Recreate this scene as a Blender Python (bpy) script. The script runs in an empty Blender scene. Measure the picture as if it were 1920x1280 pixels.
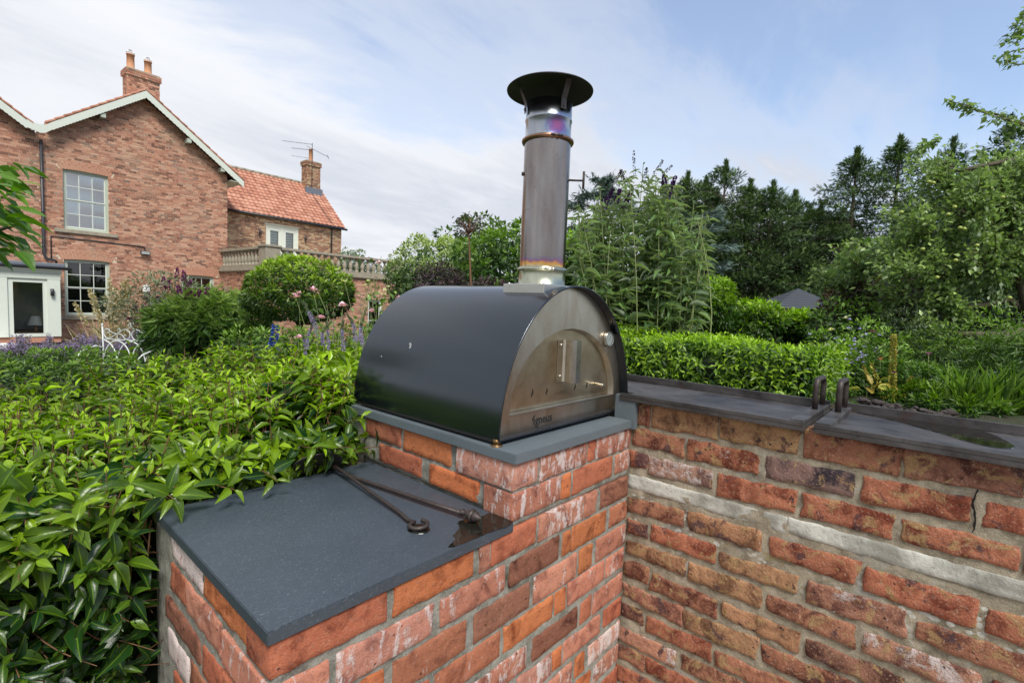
import bpy, bmesh, math, random
import numpy as np
from mathutils import Vector, Matrix, noise
from mathutils.geometry import tessellate_polygon
random.seed(7); RNG = np.random.default_rng(11)
scene = bpy.context.scene; COL = scene.collection
# ------------------------------------------------------------------ camera
EYE = 1.65; FPX = 932.65; PITCH = .0704545; ROLL = .0394282; AZ = -.8461376
_b = AZ + math.pi/2
RT = Vector((math.sin(_b), math.sin(AZ), 0)); FW = Vector((math.cos(_b), math.cos(AZ), 0)); UP = Vector((0, 0, 1))
cd = bpy.data.cameras.new('camera'); cam = bpy.data.objects.new('camera', cd); COL.objects.link(cam); scene.camera = cam
cd.sensor_width = 36; cd.lens = FPX/1920*36; cd.clip_start = .05; cd.clip_end = 2000
f_ = FW*math.cos(PITCH) - UP*math.sin(PITCH); u0 = FW*math.sin(PITCH) + UP*math.cos(PITCH)
r_ = RT*math.cos(ROLL) + u0*math.sin(ROLL); u_ = u0*math.cos(ROLL) - RT*math.sin(ROLL)
cam.matrix_world = Matrix(((r_.x, u_.x, -f_.x, 0), (r_.y, u_.y, -f_.y, 0), (r_.z, u_.z, -f_.z, EYE), (0, 0, 0, 1)))
def at(px, py, d, z=None):
    "world point seen at photo pixel (px, py), d metres ahead of the camera (z given: dropped to that height)"
    u = (px-960)/FPX; w = (py-640)/FPX
    u, w = math.cos(ROLL)*u + math.sin(ROLL)*w, -math.sin(ROLL)*u + math.cos(ROLL)*w
    y = math.cos(PITCH) - math.sin(PITCH)*w; zz = -math.sin(PITCH) - math.cos(PITCH)*w
    p = (RT*u + FW*y + UP*zz)*(d/y); p.z += EYE
    if z is not None: p.z = z
    return p
# ------------------------------------------------------------------ world, sun, exposure
SUN_EL = math.radians(52); SUN_AZ = math.radians(-118)      # direction the light comes from, angle from +X
wd = bpy.data.worlds.new('World'); scene.world = wd; wd.use_nodes = True
nt = wd.node_tree; nt.nodes.clear()
def ND(nt, t, **kw):
    n = nt.nodes.new('ShaderNode'+t)
    for k, v in kw.items():
        if k in n.inputs.keys(): n.inputs[k].default_value = v
        else: setattr(n, k, v)
    return n
def MA(nt, op, a, b=None, c=None, clamp=False):
    n = nt.nodes.new('ShaderNodeMath'); n.operation = op; n.use_clamp = clamp
    for i, v in enumerate((a, b, c)):
        if v is None: continue
        if isinstance(v, (int, float)): n.inputs[i].default_value = v
        else: nt.links.new(v, n.inputs[i])
    return n.outputs[0]
def MIX(nt, f, a, b, mode='MIX'):
    n = nt.nodes.new('ShaderNodeMix'); n.data_type = 'RGBA'; n.blend_type = mode
    for s, v in ((n.inputs[0], f), (n.inputs[6], a), (n.inputs[7], b)):
        if isinstance(v, (int, float)): s.default_value = v
        elif isinstance(v, tuple): s.default_value = (*v[:3], 1)
        else: nt.links.new(v, s)
    return n.outputs[2]
def RAMP(nt, f, stops, interp='LINEAR'):
    n = nt.nodes.new('ShaderNodeValToRGB'); n.color_ramp.interpolation = interp
    e = n.color_ramp.elements
    while len(e) < len(stops): e.new(.5)
    for i, (p, c) in enumerate(stops):
        e[i].position = p; e[i].color = (*c, 1) if isinstance(c, tuple) else (c, c, c, 1)
    nt.links.new(f, n.inputs[0]); return n.outputs[0]
def NOISE(nt, vec, scale, detail=4, rough=.55, dist=0, dims='3D'):
    n = ND(nt, 'TexNoise', noise_dimensions=dims); n.inputs['Scale'].default_value = scale
    n.inputs['Detail'].default_value = detail; n.inputs['Roughness'].default_value = rough; n.inputs['Distortion'].default_value = dist
    if vec is not None: nt.links.new(vec, n.inputs['Vector'])
    return n.outputs[0]
sky = ND(nt, 'TexSky', sky_type='NISHITA'); sky.sun_disc = False; sky.sun_elevation = SUN_EL
sky.sun_rotation = math.pi/2 - SUN_AZ; sky.air_density = 1.2; sky.dust_density = .6; sky.ozone_density = 1.5
tc = ND(nt, 'TexCoord'); sp = ND(nt, 'SeparateXYZ'); nt.links.new(tc.outputs['Generated'], sp.inputs[0])
dz = MA(nt, 'ADD', MA(nt, 'MAXIMUM', sp.outputs[2], 0.0), .22)
cb = ND(nt, 'CombineXYZ'); nt.links.new(MA(nt, 'DIVIDE', sp.outputs[0], dz), cb.inputs[0]); nt.links.new(MA(nt, 'DIVIDE', sp.outputs[1], dz), cb.inputs[1])
mp = ND(nt, 'Mapping'); nt.links.new(cb.outputs[0], mp.inputs[0]); mp.inputs['Location'].default_value = (1.7, .35, 0); mp.inputs['Rotation'].default_value = (0, 0, .55); mp.inputs['Scale'].default_value = (.5, 1.1, 1)
big = NOISE(nt, mp.outputs[0], .85, 8, .55, .35); fine = NOISE(nt, mp.outputs[0], 2.1, 9, .62, .5)
vd = ND(nt, 'VectorMath', operation='DOT_PRODUCT'); nt.links.new(tc.outputs['Generated'], vd.inputs[0]); vd.inputs[1].default_value = (.80, -.42, .42)   # clearer air on this side
cov = MA(nt, 'ADD', MA(nt, 'MULTIPLY', big, 1.15), MA(nt, 'MULTIPLY', fine, .5))
cov = MA(nt, 'SUBTRACT', cov, MA(nt, 'MULTIPLY', vd.outputs['Value'], .42))
cov = MA(nt, 'ADD', cov, MA(nt, 'MULTIPLY', MA(nt, 'SUBTRACT', .42, sp.outputs[2]), .38))
mask = RAMP(nt, cov, ((.34, .20), (.52, .55), (.66, 1.0)), 'EASE')
shade = RAMP(nt, MA(nt, 'ADD', MA(nt, 'MULTIPLY', big, .7), MA(nt, 'MULTIPLY', fine, .35)), ((.38, (6.0, 6.1, 6.35)), (.47, (5.5, 5.65, 6.0)), (.56, (4.4, 4.65, 5.2)), (.64, (5.2, 5.4, 5.85)), (.74, (6.0, 6.15, 6.4))))
skyc = MIX(nt, 1.0, sky.outputs[0], (1.08, 1.16, 1.28), 'MULTIPLY')
col = MIX(nt, mask, skyc, shade)
bg = ND(nt, 'Background'); nt.links.new(col, bg.inputs[0]); bg.inputs[1].default_value = .105
wo = ND(nt, 'OutputWorld'); nt.links.new(bg.outputs[0], wo.inputs[0])
sd = bpy.data.lights.new('sun', 'SUN'); sun = bpy.data.objects.new('sun', sd); COL.objects.link(sun)
sd.energy = 3.0; sd.angle = math.radians(20); sd.color = (1, .96, .9)
sdir = Vector((math.cos(SUN_AZ)*math.cos(SUN_EL), math.sin(SUN_AZ)*math.cos(SUN_EL), math.sin(SUN_EL)))
sun.rotation_euler = sdir.to_track_quat('Z', 'Y').to_euler(); sun.location = (0, 0, 30)
vs = scene.view_settings; vs.view_transform = 'Standard'; vs.look = 'None'; vs.exposure = .60; vs.gamma = 1; vs.use_curve_mapping = False
scene.render.engine = 'CYCLES'; scene.cycles.max_bounces = 8; scene.cycles.transparent_max_bounces = 12
# ------------------------------------------------------------------ object helpers
def tag(o, label=None, cat=None, group=None, kind=None):
    for k, v in (('label', label), ('category', cat), ('group', group), ('kind', kind)):
        if v: o[k] = v
    return o
def thing(name, loc, label, cat, group=None, rot=None):
    o = bpy.data.objects.new(name, None); COL.objects.link(o); o.empty_display_size = .1
    o.location = loc
    if rot is not None: o.rotation_euler = rot
    return tag(o, label, cat, group)
def link(name, me, m=None, parent=None, loc=None, rot=None, scale=None, color=None):
    o = bpy.data.objects.new(name, me); COL.objects.link(o)
    if m is not None and len(me.materials) == 0: me.materials.append(m)
    if parent is not None: o.parent = parent
    if loc is not None: o.location = loc
    if rot is not None: o.rotation_euler = rot
    if scale is not None: o.scale = scale
    if color is not None: o.color = color
    return o
class MB:
    "collects vertices and faces; build() links ONE mesh object (coordinates are local to the parent)"
    def __init__(s): s.v = []; s.f = []; s.sm = []
    def add(s, vs, fs, smooth=False):
        o = len(s.v); s.v += [tuple(p) for p in vs]; s.f += [tuple(o+i for i in f) for f in fs]; s.sm += [smooth]*len(fs); return s
    def box(s, a, b, bev=0):
        x0, y0, z0 = a; x1, y1, z1 = b
        if bev <= 0:
            return s.add([(x0,y0,z0),(x1,y0,z0),(x1,y1,z0),(x0,y1,z0),(x0,y0,z1),(x1,y0,z1),(x1,y1,z1),(x0,y1,z1)],
                [(0,3,2,1),(4,5,6,7),(0,1,5,4),(1,2,6,5),(2,3,7,6),(3,0,4,7)])
        bm = bmesh.new(); bmesh.ops.create_cube(bm, size=1)
        for v in bm.verts: v.co = Vector(((x0+x1)/2+v.co.x*(x1-x0), (y0+y1)/2+v.co.y*(y1-y0), (z0+z1)/2+v.co.z*(z1-z0)))
        bmesh.ops.bevel(bm, geom=bm.edges[:], offset=bev, segments=2, affect='EDGES', profile=.5)
        bm.verts.index_update(); s.add([v.co for v in bm.verts], [[v.index for v in f.verts] for f in bm.faces]); bm.free(); return s
    def tube(s, pts, r, n=8, caps=True, smooth=True):
        pts = [Vector(p) for p in pts]; rs = r if isinstance(r, (list, tuple)) else [r]*len(pts)
        V = []; prev = None
        for i, p in enumerate(pts):
            t = (pts[min(i+1, len(pts)-1)]-pts[max(i-1, 0)]).normalized()
            a = prev if prev is not None else (Vector((0,0,1)) if abs(t.z) < .9 else Vector((1,0,0)))
            a = (a - t*a.dot(t)).normalized(); prev = a; b = t.cross(a)
            for k in range(n):
                q = 2*math.pi*k/n; V.append(p + (a*math.cos(q)+b*math.sin(q))*rs[i])
        F = [(i*n+k, i*n+(k+1)%n, (i+1)*n+(k+1)%n, (i+1)*n+k) for i in range(len(pts)-1) for k in range(n)]
        s.add(V, F, smooth)
        if caps:
            o = len(s.v)-len(V); s.f += [tuple(o+k for k in range(n))[::-1], tuple(o+(len(pts)-1)*n+k for k in range(n))]; s.sm += [False, False]
        return s
    def lathe(s, prof, c=(0,0,0), n=24, axis=None, smooth=True, cap=True):
        "profile of (radius, height) about z through c (axis: Matrix 3x3 to turn it)"
        V = []
        for r, h in prof:
            for k in range(n):
                q = 2*math.pi*k/n; p = Vector((r*math.cos(q), r*math.sin(q), h))
                if axis is not None: p = axis @ p
                V.append(p+Vector(c))
        F = [(i*n+k, i*n+(k+1)%n, (i+1)*n+(k+1)%n, (i+1)*n+k) for i in range(len(prof)-1) for k in range(n)]
        s.add(V, F, smooth)
        if cap:
            o = len(s.v)-len(V); s.f += [tuple(o+k for k in range(n))[::-1], tuple(o+(len(prof)-1)*n+k for k in range(n))]; s.sm += [False, False]
        return s
    def prism(s, loops, P, d, side=True):
        "2-D loops (outer first, then holes) put in space by P(a, b, depth) and thickened from depth 0 to d"
        L = [[Vector((a, b, 0)) for a, b in lp] for lp in loops]
        flat = [v for lp in L for v in lp]; tri = tessellate_polygon(L); n = len(flat)
        V = [P(v.x, v.y, 0) for v in flat]+[P(v.x, v.y, d) for v in flat]
        F = [tuple(t) for t in tri]+[tuple(i+n for i in t)[::-1] for t in tri]; o = 0
        if side:
            for lp in L:
                m = len(lp); F += [(o+i, o+(i+1)%m, o+(i+1)%m+n, o+i+n) for i in range(m)]; o += m
        return s.add(V, F)
    def mesh(s, name):
        me = bpy.data.meshes.new(name); me.from_pydata([tuple(v) for v in s.v], [], s.f); me.update()
        me.polygons.foreach_set('use_smooth', s.sm); return me
    def build(s, name, m, parent=None, fixn=False, **kw):
        me = s.mesh(name)
        if fixn:
            bm = bmesh.new(); bm.from_mesh(me); bmesh.ops.recalc_face_normals(bm, faces=bm.faces); bm.to_mesh(me); bm.free()
        return link(name, me, m, parent, **kw)
# ------------------------------------------------------------------ materials
def newmat(name):
    m = bpy.data.materials.new(name); m.use_nodes = True; nt = m.node_tree; nt.nodes.clear()
    o = ND(nt, 'OutputMaterial'); p = ND(nt, 'BsdfPrincipled'); nt.links.new(p.outputs[0], o.inputs[0]); return m, nt, p, o
def L(nt, a, b): nt.links.new(a, b)
def setc(nt, p, key, v):
    if isinstance(v, (int, float)): p.inputs[key].default_value = v
    elif isinstance(v, tuple): p.inputs[key].default_value = (*v, 1)
    else: nt.links.new(v, p.inputs[key])
def bump(nt, p, h, dist, strength=1.0):
    b = ND(nt, 'Bump'); b.inputs['Distance'].default_value = dist; b.inputs['Strength'].default_value = strength
    nt.links.new(h, b.inputs['Height']); nt.links.new(b.outputs[0], p.inputs['Normal'])
def objvec(nt, kind='Object'): return ND(nt, 'TexCoord').outputs[kind]
def gpos(nt): return ND(nt, 'NewGeometry').outputs['Position']
def scaled(nt, v, s, off=None):
    m = ND(nt, 'Mapping'); nt.links.new(v, m.inputs[0]); m.inputs['Scale'].default_value = s
    if off is not None: nt.links.new(off, m.inputs['Location'])
    return m.outputs[0]
def plain(name, col, rough=.6, metal=0.0, var=.15, scale=30, bmp=.0, bscale=None, spec=.5, rvar=0):
    m, nt, p, o = newmat(name); v = gpos(nt)
    n = NOISE(nt, v, scale, 5, .6); k = MA(nt, 'ADD', 1-var, MA(nt, 'MULTIPLY', n, 2*var))
    c = ND(nt, 'VectorMath', operation='SCALE'); c.inputs[0].default_value = col; L(nt, k, c.inputs['Scale'])
    L(nt, c.outputs[0], p.inputs['Base Color']); p.inputs['Metallic'].default_value = metal
    p.inputs['Roughness'].default_value = rough; p.inputs['Specular IOR Level'].default_value = spec
    if name == 'black_paint': p.inputs['Specular Tint'].default_value = (.80, .90, 1.0, 1)
    if rvar: L(nt, MA(nt, 'ADD', rough-rvar/2, MA(nt, 'MULTIPLY', NOISE(nt, v, scale*.6, 4), rvar)), p.inputs['Roughness'])
    if bmp: bump(nt, p, NOISE(nt, v, bscale or scale*2, 5, .6), bmp)
    return m
def brickmat(name, kind):
    "kind 0: smooth modern bricks with lime bloom, 1: old mottled wall bricks; tint and bloom come from the object's own colour"
    m, nt, p, o = newmat(name); v = gpos(nt); oi = ND(nt, 'ObjectInfo')
    off = ND(nt, 'VectorMath', operation='SCALE'); off.inputs[0].default_value = (17, 31, 23); L(nt, oi.outputs['Random'], off.inputs['Scale'])
    w = ND(nt, 'VectorMath', operation='ADD'); L(nt, v, w.inputs[0]); L(nt, off.outputs[0], w.inputs[1]); w = w.outputs[0]
    base = oi.outputs['Color']; a = oi.outputs['Alpha']
    n1 = NOISE(nt, w, 14, 6, .62, .6); n2 = NOISE(nt, w, 55, 6, .65, .3); n3 = NOISE(nt, w, 260, 3, .7)
    dark = MIX(nt, 1.0, base, (.42, .36, .38), 'MULTIPLY'); light = MIX(nt, .30 if kind else .16, base, (.60, .30, .18))
    c = MIX(nt, RAMP(nt, n1, ((.40, 0.0), (.52, .72), (.62, 1.0)) if kind else ((.33, 0.0), (.50, .85), (.66, 1.0))), dark, light)
    if kind:
        och = MIX(nt, n3, (.34, .20, .07), (.48, .35, .18))
        c = MIX(nt, MA(nt, 'MULTIPLY', RAMP(nt, NOISE(nt, w, 17, 7, .68, 1.0), ((.55, 0.0), (.60, 1.0))), .72), c, och)
        c = MIX(nt, MA(nt, 'MULTIPLY', RAMP(nt, NOISE(nt, w, 11, 7, .68, .6), ((.58, 0.0), (.625, 1.0))), .85), c, (.085, .05, .055)); c = MIX(nt, MA(nt, 'MULTIPLY', RAMP(nt, NOISE(nt, w, 27, 6, .7, .4), ((.645, 0.0), (.66, 1.0))), .9), c, (.022, .018, .024))
    c = MIX(nt, MA(nt, 'MULTIPLY', RAMP(nt, n2, ((.30, 1.0), (.46, 0.0))), .45), c, (.07, .035, .03))
    sv = scaled(nt, w, (3, 3, 1.1) if not kind else (1, 1, 1))
    bl = MA(nt, 'ADD', MA(nt, 'MULTIPLY', NOISE(nt, sv, 10, 7, .68, .8), 1.0), MA(nt, 'MULTIPLY', NOISE(nt, w, 70, 4, .7), .28))
    thr = MA(nt, 'SUBTRACT', .96, MA(nt, 'MULTIPLY', a, .40))
    blm = MA(nt, 'MULTIPLY', MA(nt, 'SUBTRACT', bl, thr), 11, clamp=True)
    c = MIX(nt, MA(nt, 'MULTIPLY', blm, .78), c, MIX(nt, n2, (.52, .44, .42), (.72, .69, .67)))
    pit = ND(nt, 'TexVoronoi'); pit.inputs['Scale'].default_value = 42; L(nt, w, pit.inputs['Vector'])
    pm = MA(nt, 'MULTIPLY', RAMP(nt, pit.outputs['Distance'], ((.07, 1.0), (.15, 0.0))), RAMP(nt, NOISE(nt, w, 23, 2), ((.53, 0.0), (.6, 1.0))))
    c = MIX(nt, MA(nt, 'MULTIPLY', pm, .8), c, (.035, .02, .02))
    g4 = NOISE(nt, w, 480, 2, .6); c = MIX(nt, MA(nt, 'MULTIPLY', RAMP(nt, g4, ((.36, 1.0), (.47, 0.0))), .42), c, MIX(nt, 1.0, c, (.35, .3, .3), 'MULTIPLY')); c = MIX(nt, MA(nt, 'MULTIPLY', RAMP(nt, NOISE(nt, w, 150, 4, .7), ((.56, 0.0), (.66, 1.0))), .42 if kind else .18), c, (.60, .44, .33))
    L(nt, c, p.inputs['Base Color']); p.inputs['Roughness'].default_value = .9; p.inputs['Specular IOR Level'].default_value = .2
    h = MA(nt, 'ADD', MA(nt, 'MULTIPLY', n1, 1.3 if kind else .7), MA(nt, 'ADD', MA(nt, 'MULTIPLY', n2, 1.5 if kind else 1.0), MA(nt, 'MULTIPLY', n3, .7)))
    h = MA(nt, 'SUBTRACT', h, MA(nt, 'MULTIPLY', pm, 1.2))
    h = MA(nt, 'SUBTRACT', h, MA(nt, 'MULTIPLY', blm, -.25))
    bump(nt, p, h, .0065 if kind else .004)
    return m
def mortarmat(name, c0, c1, lich=0):
    m, nt, p, o = newmat(name); v = gpos(nt)
    n = NOISE(nt, v, 20, 6, .65); g = NOISE(nt, v, 420, 3, .7)
    c = MIX(nt, RAMP(nt, n, ((.36, 0.0), (.64, 1.0))), tuple(x*.8 for x in c0), tuple(min(.6, x*1.12) for x in c1)); c = MIX(nt, MA(nt, 'MULTIPLY', RAMP(nt, g, ((.34, 1.0), (.47, 0.0))), .6), c, tuple(x*.35 for x in c0)); c = MIX(nt, MA(nt, 'MULTIPLY', RAMP(nt, NOISE(nt, v, 160, 3, .7), ((.58, 0.0), (.66, 1.0))), .4), c, (.55, .52, .44)); c = MIX(nt, MA(nt, 'MULTIPLY', RAMP(nt, NOISE(nt, v, 8, 5, .65, 1), ((.56, 0.0), (.66, 1.0))), .5), c, (.42, .43, .40))
    c = MIX(nt, MA(nt, 'MULTIPLY', RAMP(nt, NOISE(nt, v, 5.5, 4, .6), ((.58, 0.0), (.72, 1.0))), .28 if lich else .75), c, (.045, .045, .022))
    if lich:
        s = ND(nt, 'SeparateXYZ'); L(nt, v, s.inputs[0])
        band = MA(nt, 'MULTIPLY', RAMP(nt, s.outputs[2], ((.78, 0.0), (.97, 1.0), (1.02, 1.0), (1.03, 0.0))), 1.0)
        vo = ND(nt, 'TexVoronoi'); vo.inputs['Scale'].default_value = 48; L(nt, scaled(nt, v, (1, 1, 1.3)), vo.inputs['Vector'])
        sp = MA(nt, 'MULTIPLY', RAMP(nt, vo.outputs['Distance'], ((.34, 1.0), (.42, 0.0))), RAMP(nt, NOISE(nt, v, 9, 3, .6), ((.44, 0.0), (.50, 1.0))))
        c = MIX(nt, MA(nt, 'MULTIPLY', MA(nt, 'MULTIPLY', sp, band), .9), c, (.72, .73, .68))
        ye = MA(nt, 'MULTIPLY', RAMP(nt, NOISE(nt, scaled(nt, v, (1, 1, 1), None), 14, 5, .7, 2), ((.58, 0.0), (.66, 1.0))), band)
        c = MIX(nt, MA(nt, 'MULTIPLY', ye, .7), c, (.42, .33, .05))
    L(nt, c, p.inputs['Base Color']); p.inputs['Roughness'].default_value = .95; p.inputs['Specular IOR Level'].default_value = .2
    bump(nt, p, MA(nt, 'ADD', n, MA(nt, 'ADD', MA(nt, 'MULTIPLY', g, .9), MA(nt, 'MULTIPLY', NOISE(nt, v, 130, 4, .7), .9))), .006); return m
def leafmat(name, old, young, rough=.42, trans=.3, back=None, vein=True, var=.5):
    m, nt, p, o = newmat(name)
    at_ = ND(nt, 'Attribute', attribute_name='tint'); t = at_.outputs['Fac']; g = ND(nt, 'NewGeometry')
    t = MA(nt, 'ADD', t, MA(nt, 'MULTIPLY', MA(nt, 'SUBTRACT', g.outputs['Random Per Island'], .5), .25), clamp=True)
    c = MIX(nt, t, old, young)
    k = MA(nt, 'ADD', 1-var/2, MA(nt, 'MULTIPLY', g.outputs['Random Per Island'], var))
    vm = ND(nt, 'VectorMath', operation='SCALE'); L(nt, c, vm.inputs[0]); L(nt, k, vm.inputs['Scale']); c = vm.outputs[0]
    n = NOISE(nt, g.outputs['Position'], 45, 3, .6)
    c = MIX(nt, MA(nt, 'MULTIPLY', MA(nt, 'MULTIPLY', RAMP(nt, NOISE(nt, g.outputs['Position'], 70, 4, .6), ((.64, 0.0), (.68, 1.0))), RAMP(nt, NOISE(nt, g.outputs['Position'], 5, 2, .5), ((.52, 0.0), (.6, 1.0)))), .8), c, (.10, .06, .02))
    c = MIX(nt, MA(nt, 'MULTIPLY', n, .35), c, MIX(nt, 1.0, c, (.5, .62, .5), 'MULTIPLY'))
    if back: c = MIX(nt, g.outputs['Backfacing'], c, back)
    rb = ND(nt, 'Attribute', attribute_name='rib').outputs['Fac']; c = MIX(nt, MA(nt, 'MULTIPLY', RAMP(nt, rb, ((0.0, .55), (.10, 0.0), (.88, 0.0), (.93, .8))), .55), c, MIX(nt, 1.0, MIX(nt, .5, c, young), (1.3, 1.35, 1.1), 'MULTIPLY'))
    L(nt, c, p.inputs['Base Color']); p.inputs['Roughness'].default_value = rough; p.inputs['Specular IOR Level'].default_value = .45
    bump(nt, p, NOISE(nt, g.outputs['Position'], 90, 3, .5), .0015, .6)
    if trans:
        tr = ND(nt, 'BsdfTranslucent'); L(nt, MIX(nt, 1.0, c, (1.25, 1.5, .5), 'MULTIPLY'), tr.inputs[0])
        mx = ND(nt, 'MixShader'); mx.inputs[0].default_value = trans; L(nt, p.outputs[0], mx.inputs[1]); L(nt, tr.outputs[0], mx.inputs[2]); L(nt, mx.outputs[0], o.inputs[0])
    return m
M = {}
M['brick_new'] = brickmat('red_brick', 0); M['brick_old'] = brickmat('old_brick', 1)
M['mortar'] = mortarmat('grey_mortar', (.25, .245, .205), (.37, .36, .31)); M['mortar_tan'] = mortarmat('sandy_mortar', (.33, .285, .205), (.47, .41, .305), 1)
def slabmat(name, c, rough, fleck):
    m, nt, p, o = newmat(name); v = gpos(nt)
    n = NOISE(nt, v, 7, 5, .6); fl = NOISE(nt, scaled(nt, v, (1, 1.6, 1)), 130, 4, .75, 1.5); f2 = NOISE(nt, v, 600, 2, .6)
    k = MIX(nt, n, tuple(x*.78 for x in c), tuple(x*1.2 for x in c))
    k = MIX(nt, MA(nt, 'MULTIPLY', RAMP(nt, fl, ((.56, 0.0), (.68, 1.0))), fleck), k, (.30, .33, .36))
    k = MIX(nt, MA(nt, 'MULTIPLY', RAMP(nt, f2, ((.35, 1.0), (.45, 0.0))), .3), k, tuple(x*.4 for x in c))
    L(nt, k, p.inputs['Base Color']); L(nt, MA(nt, 'ADD', rough-.08, MA(nt, 'MULTIPLY', n, .16)), p.inputs['Roughness'])
    p.inputs['Specular IOR Level'].default_value = .5; bump(nt, p, MA(nt, 'ADD', fl, f2), .0006); return m
M['slate'] = slabmat('dark_slate', (.046, .060, .076), .36, .30); M['slate_pale'] = slabmat('grey_stone', (.105, .130, .145), .45, .25)
M['black'] = plain('black_paint', (.0035, .0047, .0072), .20, 0, .2, 6, 0, 20, 1.0, .06)
M['black_in'] = plain('sooty_black', (.014, .013, .013), .55, 0, .3, 25)
M['iron'] = plain('forged_iron', (.052, .040, .036), .5, .45, .5, 60, .0015, 140)
def traymat():
    m, nt, p, o = newmat('weathered_steel_plate'); v = gpos(nt); n = NOISE(nt, scaled(nt, v, (1, .55, 1)), 7, 7, .68, .6); n2 = NOISE(nt, v, 45, 5, .7)
    c = MIX(nt, RAMP(nt, n, ((.35, 0.0), (.62, 1.0))), (.018, .015, .0145), (.082, .077, .076)); c = MIX(nt, MA(nt, 'MULTIPLY', RAMP(nt, NOISE(nt, v, 11, 6, .7, 1), ((.55, 0.0), (.68, 1.0))), .55), c, (.065, .028, .018))
    c = MIX(nt, MA(nt, 'MULTIPLY', RAMP(nt, n2, ((.32, 1.0), (.45, 0.0))), .5), c, (.012, .011, .012)); L(nt, c, p.inputs['Base Color']); p.inputs['Metallic'].default_value = .25
    L(nt, MA(nt, 'ADD', .30, MA(nt, 'MULTIPLY', n, .35)), p.inputs['Roughness']); bump(nt, p, n2, .0008); return m
M['dark_metal'] = traymat()
def steelmat(name, c, stain, rough=.34, sc=(1, 1, 1)):
    m, nt, p, o = newmat(name); v = objvec(nt)
    n = NOISE(nt, scaled(nt, v, sc), 9, 6, .6, .5); n2 = NOISE(nt, v, 70, 5, .7)
    k = MIX(nt, RAMP(nt, n, ((.35, 0.0), (.7, 1.0))), c, stain); k = MIX(nt, MA(nt, 'MULTIPLY', RAMP(nt, n2, ((.62, 0.0), (.72, 1.0))), .5), k, tuple(x*.4 for x in stain))
    L(nt, k, p.inputs['Base Color']); p.inputs['Metallic'].default_value = 1.0
    L(nt, MA(nt, 'ADD', rough-.06, MA(nt, 'MULTIPLY', n2, .14)), p.inputs['Roughness']); bump(nt, p, n2, .0003); return m, nt, p, k
M['steel'] = steelmat('brushed_steel', (.50, .50, .46), (.40, .37, .31), .28)[0]
M['steel_face'] = steelmat('heat_stained_steel', (.64, .61, .54), (.40, .32, .23), .35, (1, 1, .4))[0]
M['steel_door'] = steelmat('bronzed_steel_door', (.60, .52, .375), (.38, .29, .19), .33)[0]
M['galv'] = steelmat('pale_galvanised_steel', (.62, .61, .58), (.55, .53, .48), .38)[0]
# flue: steel with heat stains and temper colours
def fluemat():
    m, nt, p, k = steelmat('heat_stained_flue', (.32, .295, .28), (.17, .13, .115), .17, (1, 1, .22))
    v = objvec(nt); s = ND(nt, 'SeparateXYZ'); L(nt, v, s.inputs[0])
    # brown rust freckles, then straw / purple temper bands where the pipe leaves the oven
    k = MIX(nt, MA(nt, 'MULTIPLY', RAMP(nt, NOISE(nt, v, 40, 5, .75, 1), ((.60, 0.0), (.70, 1.0))), .55), k, (.16, .09, .065))
    z = MA(nt, 'ADD', s.outputs[2], MA(nt, 'MULTIPLY', MA(nt, 'SUBTRACT', NOISE(nt, v, 25, 3), .5), .03))
    k = MIX(nt, RAMP(nt, z, ((.070, 0.9), (.095, 0.0))), k, RAMP(nt, z, ((.060, (.62, .50, .30)), (.070, (.75, .38, .07)), (.078, (.30, .08, .22)), (.090, (.14, .12, .30)))))
    L(nt, k, p.inputs['Base Color']); return m
def collarmat():
    m, nt, p, k = steelmat('temper_coloured_steel', (.48, .50, .52), (.33, .35, .38), .22, (1, 1, .3))
    v = objvec(nt); d = ND(nt, 'VectorMath', operation='DISTANCE'); L(nt, v, d.inputs[0]); d.inputs[1].default_value = (-.035, -.065, .505)
    r = MA(nt, 'ADD', d.outputs['Value'], MA(nt, 'MULTIPLY', MA(nt, 'SUBTRACT', NOISE(nt, v, 60, 4, .7), .5), .035))
    k = MIX(nt, RAMP(nt, r, ((.022, .85), (.058, 0.0))), k, RAMP(nt, r, ((.008, (.38, .08, .28)), (.022, (.22, .09, .34)), (.036, (.14, .22, .42)), (.055, (.30, .40, .48)))))
    L(nt, k, p.inputs['Base Color']); return m
M['flue'] = fluemat(); M['collar'] = collarmat(); M['brass_steel'] = steelmat('straw_tinted_steel', (.52, .52, .40), (.40, .42, .31), .25, (1, 1, .2))[0]
M['copper_band'] = steelmat('copper_tinted_band', (.42, .24, .14), (.22, .12, .09), .35)[0]
M['white_trim'] = plain('sage_white_paint', (.60, .64, .56), .5, 0, .06, 8); M['sage'] = plain('sage_green_paint', (.40, .45, .37), .5, 0, .06, 8)
M['white'] = plain('white_paint', (.78, .79, .76), .5, 0, .05, 8); M['white_metal'] = plain('white_painted_iron', (.66, .70, .69), .5, 0, .12, 30)
M['stone'] = plain('weathered_stone', (.30, .265, .20), .9, 0, .45, 7, .01, 40); M['lead'] = plain('lead_sheet', (.16, .18, .21), .45, .2, .2, 9)
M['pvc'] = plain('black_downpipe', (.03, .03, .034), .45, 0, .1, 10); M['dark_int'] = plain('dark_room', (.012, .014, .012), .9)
M['terracotta'] = plain('terracotta_pot', (.50, .25, .13), .85, 0, .3, 20, .003, 60)
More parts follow.
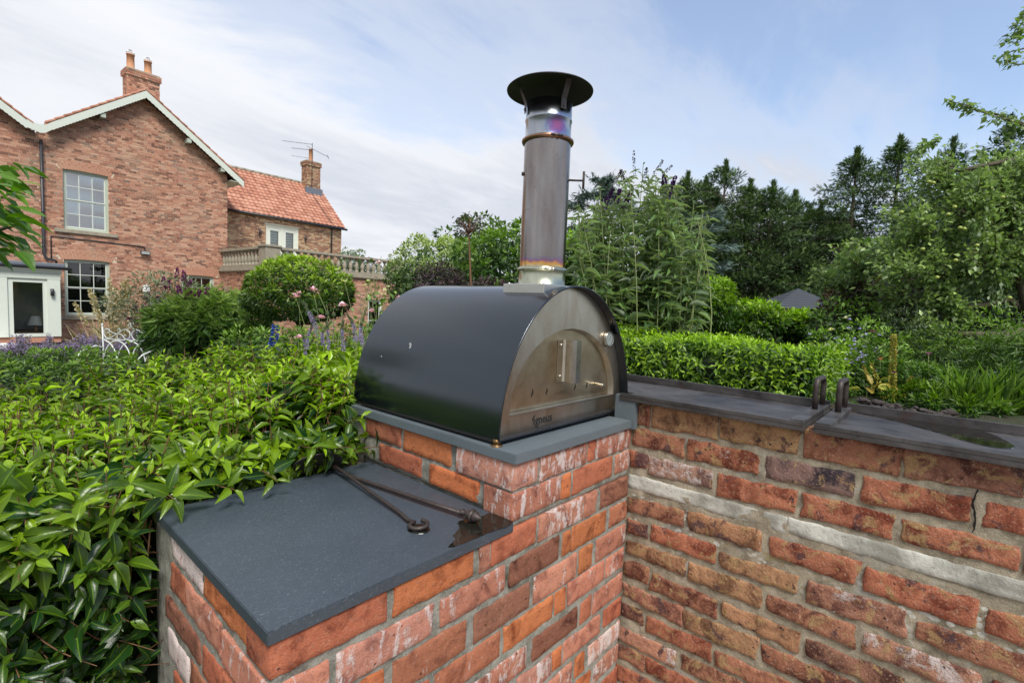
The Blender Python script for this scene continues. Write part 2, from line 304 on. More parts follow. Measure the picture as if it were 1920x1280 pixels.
def tilemat():
    m, nt, p, o = newmat('clay_pantile'); v = gpos(nt); oi = ND(nt, 'ObjectInfo'); g = ND(nt, 'NewGeometry')
    r = MA(nt, 'ADD', oi.outputs['Random'], g.outputs['Random Per Island']); r = MA(nt, 'FRACT', r)
    c = RAMP(nt, r, ((0.0, (.36, .15, .095)), (.5, (.46, .20, .125)), (1.0, (.55, .28, .19))))
    c = MIX(nt, MA(nt, 'MULTIPLY', RAMP(nt, NOISE(nt, v, 3, 5, .6), ((.5, 0.0), (.75, 1.0))), .25), c, (.28, .16, .11))
    L(nt, c, p.inputs['Base Color']); p.inputs['Roughness'].default_value = .8; return m
M['tile'] = tilemat()
def housebrick(name, ramp):
    m, nt, p, o = newmat(name); g = ND(nt, 'NewGeometry'); r = g.outputs['Random Per Island']; v = g.outputs['Position']
    c = RAMP(nt, r, ramp); c = MIX(nt, MA(nt, 'MULTIPLY', NOISE(nt, v, 18, 4), .45), c, MIX(nt, 1.0, c, (.55, .5, .5), 'MULTIPLY'))
    c = MIX(nt, MA(nt, 'MULTIPLY', RAMP(nt, NOISE(nt, v, .9, 6, .65), ((.5, 0.0), (.72, 1.0))), .42), c, (.42, .33, .23))
    L(nt, c, p.inputs['Base Color']); p.inputs['Roughness'].default_value = .9; bump(nt, p, NOISE(nt, v, 60, 4), .006); return m
M['hbrick'] = housebrick('house_brick', ((0.0, (.18, .09, .06)), (.2, (.36, .165, .105)), (.6, (.51, .25, .16)), (.88, (.60, .36, .24)), (1.0, (.22, .145, .115))))
M['hbrick_wing'] = housebrick('wing_brick', ((0.0, (.15, .09, .065)), (.35, (.30, .15, .09)), (.65, (.38, .22, .13)), (.85, (.50, .38, .22)), (1.0, (.42, .34, .22))))
M['hmortar'] = plain('lime_mortar', (.56, .46, .34), .95, 0, .25, 12)
def glassmat(name, tintc, refl):
    m, nt, p, o = newmat(name); nt.nodes.remove(p)
    t = ND(nt, 'BsdfTransparent'); t.inputs[0].default_value = (*tintc, 1); g = ND(nt, 'BsdfGlossy'); g.inputs['Roughness'].default_value = .02
    fr = ND(nt, 'Fresnel'); fr.inputs[0].default_value = 1.5; mx = ND(nt, 'MixShader')
    L(nt, MA(nt, 'ADD', MA(nt, 'MULTIPLY', fr.outputs[0], refl), .06*refl, clamp=True), mx.inputs[0]); L(nt, t.outputs[0], mx.inputs[1]); L(nt, g.outputs[0], mx.inputs[2]); L(nt, mx.outputs[0], o.inputs[0]); return m
M['glass'] = glassmat('window_glass', (.9, .93, .91), 1.1)
M['glass_sky'] = glassmat('boosted_window_glass', (.95, .97, .98), 4.2)  # mirror strength raised past plain glass so the upper sash panes look brighter
m, nt, p, o = newmat('rain_water'); p.inputs['Base Color'].default_value = (.012, .011, .008, 1); p.inputs['Roughness'].default_value = .03; p.inputs['Specular IOR Level'].default_value = .6
bump(nt, p, NOISE(nt, gpos(nt), 40, 2), .0003); M['water'] = m
m, nt, p, o = newmat('garden_soil_and_grass'); v = gpos(nt)
L(nt, MIX(nt, RAMP(nt, NOISE(nt, v, 1.3, 6, .7), ((.42, 0.0), (.58, 1.0))), (.035, .060, .014), (.050, .036, .024)), p.inputs['Base Color']); p.inputs['Roughness'].default_value = 1.0; bump(nt, p, NOISE(nt, v, 25, 6, .7), .05); M['ground'] = m
# ------------------------------------------------------------------ ground
def heightgrid(name, x0, x1, y0, y1, nx, ny, fz, mat_):
    V = [(x0+(x1-x0)*i/nx, y0+(y1-y0)*j/ny) for j in range(ny+1) for i in range(nx+1)]
    me = bpy.data.meshes.new(name); me.from_pydata([(x, y, fz(x, y)) for x, y in V], [], [(j*(nx+1)+i, j*(nx+1)+i+1, (j+1)*(nx+1)+i+1, (j+1)*(nx+1)+i) for j in range(ny) for i in range(nx)])
    me.polygons.foreach_set('use_smooth', [True]*len(me.polygons)); o = link(name, me, mat_); o['kind'] = 'structure'; return o
heightgrid('ground', -600, 600, -600, 600, 60, 60, lambda x, y: -.12, M['ground'])
def pavz(x, y): return -.035+.004*noise.noise(Vector((x*3, y*3, 0)))
def pavemat():
    m, nt, p, o = newmat('sandstone_paving'); v = gpos(nt); b = ND(nt, 'TexBrick'); L(nt, v, b.inputs['Vector']); b.inputs['Scale'].default_value = 1.0; b.inputs['Brick Width'].default_value = .9; b.inputs['Row Height'].default_value = .6; b.inputs['Mortar Size'].default_value = .008
    b.inputs['Color1'].default_value = (.42, .37, .30, 1); b.inputs['Color2'].default_value = (.34, .31, .27, 1); b.inputs['Mortar'].default_value = (.15, .14, .12, 1)
    L(nt, MIX(nt, MA(nt, 'MULTIPLY', NOISE(nt, v, 5, 6, .65), .6), b.outputs[0], (.22, .20, .17)), p.inputs['Base Color']); p.inputs['Roughness'].default_value = .85; return m
heightgrid('patio', -6, 1.62, -7, .84, 30, 30, pavz, pavemat())  # unseen paving, put in pale to bounce light onto bricks and oven front
def sst(a, b, x): t = max(0, min(1, (x-a)/(b-a))); return t*t*(3-2*t)
def bedz(x, y): return -.3 + (1.32+.05*noise.noise(Vector((x*2.1, y*2.1, 0)))+.02*noise.noise(Vector((x*9, y*9, 3))))*sst(10.2, 8.2, x)*sst(2.9, 2.1, y)*sst(-6, -5, y)
heightgrid('raised_flower_bed', 2.0, 10.5, -6, 3.0, 120, 120, bedz, M['ground'])
# ------------------------------------------------------------------ bricks of the two near walls
def lattice_brick(quad, depth, plane, amp=.0016, rnd=.0035, seed=0, jit=.0022):
    """quad: 4 points (s,z) TL TR BR BL in the wall plane; plane(s, z, out) -> xyz, out = metres proud of the face"""
    TL, TR, BR, BL = [Vector((a, b)) for a, b in quad]
    ln = (TR-TL).length; nx = max(6, int(ln/.014)+2); nz = 7; ny = 3; idx = {}; V = []; e = .0032/ln; AX = [0, e]+[e+(1-2*e)*i/(nx-2) for i in range(1, nx-2)]+[1-e, 1]; e = .05; AZ_ = [0, e]+[e+(1-2*e)*i/(nz-2) for i in range(1, nz-2)]+[1-e, 1]
    def P(i, j, k):
        if (i, j, k) in idx: return idx[i, j, k]
        a = AX[i]; b = AZ_[j]; c = k/ny; q = TL.lerp(TR, a).lerp(BL.lerp(BR, a), b)
        ed = (i in (0, nx))+(j in (0, nz))+(k == 0); out = -c*depth
        nn = noise.noise(Vector((q.x*9+seed*7.3, q.y*9, seed*3.1)))*.5+noise.noise(Vector((q.x*38+seed, q.y*38, seed*5.7+c*3)))*.5
        n2 = noise.noise(Vector((q.x*30+seed*1.7, q.y*30+9, seed+4.2)))
        cx = (TL+TR+BR+BL)/4; d = q-cx
        if i in (0, 1, nx-1, nx): q = q+Vector(((1 if d.x > 0 else -1)*(jit*n2*1.6+.0030-(rnd*.15 if k == 0 else 0)-(rnd*.25 if j in (0, nz) else 0)), 0))
        if j in (0, 1, nz-1, nz): q = q+Vector((0, (1 if d.y > 0 else -1)*(jit*n2*1.6+.0030-(rnd*.15 if k == 0 else 0)-(rnd*.25 if i in (0, nx) else 0))))
        if k == 0:
            out += nn*amp*2
            if i in (0, nx) or j in (0, nz): out = out*.8-rnd*.8
        V.append(plane(q.x, q.y, out)); idx[i, j, k] = len(V)-1; return idx[i, j, k]
    F = [(P(i, j, 0), P(i, j+1, 0), P(i+1, j+1, 0), P(i+1, j, 0)) for i in range(nx) for j in range(nz)]
    for k in range(ny):
        for i in range(nx): F += [(P(i, 0, k), P(i+1, 0, k), P(i+1, 0, k+1), P(i, 0, k+1)), (P(i, nz, k), P(i, nz, k+1), P(i+1, nz, k+1), P(i+1, nz, k))]
        for j in range(nz): F += [(P(0, j, k), P(0, j, k+1), P(0, j+1, k+1), P(0, j+1, k)), (P(nx, j, k), P(nx, j+1, k), P(nx, j+1, k+1), P(nx, j, k+1))]
    return V, F
PAL = dict(o=((.50, .145, .045), .2), r=((.41, .110, .055), .4), p=((.45, .18, .12), .75), d=((.19, .07, .045), .3), w=((.50, .24, .18), 1.05), b=((.35, .115, .06), .5),
    B=((.34, .135, .08), .35), R=((.42, .130, .070), .40), Y=((.40, .23, .115), .3), D=((.21, .095, .07), .25), W=((.48, .30, .24), 1.0), G=((.10, .085, .10), .2), P=((.46, .22, .15), .65))
def add_brick(parent, loc, quad, depth, plane, tone, mat_, seed, amp=.0016, rnd=.0035, jit=.0022):
    V, F = lattice_brick(quad, depth, lambda s, z, o: Vector(plane(s, z, o))-loc, amp, rnd, seed, jit)
    me = bpy.data.meshes.new('brick'); me.from_pydata(V, [], F); me.polygons.foreach_set('use_smooth', [True]*len(F)); me.update()
    c, a = PAL[tone]; r = random.uniform(.82, 1.18); g = random.uniform(.92, 1.1)
    return link('brick', me, mat_, parent, color=(c[0]*r, c[1]*r*g, c[2]*r*g, a*random.uniform(.7, 1.15)))
def mortar_plate(parent, loc, x0, x1, z0, z1, plane, mat_, seed, rec=.0042, step=.011, name='mortar'):
    nx = int((x1-x0)/step); nz = int((z1-z0)/step); V = []; F = []
    for j in range(nz+1):
        for i in range(nx+1):
            s = x0+(x1-x0)*i/nx; z = z0+(z1-z0)*j/nz
            o = -rec+.0034*noise.noise(Vector((s*13+seed, z*13, 1)))+.0030*noise.noise(Vector((s*45, z*45, seed)))
            if i in (0, nx) or j in (0, nz): o = -.012
            V.append(Vector(plane(s, z, o))-loc)
    F = [(j*(nx+1)+i, j*(nx+1)+i+1, (j+1)*(nx+1)+i+1, (j+1)*(nx+1)+i) for j in range(nz) for i in range(nx)]
    me = bpy.data.meshes.new(name); me.from_pydata(V, [], F); me.polygons.foreach_set('use_smooth', [True]*len(F)); return link(name, me, mat_, parent)
FY = .829; UX = .966; LX = .347
pl_front = lambda s, z, o: (s, FY-o, z); pl_lu = lambda s, z, o: (UX-o, s, z); pl_ll = lambda s, z, o: (LX-o, s, z); pl_wall = lambda s, z, o: (1.6-o, s, z)
LOC = Vector((.97, 1.2, 0))
plinth = thing('brick_plinth', LOC, 'stepped red brick plinth with whitish bloom carrying the black oven', 'brick plinth')
mb = MB(); mb.box((LX+.012-LOC.x, FY+.012-LOC.y, -.12), (1.595-LOC.x, 1.60-LOC.y, 1.06)); mb.box((UX+.012-LOC.x, FY+.012-LOC.y, 1.0601), (1.595-LOC.x, 1.60-LOC.y, 1.2395)); mb.build('core', M['mortar'], plinth)
COURSES = [(1.2405, 1.170, 'wprp', [(.966,1.065,.22),(1.081,1.311),(1.327,1.365),(1.375,1.592)]),
 (1.156, 1.087, 'porp', [(.966,1.181,.106),(1.189,1.230),(1.246,1.474),(1.497,1.592)]),
 (1.0605, .992, 'roprppd', [(.347,.579,.10),(.601,.826),(.852,.887),(.893,1.070),(1.085,1.309),(1.321,1.384),(1.412,1.592)]),
 (.973, .905, 'pwpdoob', [(.347,.453,.226),(.473,.706),(.730,.948),(.969,1.184),(1.207,1.245),(1.255,1.452),(1.481,1.592)]),
 (.884, .812, 'robdpop', [(.347,.449,.22),(.461,.576),(.604,.811),(.840,1.052),(1.075,1.284),(1.304,1.374),(1.402,1.592)]),
 (.797, .728, 'wrbooppr', [(.347,.57,.10),(.59,.70),(.719,.936),(.953,1.166),(1.179,1.233),(1.249,1.460),(1.474,1.592)]),
 (.702, .634, 'pwopdbp', [(.347,.45,.22),(.46,.56),(.58,.80),(.813,1.051),(1.081,1.303),(1.325,1.385),(1.402,1.592)]),
 (.612, .547, 'rpbwopr', [(.347,.57,.10),(.59,.78),(.80,1.005),(1.021,1.174),(1.181,1.227),(1.238,1.450),(1.475,1.592)]),
 (.525, .459, 'oprbpow', [(.347,.45,.22),(.47,.69),(.71,.92),(.94,1.145),(1.161,1.288),(1.308,1.360),(1.389,1.592)]),
 (.433, .372, 'prbopop', [(.347,.57,.10),(.59,.80),(.82,1.04),(1.06,1.17),(1.19,1.31),(1.327,1.405),(1.428,1.592)]),
 (.345, .28, 'robprbr', [(.347,.45,.22),(.47,.69),(.71,.93),(.95,1.16),(1.18,1.28),(1.30,1.47),(1.487,1.592)]),
 (.255, .19, 'rpobr', [(.347,.57,.10),(.59,.80),(.82,1.04),(1.06,1.28),(1.30,1.592)]),
 (.165, .10, 'brporb', [(.347,.45,.22),(.47,.69),(.71,.93),(.95,1.16),(1.18,1.38),(1.40,1.592)])]
sd_ = 1
for zt, zb, tones, ivs in COURSES:
    for k, iv in enumerate(ivs):
        a, b = iv[0], iv[1]; j = lambda: random.uniform(-.003, .003); dp = iv[2] if len(iv) > 2 else .05; sd_ += 1
        big = random.random() < .25
        add_brick(plinth, LOC, [(a, zt+j() if zt < 1.05 or zt not in (1.2405, 1.0605) else zt), (b, zt+j() if zt not in (1.2405, 1.0605) else zt), (b+j()*.6, zb+j()), (a, zb+j())], dp, pl_front, tones[k % len(tones)], M['brick_new'], sd_, .0014 if not big else .003)
LU = [('b', 1.532,1.331,1.236,1.178), ('o', 1.309,1.083,1.236,1.172), ('r', 1.446,1.219,1.160,1.103), ('o', 1.175,.959,1.155,1.097)]
for t, a, b, zt, zb in LU: sd_ += 1; add_brick(plinth, LOC, [(a, zt), (b, zt), (b, zb), (a, zb)], .05, pl_lu, t, M['brick_new'], sd_)
LLQ = [('w', 1.408,1.183,1.053,1.000), ('o', 1.167,.935,1.052,1.000), ('b', 1.411,1.303,.980,.915), ('p', 1.296,1.07,.980,.912), ('d', 1.46,1.20,.875,.822), ('r', 1.182,1.06,.880,.815),
 ('w', 1.45,1.29,.790,.727), ('b', 1.272,1.03,.797,.735), ('p', 1.02,.94,.797,.735), ('r', 1.40,1.18,.70,.635), ('o', 1.16,1.06,.70,.635), ('w', 1.38,1.17,.612,.55), ('b', 1.15,.94,.612,.55), ('o', 1.4,1.18,.525,.46), ('r', 1.16,1.06,.525,.46), ('p', 1.40,1.18,.43,.37), ('b', 1.16,.94,.43,.37)]
for t, a, b, zt, zb in LLQ: sd_ += 1; add_brick(plinth, LOC, [(a, zt), (b, zt), (b, zb), (a, zb)], .05, pl_ll, t, M['brick_new'], sd_, .003)
mortar_plate(plinth, LOC, LX, 1.598, .05, 1.061, pl_front, M['mortar'], 1); mortar_plate(plinth, LOC, UX, 1.598, 1.062, 1.2395, pl_front, M['mortar'], 2)
mortar_plate(plinth, LOC, FY+.002, 1.56, 1.085, 1.2395, pl_lu, M['mortar'], 3); mortar_plate(plinth, LOC, FY+.002, 1.56, .05, 1.061, pl_ll, M['mortar'], 4)
# garden wall on the right
WALLQ = [[[0.817,1.332],[0.769,1.33],[0.769,1.251],[0.815,1.253]],[[0.754,1.333],[0.536,1.327],[0.537,1.257],[0.754,1.253]],[[0.525,1.327],[0.309,1.328],[0.308,1.258],[0.525,1.262]],[[0.292,1.327],[0.073,1.326],[0.08,1.258],[0.289,1.257]],[[0.07,1.327],[-0.141,1.328],[-0.143,1.267],[0.066,1.258]],[[0.824,1.235],[0.639,1.233],[0.64,1.177],[0.824,1.177]],[[0.623,1.236],[0.407,1.235],[0.409,1.175],[0.622,1.172]],[[0.386,1.234],[0.171,1.235],[0.171,1.174],[0.385,1.173]],[[0.149,1.235],[-0.06,1.236],[-0.062,1.179],[0.15,1.167]],[[-0.09,1.235],[-0.174,1.236],[-0.179,1.182],[-0.088,1.18]],[[0.83,1.15],[0.768,1.152],[0.765,1.102],[0.828,1.096]],[[0.758,1.147],[0.544,1.151],[0.543,1.096],[0.759,1.087]],[[0.519,1.145],[0.303,1.149],[0.306,1.089],[0.519,1.08]],[[0.286,1.148],[0.08,1.149],[0.082,1.09],[0.284,1.088]],[[0.058,1.142],[-0.15,1.15],[-0.148,1.094],[0.057,1.093]],[[-0.161,1.15],[-0.289,1.149],[-0.294,1.093],[-0.164,1.094]],[[0.83,0.981],[0.624,0.995],[0.623,0.94],[0.83,0.936]],[[0.61,0.996],[0.386,1.003],[0.386,0.945],[0.602,0.938]],[[0.36,0.995],[0.14,1.001],[0.148,0.937],[0.357,0.943]],[[0.124,0.993],[-0.091,0.995],[-0.094,0.928],[0.125,0.933]],[[-0.112,0.985],[-0.226,0.987],[-0.231,0.922],[-0.11,0.928]],[[0.825,0.903],[0.752,0.902],[0.749,0.86],[0.825,0.853]],[[0.732,0.909],[0.516,0.914],[0.516,0.856],[0.734,0.856]],[[0.496,0.896],[0.281,0.904],[0.283,0.855],[0.497,0.851]],[[0.252,0.903],[0.037,0.913],[0.035,0.847],[0.255,0.843]],[[0.016,0.899],[-0.201,0.903],[-0.205,0.843],[0.015,0.853]],[[0.827,0.823],[0.607,0.832],[0.61,0.78],[0.825,0.779]],[[0.592,0.828],[0.376,0.828],[0.377,0.772],[0.591,0.774]],[[0.355,0.82],[0.139,0.823],[0.137,0.763],[0.355,0.774]],[[0.117,0.815],[-0.111,0.821],[-0.111,0.766],[0.117,0.762]],[[-0.132,0.821],[-0.279,0.818],[-0.283,0.766],[-0.133,0.769]],[[0.829,0.747],[0.738,0.753],[0.737,0.693],[0.828,0.697]],[[0.722,0.74],[0.502,0.739],[0.5,0.678],[0.723,0.686]],[[0.481,0.741],[0.268,0.741],[0.267,0.685],[0.482,0.695]],[[0.247,0.735],[0.027,0.736],[0.029,0.681],[0.246,0.688]],[[0.009,0.734],[-0.206,0.735],[-0.21,0.68],[0.007,0.679]],[[0.829,0.662],[0.611,0.663],[0.61,0.603],[0.827,0.617]],[[0.602,0.654],[0.374,0.672],[0.377,0.607],[0.598,0.599]],[[0.358,0.659],[0.107,0.667],[0.106,0.61],[0.356,0.61]],[[0.084,0.666],[-0.123,0.669],[-0.127,0.617],[0.082,0.611]],[[0.833,0.589],[0.753,0.59],[0.75,0.542],[0.832,0.544]],[[0.732,0.58],[0.509,0.588],[0.51,0.533],[0.728,0.527]],[[0.495,0.572],[0.274,0.584],[0.27,0.531],[0.492,0.525]],[[0.25,0.583],[0.044,0.588],[0.04,0.535],[0.248,0.531]],[[0.832,0.493],[0.624,0.502],[0.622,0.446],[0.835,0.445]],[[0.601,0.504],[0.41,0.512],[0.406,0.461],[0.598,0.459]],[[0.386,0.512],[0.163,0.517],[0.159,0.464],[0.384,0.461]],[[0.839,0.427],[0.733,0.431],[0.731,0.374],[0.839,0.381]],[[0.72,0.428],[0.512,0.436],[0.508,0.388],[0.719,0.379]],[[0.49,0.435],[0.292,0.44],[0.288,0.388],[0.488,0.384]],[[0.837,0.341],[0.634,0.358],[0.63,0.302],[0.836,0.289]],[[0.61,0.357],[0.416,0.367],[0.412,0.316],[0.611,0.303]]]
TON = 'BYYBD BRGRR RWRRRR BYRRR BRYPB YYBPRB BYDRP YBPDR BRPB GBRY RYWDR WPRBR YBRD'.replace(' ', '')
WLOC = Vector((1.78, 0, 0))
gw = thing('garden_wall', WLOC, 'old mottled brick garden wall with a pale concrete strip and crumbling mortar', 'garden wall')
mb = MB(); mb.box((1.616-WLOC.x, -3.2, -.12), (1.955-WLOC.x, 1.60, 1.27)); mb.box((1.616-WLOC.x, -3.2, 1.2701), (1.955-WLOC.x, .872, 1.331)); mb.box((1.685-WLOC.x, .8722, 1.2701), (1.955-WLOC.x, 1.60, 1.331)); mb.build('core', M['mortar_tan'], gw)
mortar_plate(gw, WLOC, -3.2, .868, .0, 1.3305, pl_wall, M['mortar_tan'], 5, .0046, .011)
for k, q in enumerate(WALLQ):
    q = [tuple(p_) for p_ in q]; sd_ += 1
    if k < 5: q = [(q[0][0], 1.3318), (q[1][0], 1.3318), q[2], q[3]]
    add_brick(gw, WLOC, q, .06, pl_wall, TON[k % len(TON)], M['brick_old'], sd_, .0014, .0030, .0046)
# courses carried on past the frame and down to the ground
zrow = [1.33, 1.235, 1.148, .995, .905, .822, .738, .662, .585, .505, .43, .35]
rights = [-.155, -.19, -.305, -.24, -.215, -.295, -.22, .095-.235, .03, .15, .28, .40]
for r_i, (z, s0) in enumerate(zip(zrow+[.27, .19, .11], rights+[.83, .83, .83])):
    s = s0
    while s > -3.0:
        w = random.choice((.215, .22, .21, .105)); sd_ += 1
        add_brick(gw, WLOC, [(s, z), (s-w, z), (s-w, z-.06), (s, z-.06)], .05, pl_wall, random.choice('BRYPBRD'), M['brick_old'], sd_, .0014, .0030, .0046); s -= w+.02
def stripmat():
    m, nt, p, o = newmat('lichened_concrete'); v = gpos(nt); n = NOISE(nt, v, 9, 6, .65); g = NOISE(nt, v, 90, 5, .7)
    c = MIX(nt, RAMP(nt, n, ((.4, 0.0), (.6, 1.0))), (.27, .265, .23), (.56, .56, .50)); c = MIX(nt, MA(nt, 'MULTIPLY', RAMP(nt, g, ((.30, 1.0), (.40, 0.0))), .7), c, (.09, .10, .10))
    L(nt, c, p.inputs['Base Color']); p.inputs['Roughness'].default_value = .95; bump(nt, p, MA(nt, 'ADD', n, g), .003); return m
M['strip'] = stripmat()
for a, b, zt, zb in ((.834, .323, 1.0655, 1.022), (.317, -.20, 1.069, 1.026), (-.206, -.75, 1.072, 1.028), (-.756, -1.4, 1.07, 1.026)):
    V, F = lattice_brick([(a, zt), (b, zt+.001), (b, zb), (a, zb)], .05, lambda s, z, o: Vector(pl_wall(s, z, o-.0022))-WLOC, .0016, .0022, sd_, .0022); sd_ += 1
    me = bpy.data.meshes.new('concrete_strip'); me.from_pydata(V, [], F); me.polygons.foreach_set('use_smooth', [True]*len(F)); link('concrete_strip', me, M['strip'], gw)
# flat ribbon painted near-black as the shade of split mortar, right end of wall
M['gap_shade'] = plain('painted_gap_shade', (.006, .005, .004), 1)  # near-black stands for the shade inside wall and door gaps
mb = MB(); cr = [(-.0715, 1.262, .004), (-.068, 1.250, .0025), (-.0665, 1.238, .0045), (-.0640, 1.228, .004), (-.0648, 1.221, .0065), (-.0695, 1.209, .004), (-.0700, 1.200, .005), (-.0725, 1.188, .003), (-.0712, 1.176, .005), (-.0718, 1.166, .003), (-.0685, 1.155, .001)]
mb.add([Vector(pl_wall(s-w/2 if False else s+w/2, z, -.0008))-WLOC for s, z, w in cr]+[Vector(pl_wall(s-w/2, z, -.0008))-WLOC for s, z, w in cr], [(i, i+1, i+1+len(cr), i+len(cr)) for i in range(len(cr)-1)])
mb.build('crack_shade', M['gap_shade'], gw)
# ------------------------------------------------------------------ stone slabs
def slab(name, pts, z0, z1, m_, label, bev=.0018):
    c = Vector((sum(p[0] for p in pts)/len(pts), sum(p[1] for p in pts)/len(pts), z0)); bm = bmesh.new()
    lo = [bm.verts.new((x-c.x, y-c.y, 0)) for x, y in pts]; hi = [bm.verts.new((x-c.x, y-c.y, z1-z0)) for x, y in pts]; n = len(pts)
    bm.faces.new(lo[::-1]); bm.faces.new(hi)
    for i in range(n): bm.faces.new((lo[i], lo[(i+1)%n], hi[(i+1)%n], hi[i]))
    bmesh.ops.bevel(bm, geom=bm.edges[:], offset=bev, segments=2, affect='EDGES'); me = bpy.data.meshes.new(name); bm.to_mesh(me); bm.free()
    return tag(link(name, me, m_, loc=c), label, 'stone slab')
slab('worktop_slab', [(.338, .822), (.964, .822), (.964, 1.50), (.338, 1.50)], 1.0615, 1.087, M['slate'], 'dark grey slate worktop slab with two iron tools lying on it')
slab('oven_slab', [(.957, .8185), (1.5735, .8185), (1.5735, 1.62), (.957, 1.62)], 1.241, 1.2685, M['slate_pale'], 'grey stone slab under the black pizza oven')
slab('upstand_slab', [(1.5745, .808), (1.5975, .808), (1.5975, .889), (1.5745, .889)], 1.236, 1.352, M['slate_pale'], 'thin upright stone strip beside the oven against the garden wall')
# ------------------------------------------------------------------ steel trays on the wall
def tray(name, y0, y1, zb, label, endbar, seedt):
    "y0 < y1; endbar: +1 puts the handle bar at the y1 end, -1 at the y0 end"
    c = Vector((1.77, (y0+y1)/2, zb)); t = thing(name, c, label, 'steel tray')
    X0, X1 = 1.571-c.x, 1.962-c.x; a, b = y0-c.y, y1-c.y
    nb = b
    if y1 > 1: b = .868-c.y; MB().box((1.685-c.x, b+.0005, 0), (X1, nb, .014), .0015).build('base_plate', M['dark_metal'], t)
    MB().box((X0, a, 0), (X1, b, .014), .0015).build('base_plate', M['dark_metal'], t)
    zt = .030
    f = MB(); f.box((X0-.001, a, .0142), (X0+.006, b, zt-.004), .001); f.build('front_rim', M['dark_metal'], t)
    f = MB(); f.box((X1-.009, a, .0142), (X1+.001, nb, zt+.012), .0015); f.build('back_rim', M['dark_metal'], t)
    e0, e1 = (b-.038, b-.001) if endbar > 0 else (a+.001, a+.038)
    MB().box((X0+.0062, e0, .0142), (X1-.0092, e1, zt), .0015).build('end_bar', M['dark_metal'], t)
    g0, g1 = (a+.001, a+.009) if endbar > 0 else (b-.009, b-.001)
    gx = X0+.0062
    if y1 > 1: g0, g1, gx = nb-.009, nb-.001, 1.70-c.x
    MB().box((gx, g0, .0142), (X1-.0092, g1, zt), .001).build('end_rim', M['dark_metal'], t)
    yh = (e0+e1)/2; h = MB(); pts = []
    xa, xb = 1.812-c.x, 1.930-c.x; top = .092
    for i in range(7): q = i/6*math.pi/2; pts.append((xa+.022*(1-math.cos(q)) if False else xa+.022-.022*math.cos(q), yh, zt+top-.022+.022*math.sin(q)))
    pts2 = [(xa+xb-p[0], yh, p[2]) for p in pts[::-1]]
    h.tube([(xa, yh, zt-.002)]+[(xa, yh, zt+top*.4)]+pts+pts2+[(xb, yh, zt+top*.4), (xb, yh, zt-.002)], .0088, 12)
    h.build('handle', M['iron'], t); return t
tray('steel_tray', .2915, 1.10, 1.3335, 'dark steel tray plate on the wall beside the oven, dry', -1, 1)
tray('steel_tray', -.60, .2680, 1.3345, 'dark steel tray on the wall holding a puddle of rainwater', 1, 2)
def flat_patch(name, pts, z, m_, label, cat, th=.0012, sub=4, jit=.004):
    "closed irregular outline, smoothed, with a thin rounded body"
    P = []; n = len(pts)
    for i in range(n):
        p0, p1, p2, p3 = [Vector(pts[(i+k) % n]) for k in (-1, 0, 1, 2)]
        for s in range(sub):
            t = s/sub; q = .5*((2*p1)+(-p0+p2)*t+(2*p0-5*p1+4*p2-p3)*t*t+(-p0+3*p1-3*p2+p3)*t**3)
            nn = noise.noise_vector(Vector((q.x*60, q.y*60, z))); P.append(q+Vector((nn.x, nn.y))*jit)
    c = sum(P, Vector((0, 0)))/len(P); mb = MB()
    A = [(p.x-c.x, p.y-c.y, 0) for p in P]; B = [((p.x-c.x)*.985, (p.y-c.y)*.985, th) for p in P]; k = len(P)
    mb.add(A+B, [(i, (i+1)%k, k+(i+1)%k, k+i) for i in range(k)]+[tuple(range(k, 2*k))]); return tag(mb.build(name, m_, None, loc=(c.x, c.y, z)), label, cat)
flat_patch('puddle', [(1.950, .215), (1.915, .15), (1.865, .083), (1.797, .010), (1.723, -.054), (1.700, -.10), (1.735, -.135), (1.80, -.133), (1.88, -.11), (1.945, -.07), (1.951, .05), (1.952, .14)], 1.3489, M['water'], 'rainwater puddle reflecting the trees in the right steel tray', 'puddle', .0016)
flat_patch('wet_patch', [(.962, .8235), (.962, .90), (.93, .905), (.89, .915), (.862, .925), (.845, .905), (.835, .895), (.80, .875), (.785, .855), (.752, .8365), (.78, .8255), (.87, .8235)], 1.0874, M['water'], 'wet patch at the front corner of the slate slab under the iron finial', 'wet patch', .0005, 5, .0025)
flat_patch('wet_patch', [(.785, .965), (.775, .985), (.752, .985), (.735, .968), (.737, .945), (.757, .930), (.779, .938)], 1.0874, M['water'], 'small round wet patch under the ring of the poker', 'wet patch', .0005, 5, .003)
# ------------------------------------------------------------------ iron tools on the slab
pk = thing('poker', (.76, .96, 1.087), 'iron poker with an open ring handle lying on the slate slab', 'poker')
mb = MB(); ring = [(.0+.0225*math.cos(q), .022*math.sin(q), .0085+.004*(q/5.6)) for q in [math.radians(95+i*15) for i in range(-1, 21)]]
shaft = [(.056, .60, .032), (.043, .43, .024), (.028, .27, .016), (.012, .10, .010), (.001, .040, .0085)]
mb.tube(shaft+ring, .0052, 10); mb.build('shaft', M['iron'], pk)
rk = thing('ash_rake', (.88, .90, 1.087), 'iron rake with a turned finial and a round rusty head at the hedge', 'ash rake')
mb = MB(); mb.tube([(-.082, .60, .030), (-.062, .47, .013), (-.042, .34, .012), (-.018, .16, .013), (.002, .035, .013)], .0058, 10); mb.build('shaft', M['iron'], rk)
d = Vector((.12, -.99, .0)).normalized(); ax = d.to_track_quat('Z', 'Y').to_matrix(); mb = MB()
mb.lathe([(.0058, 0), (.009, .002), (.010, .006), (.006, .010), (.0065, .018), (.010, .022), (.012, .027), (.009, .032), (.007, .034), (.0165, .0345), (.0175, .038), (.0165, .0415), (.010, .043), (.0145, .045), (.0145, .050), (.008, .060), (.0015, .069)], (.001, .036, .0165), 20, ax); mb.build('finial', M['iron'], rk)
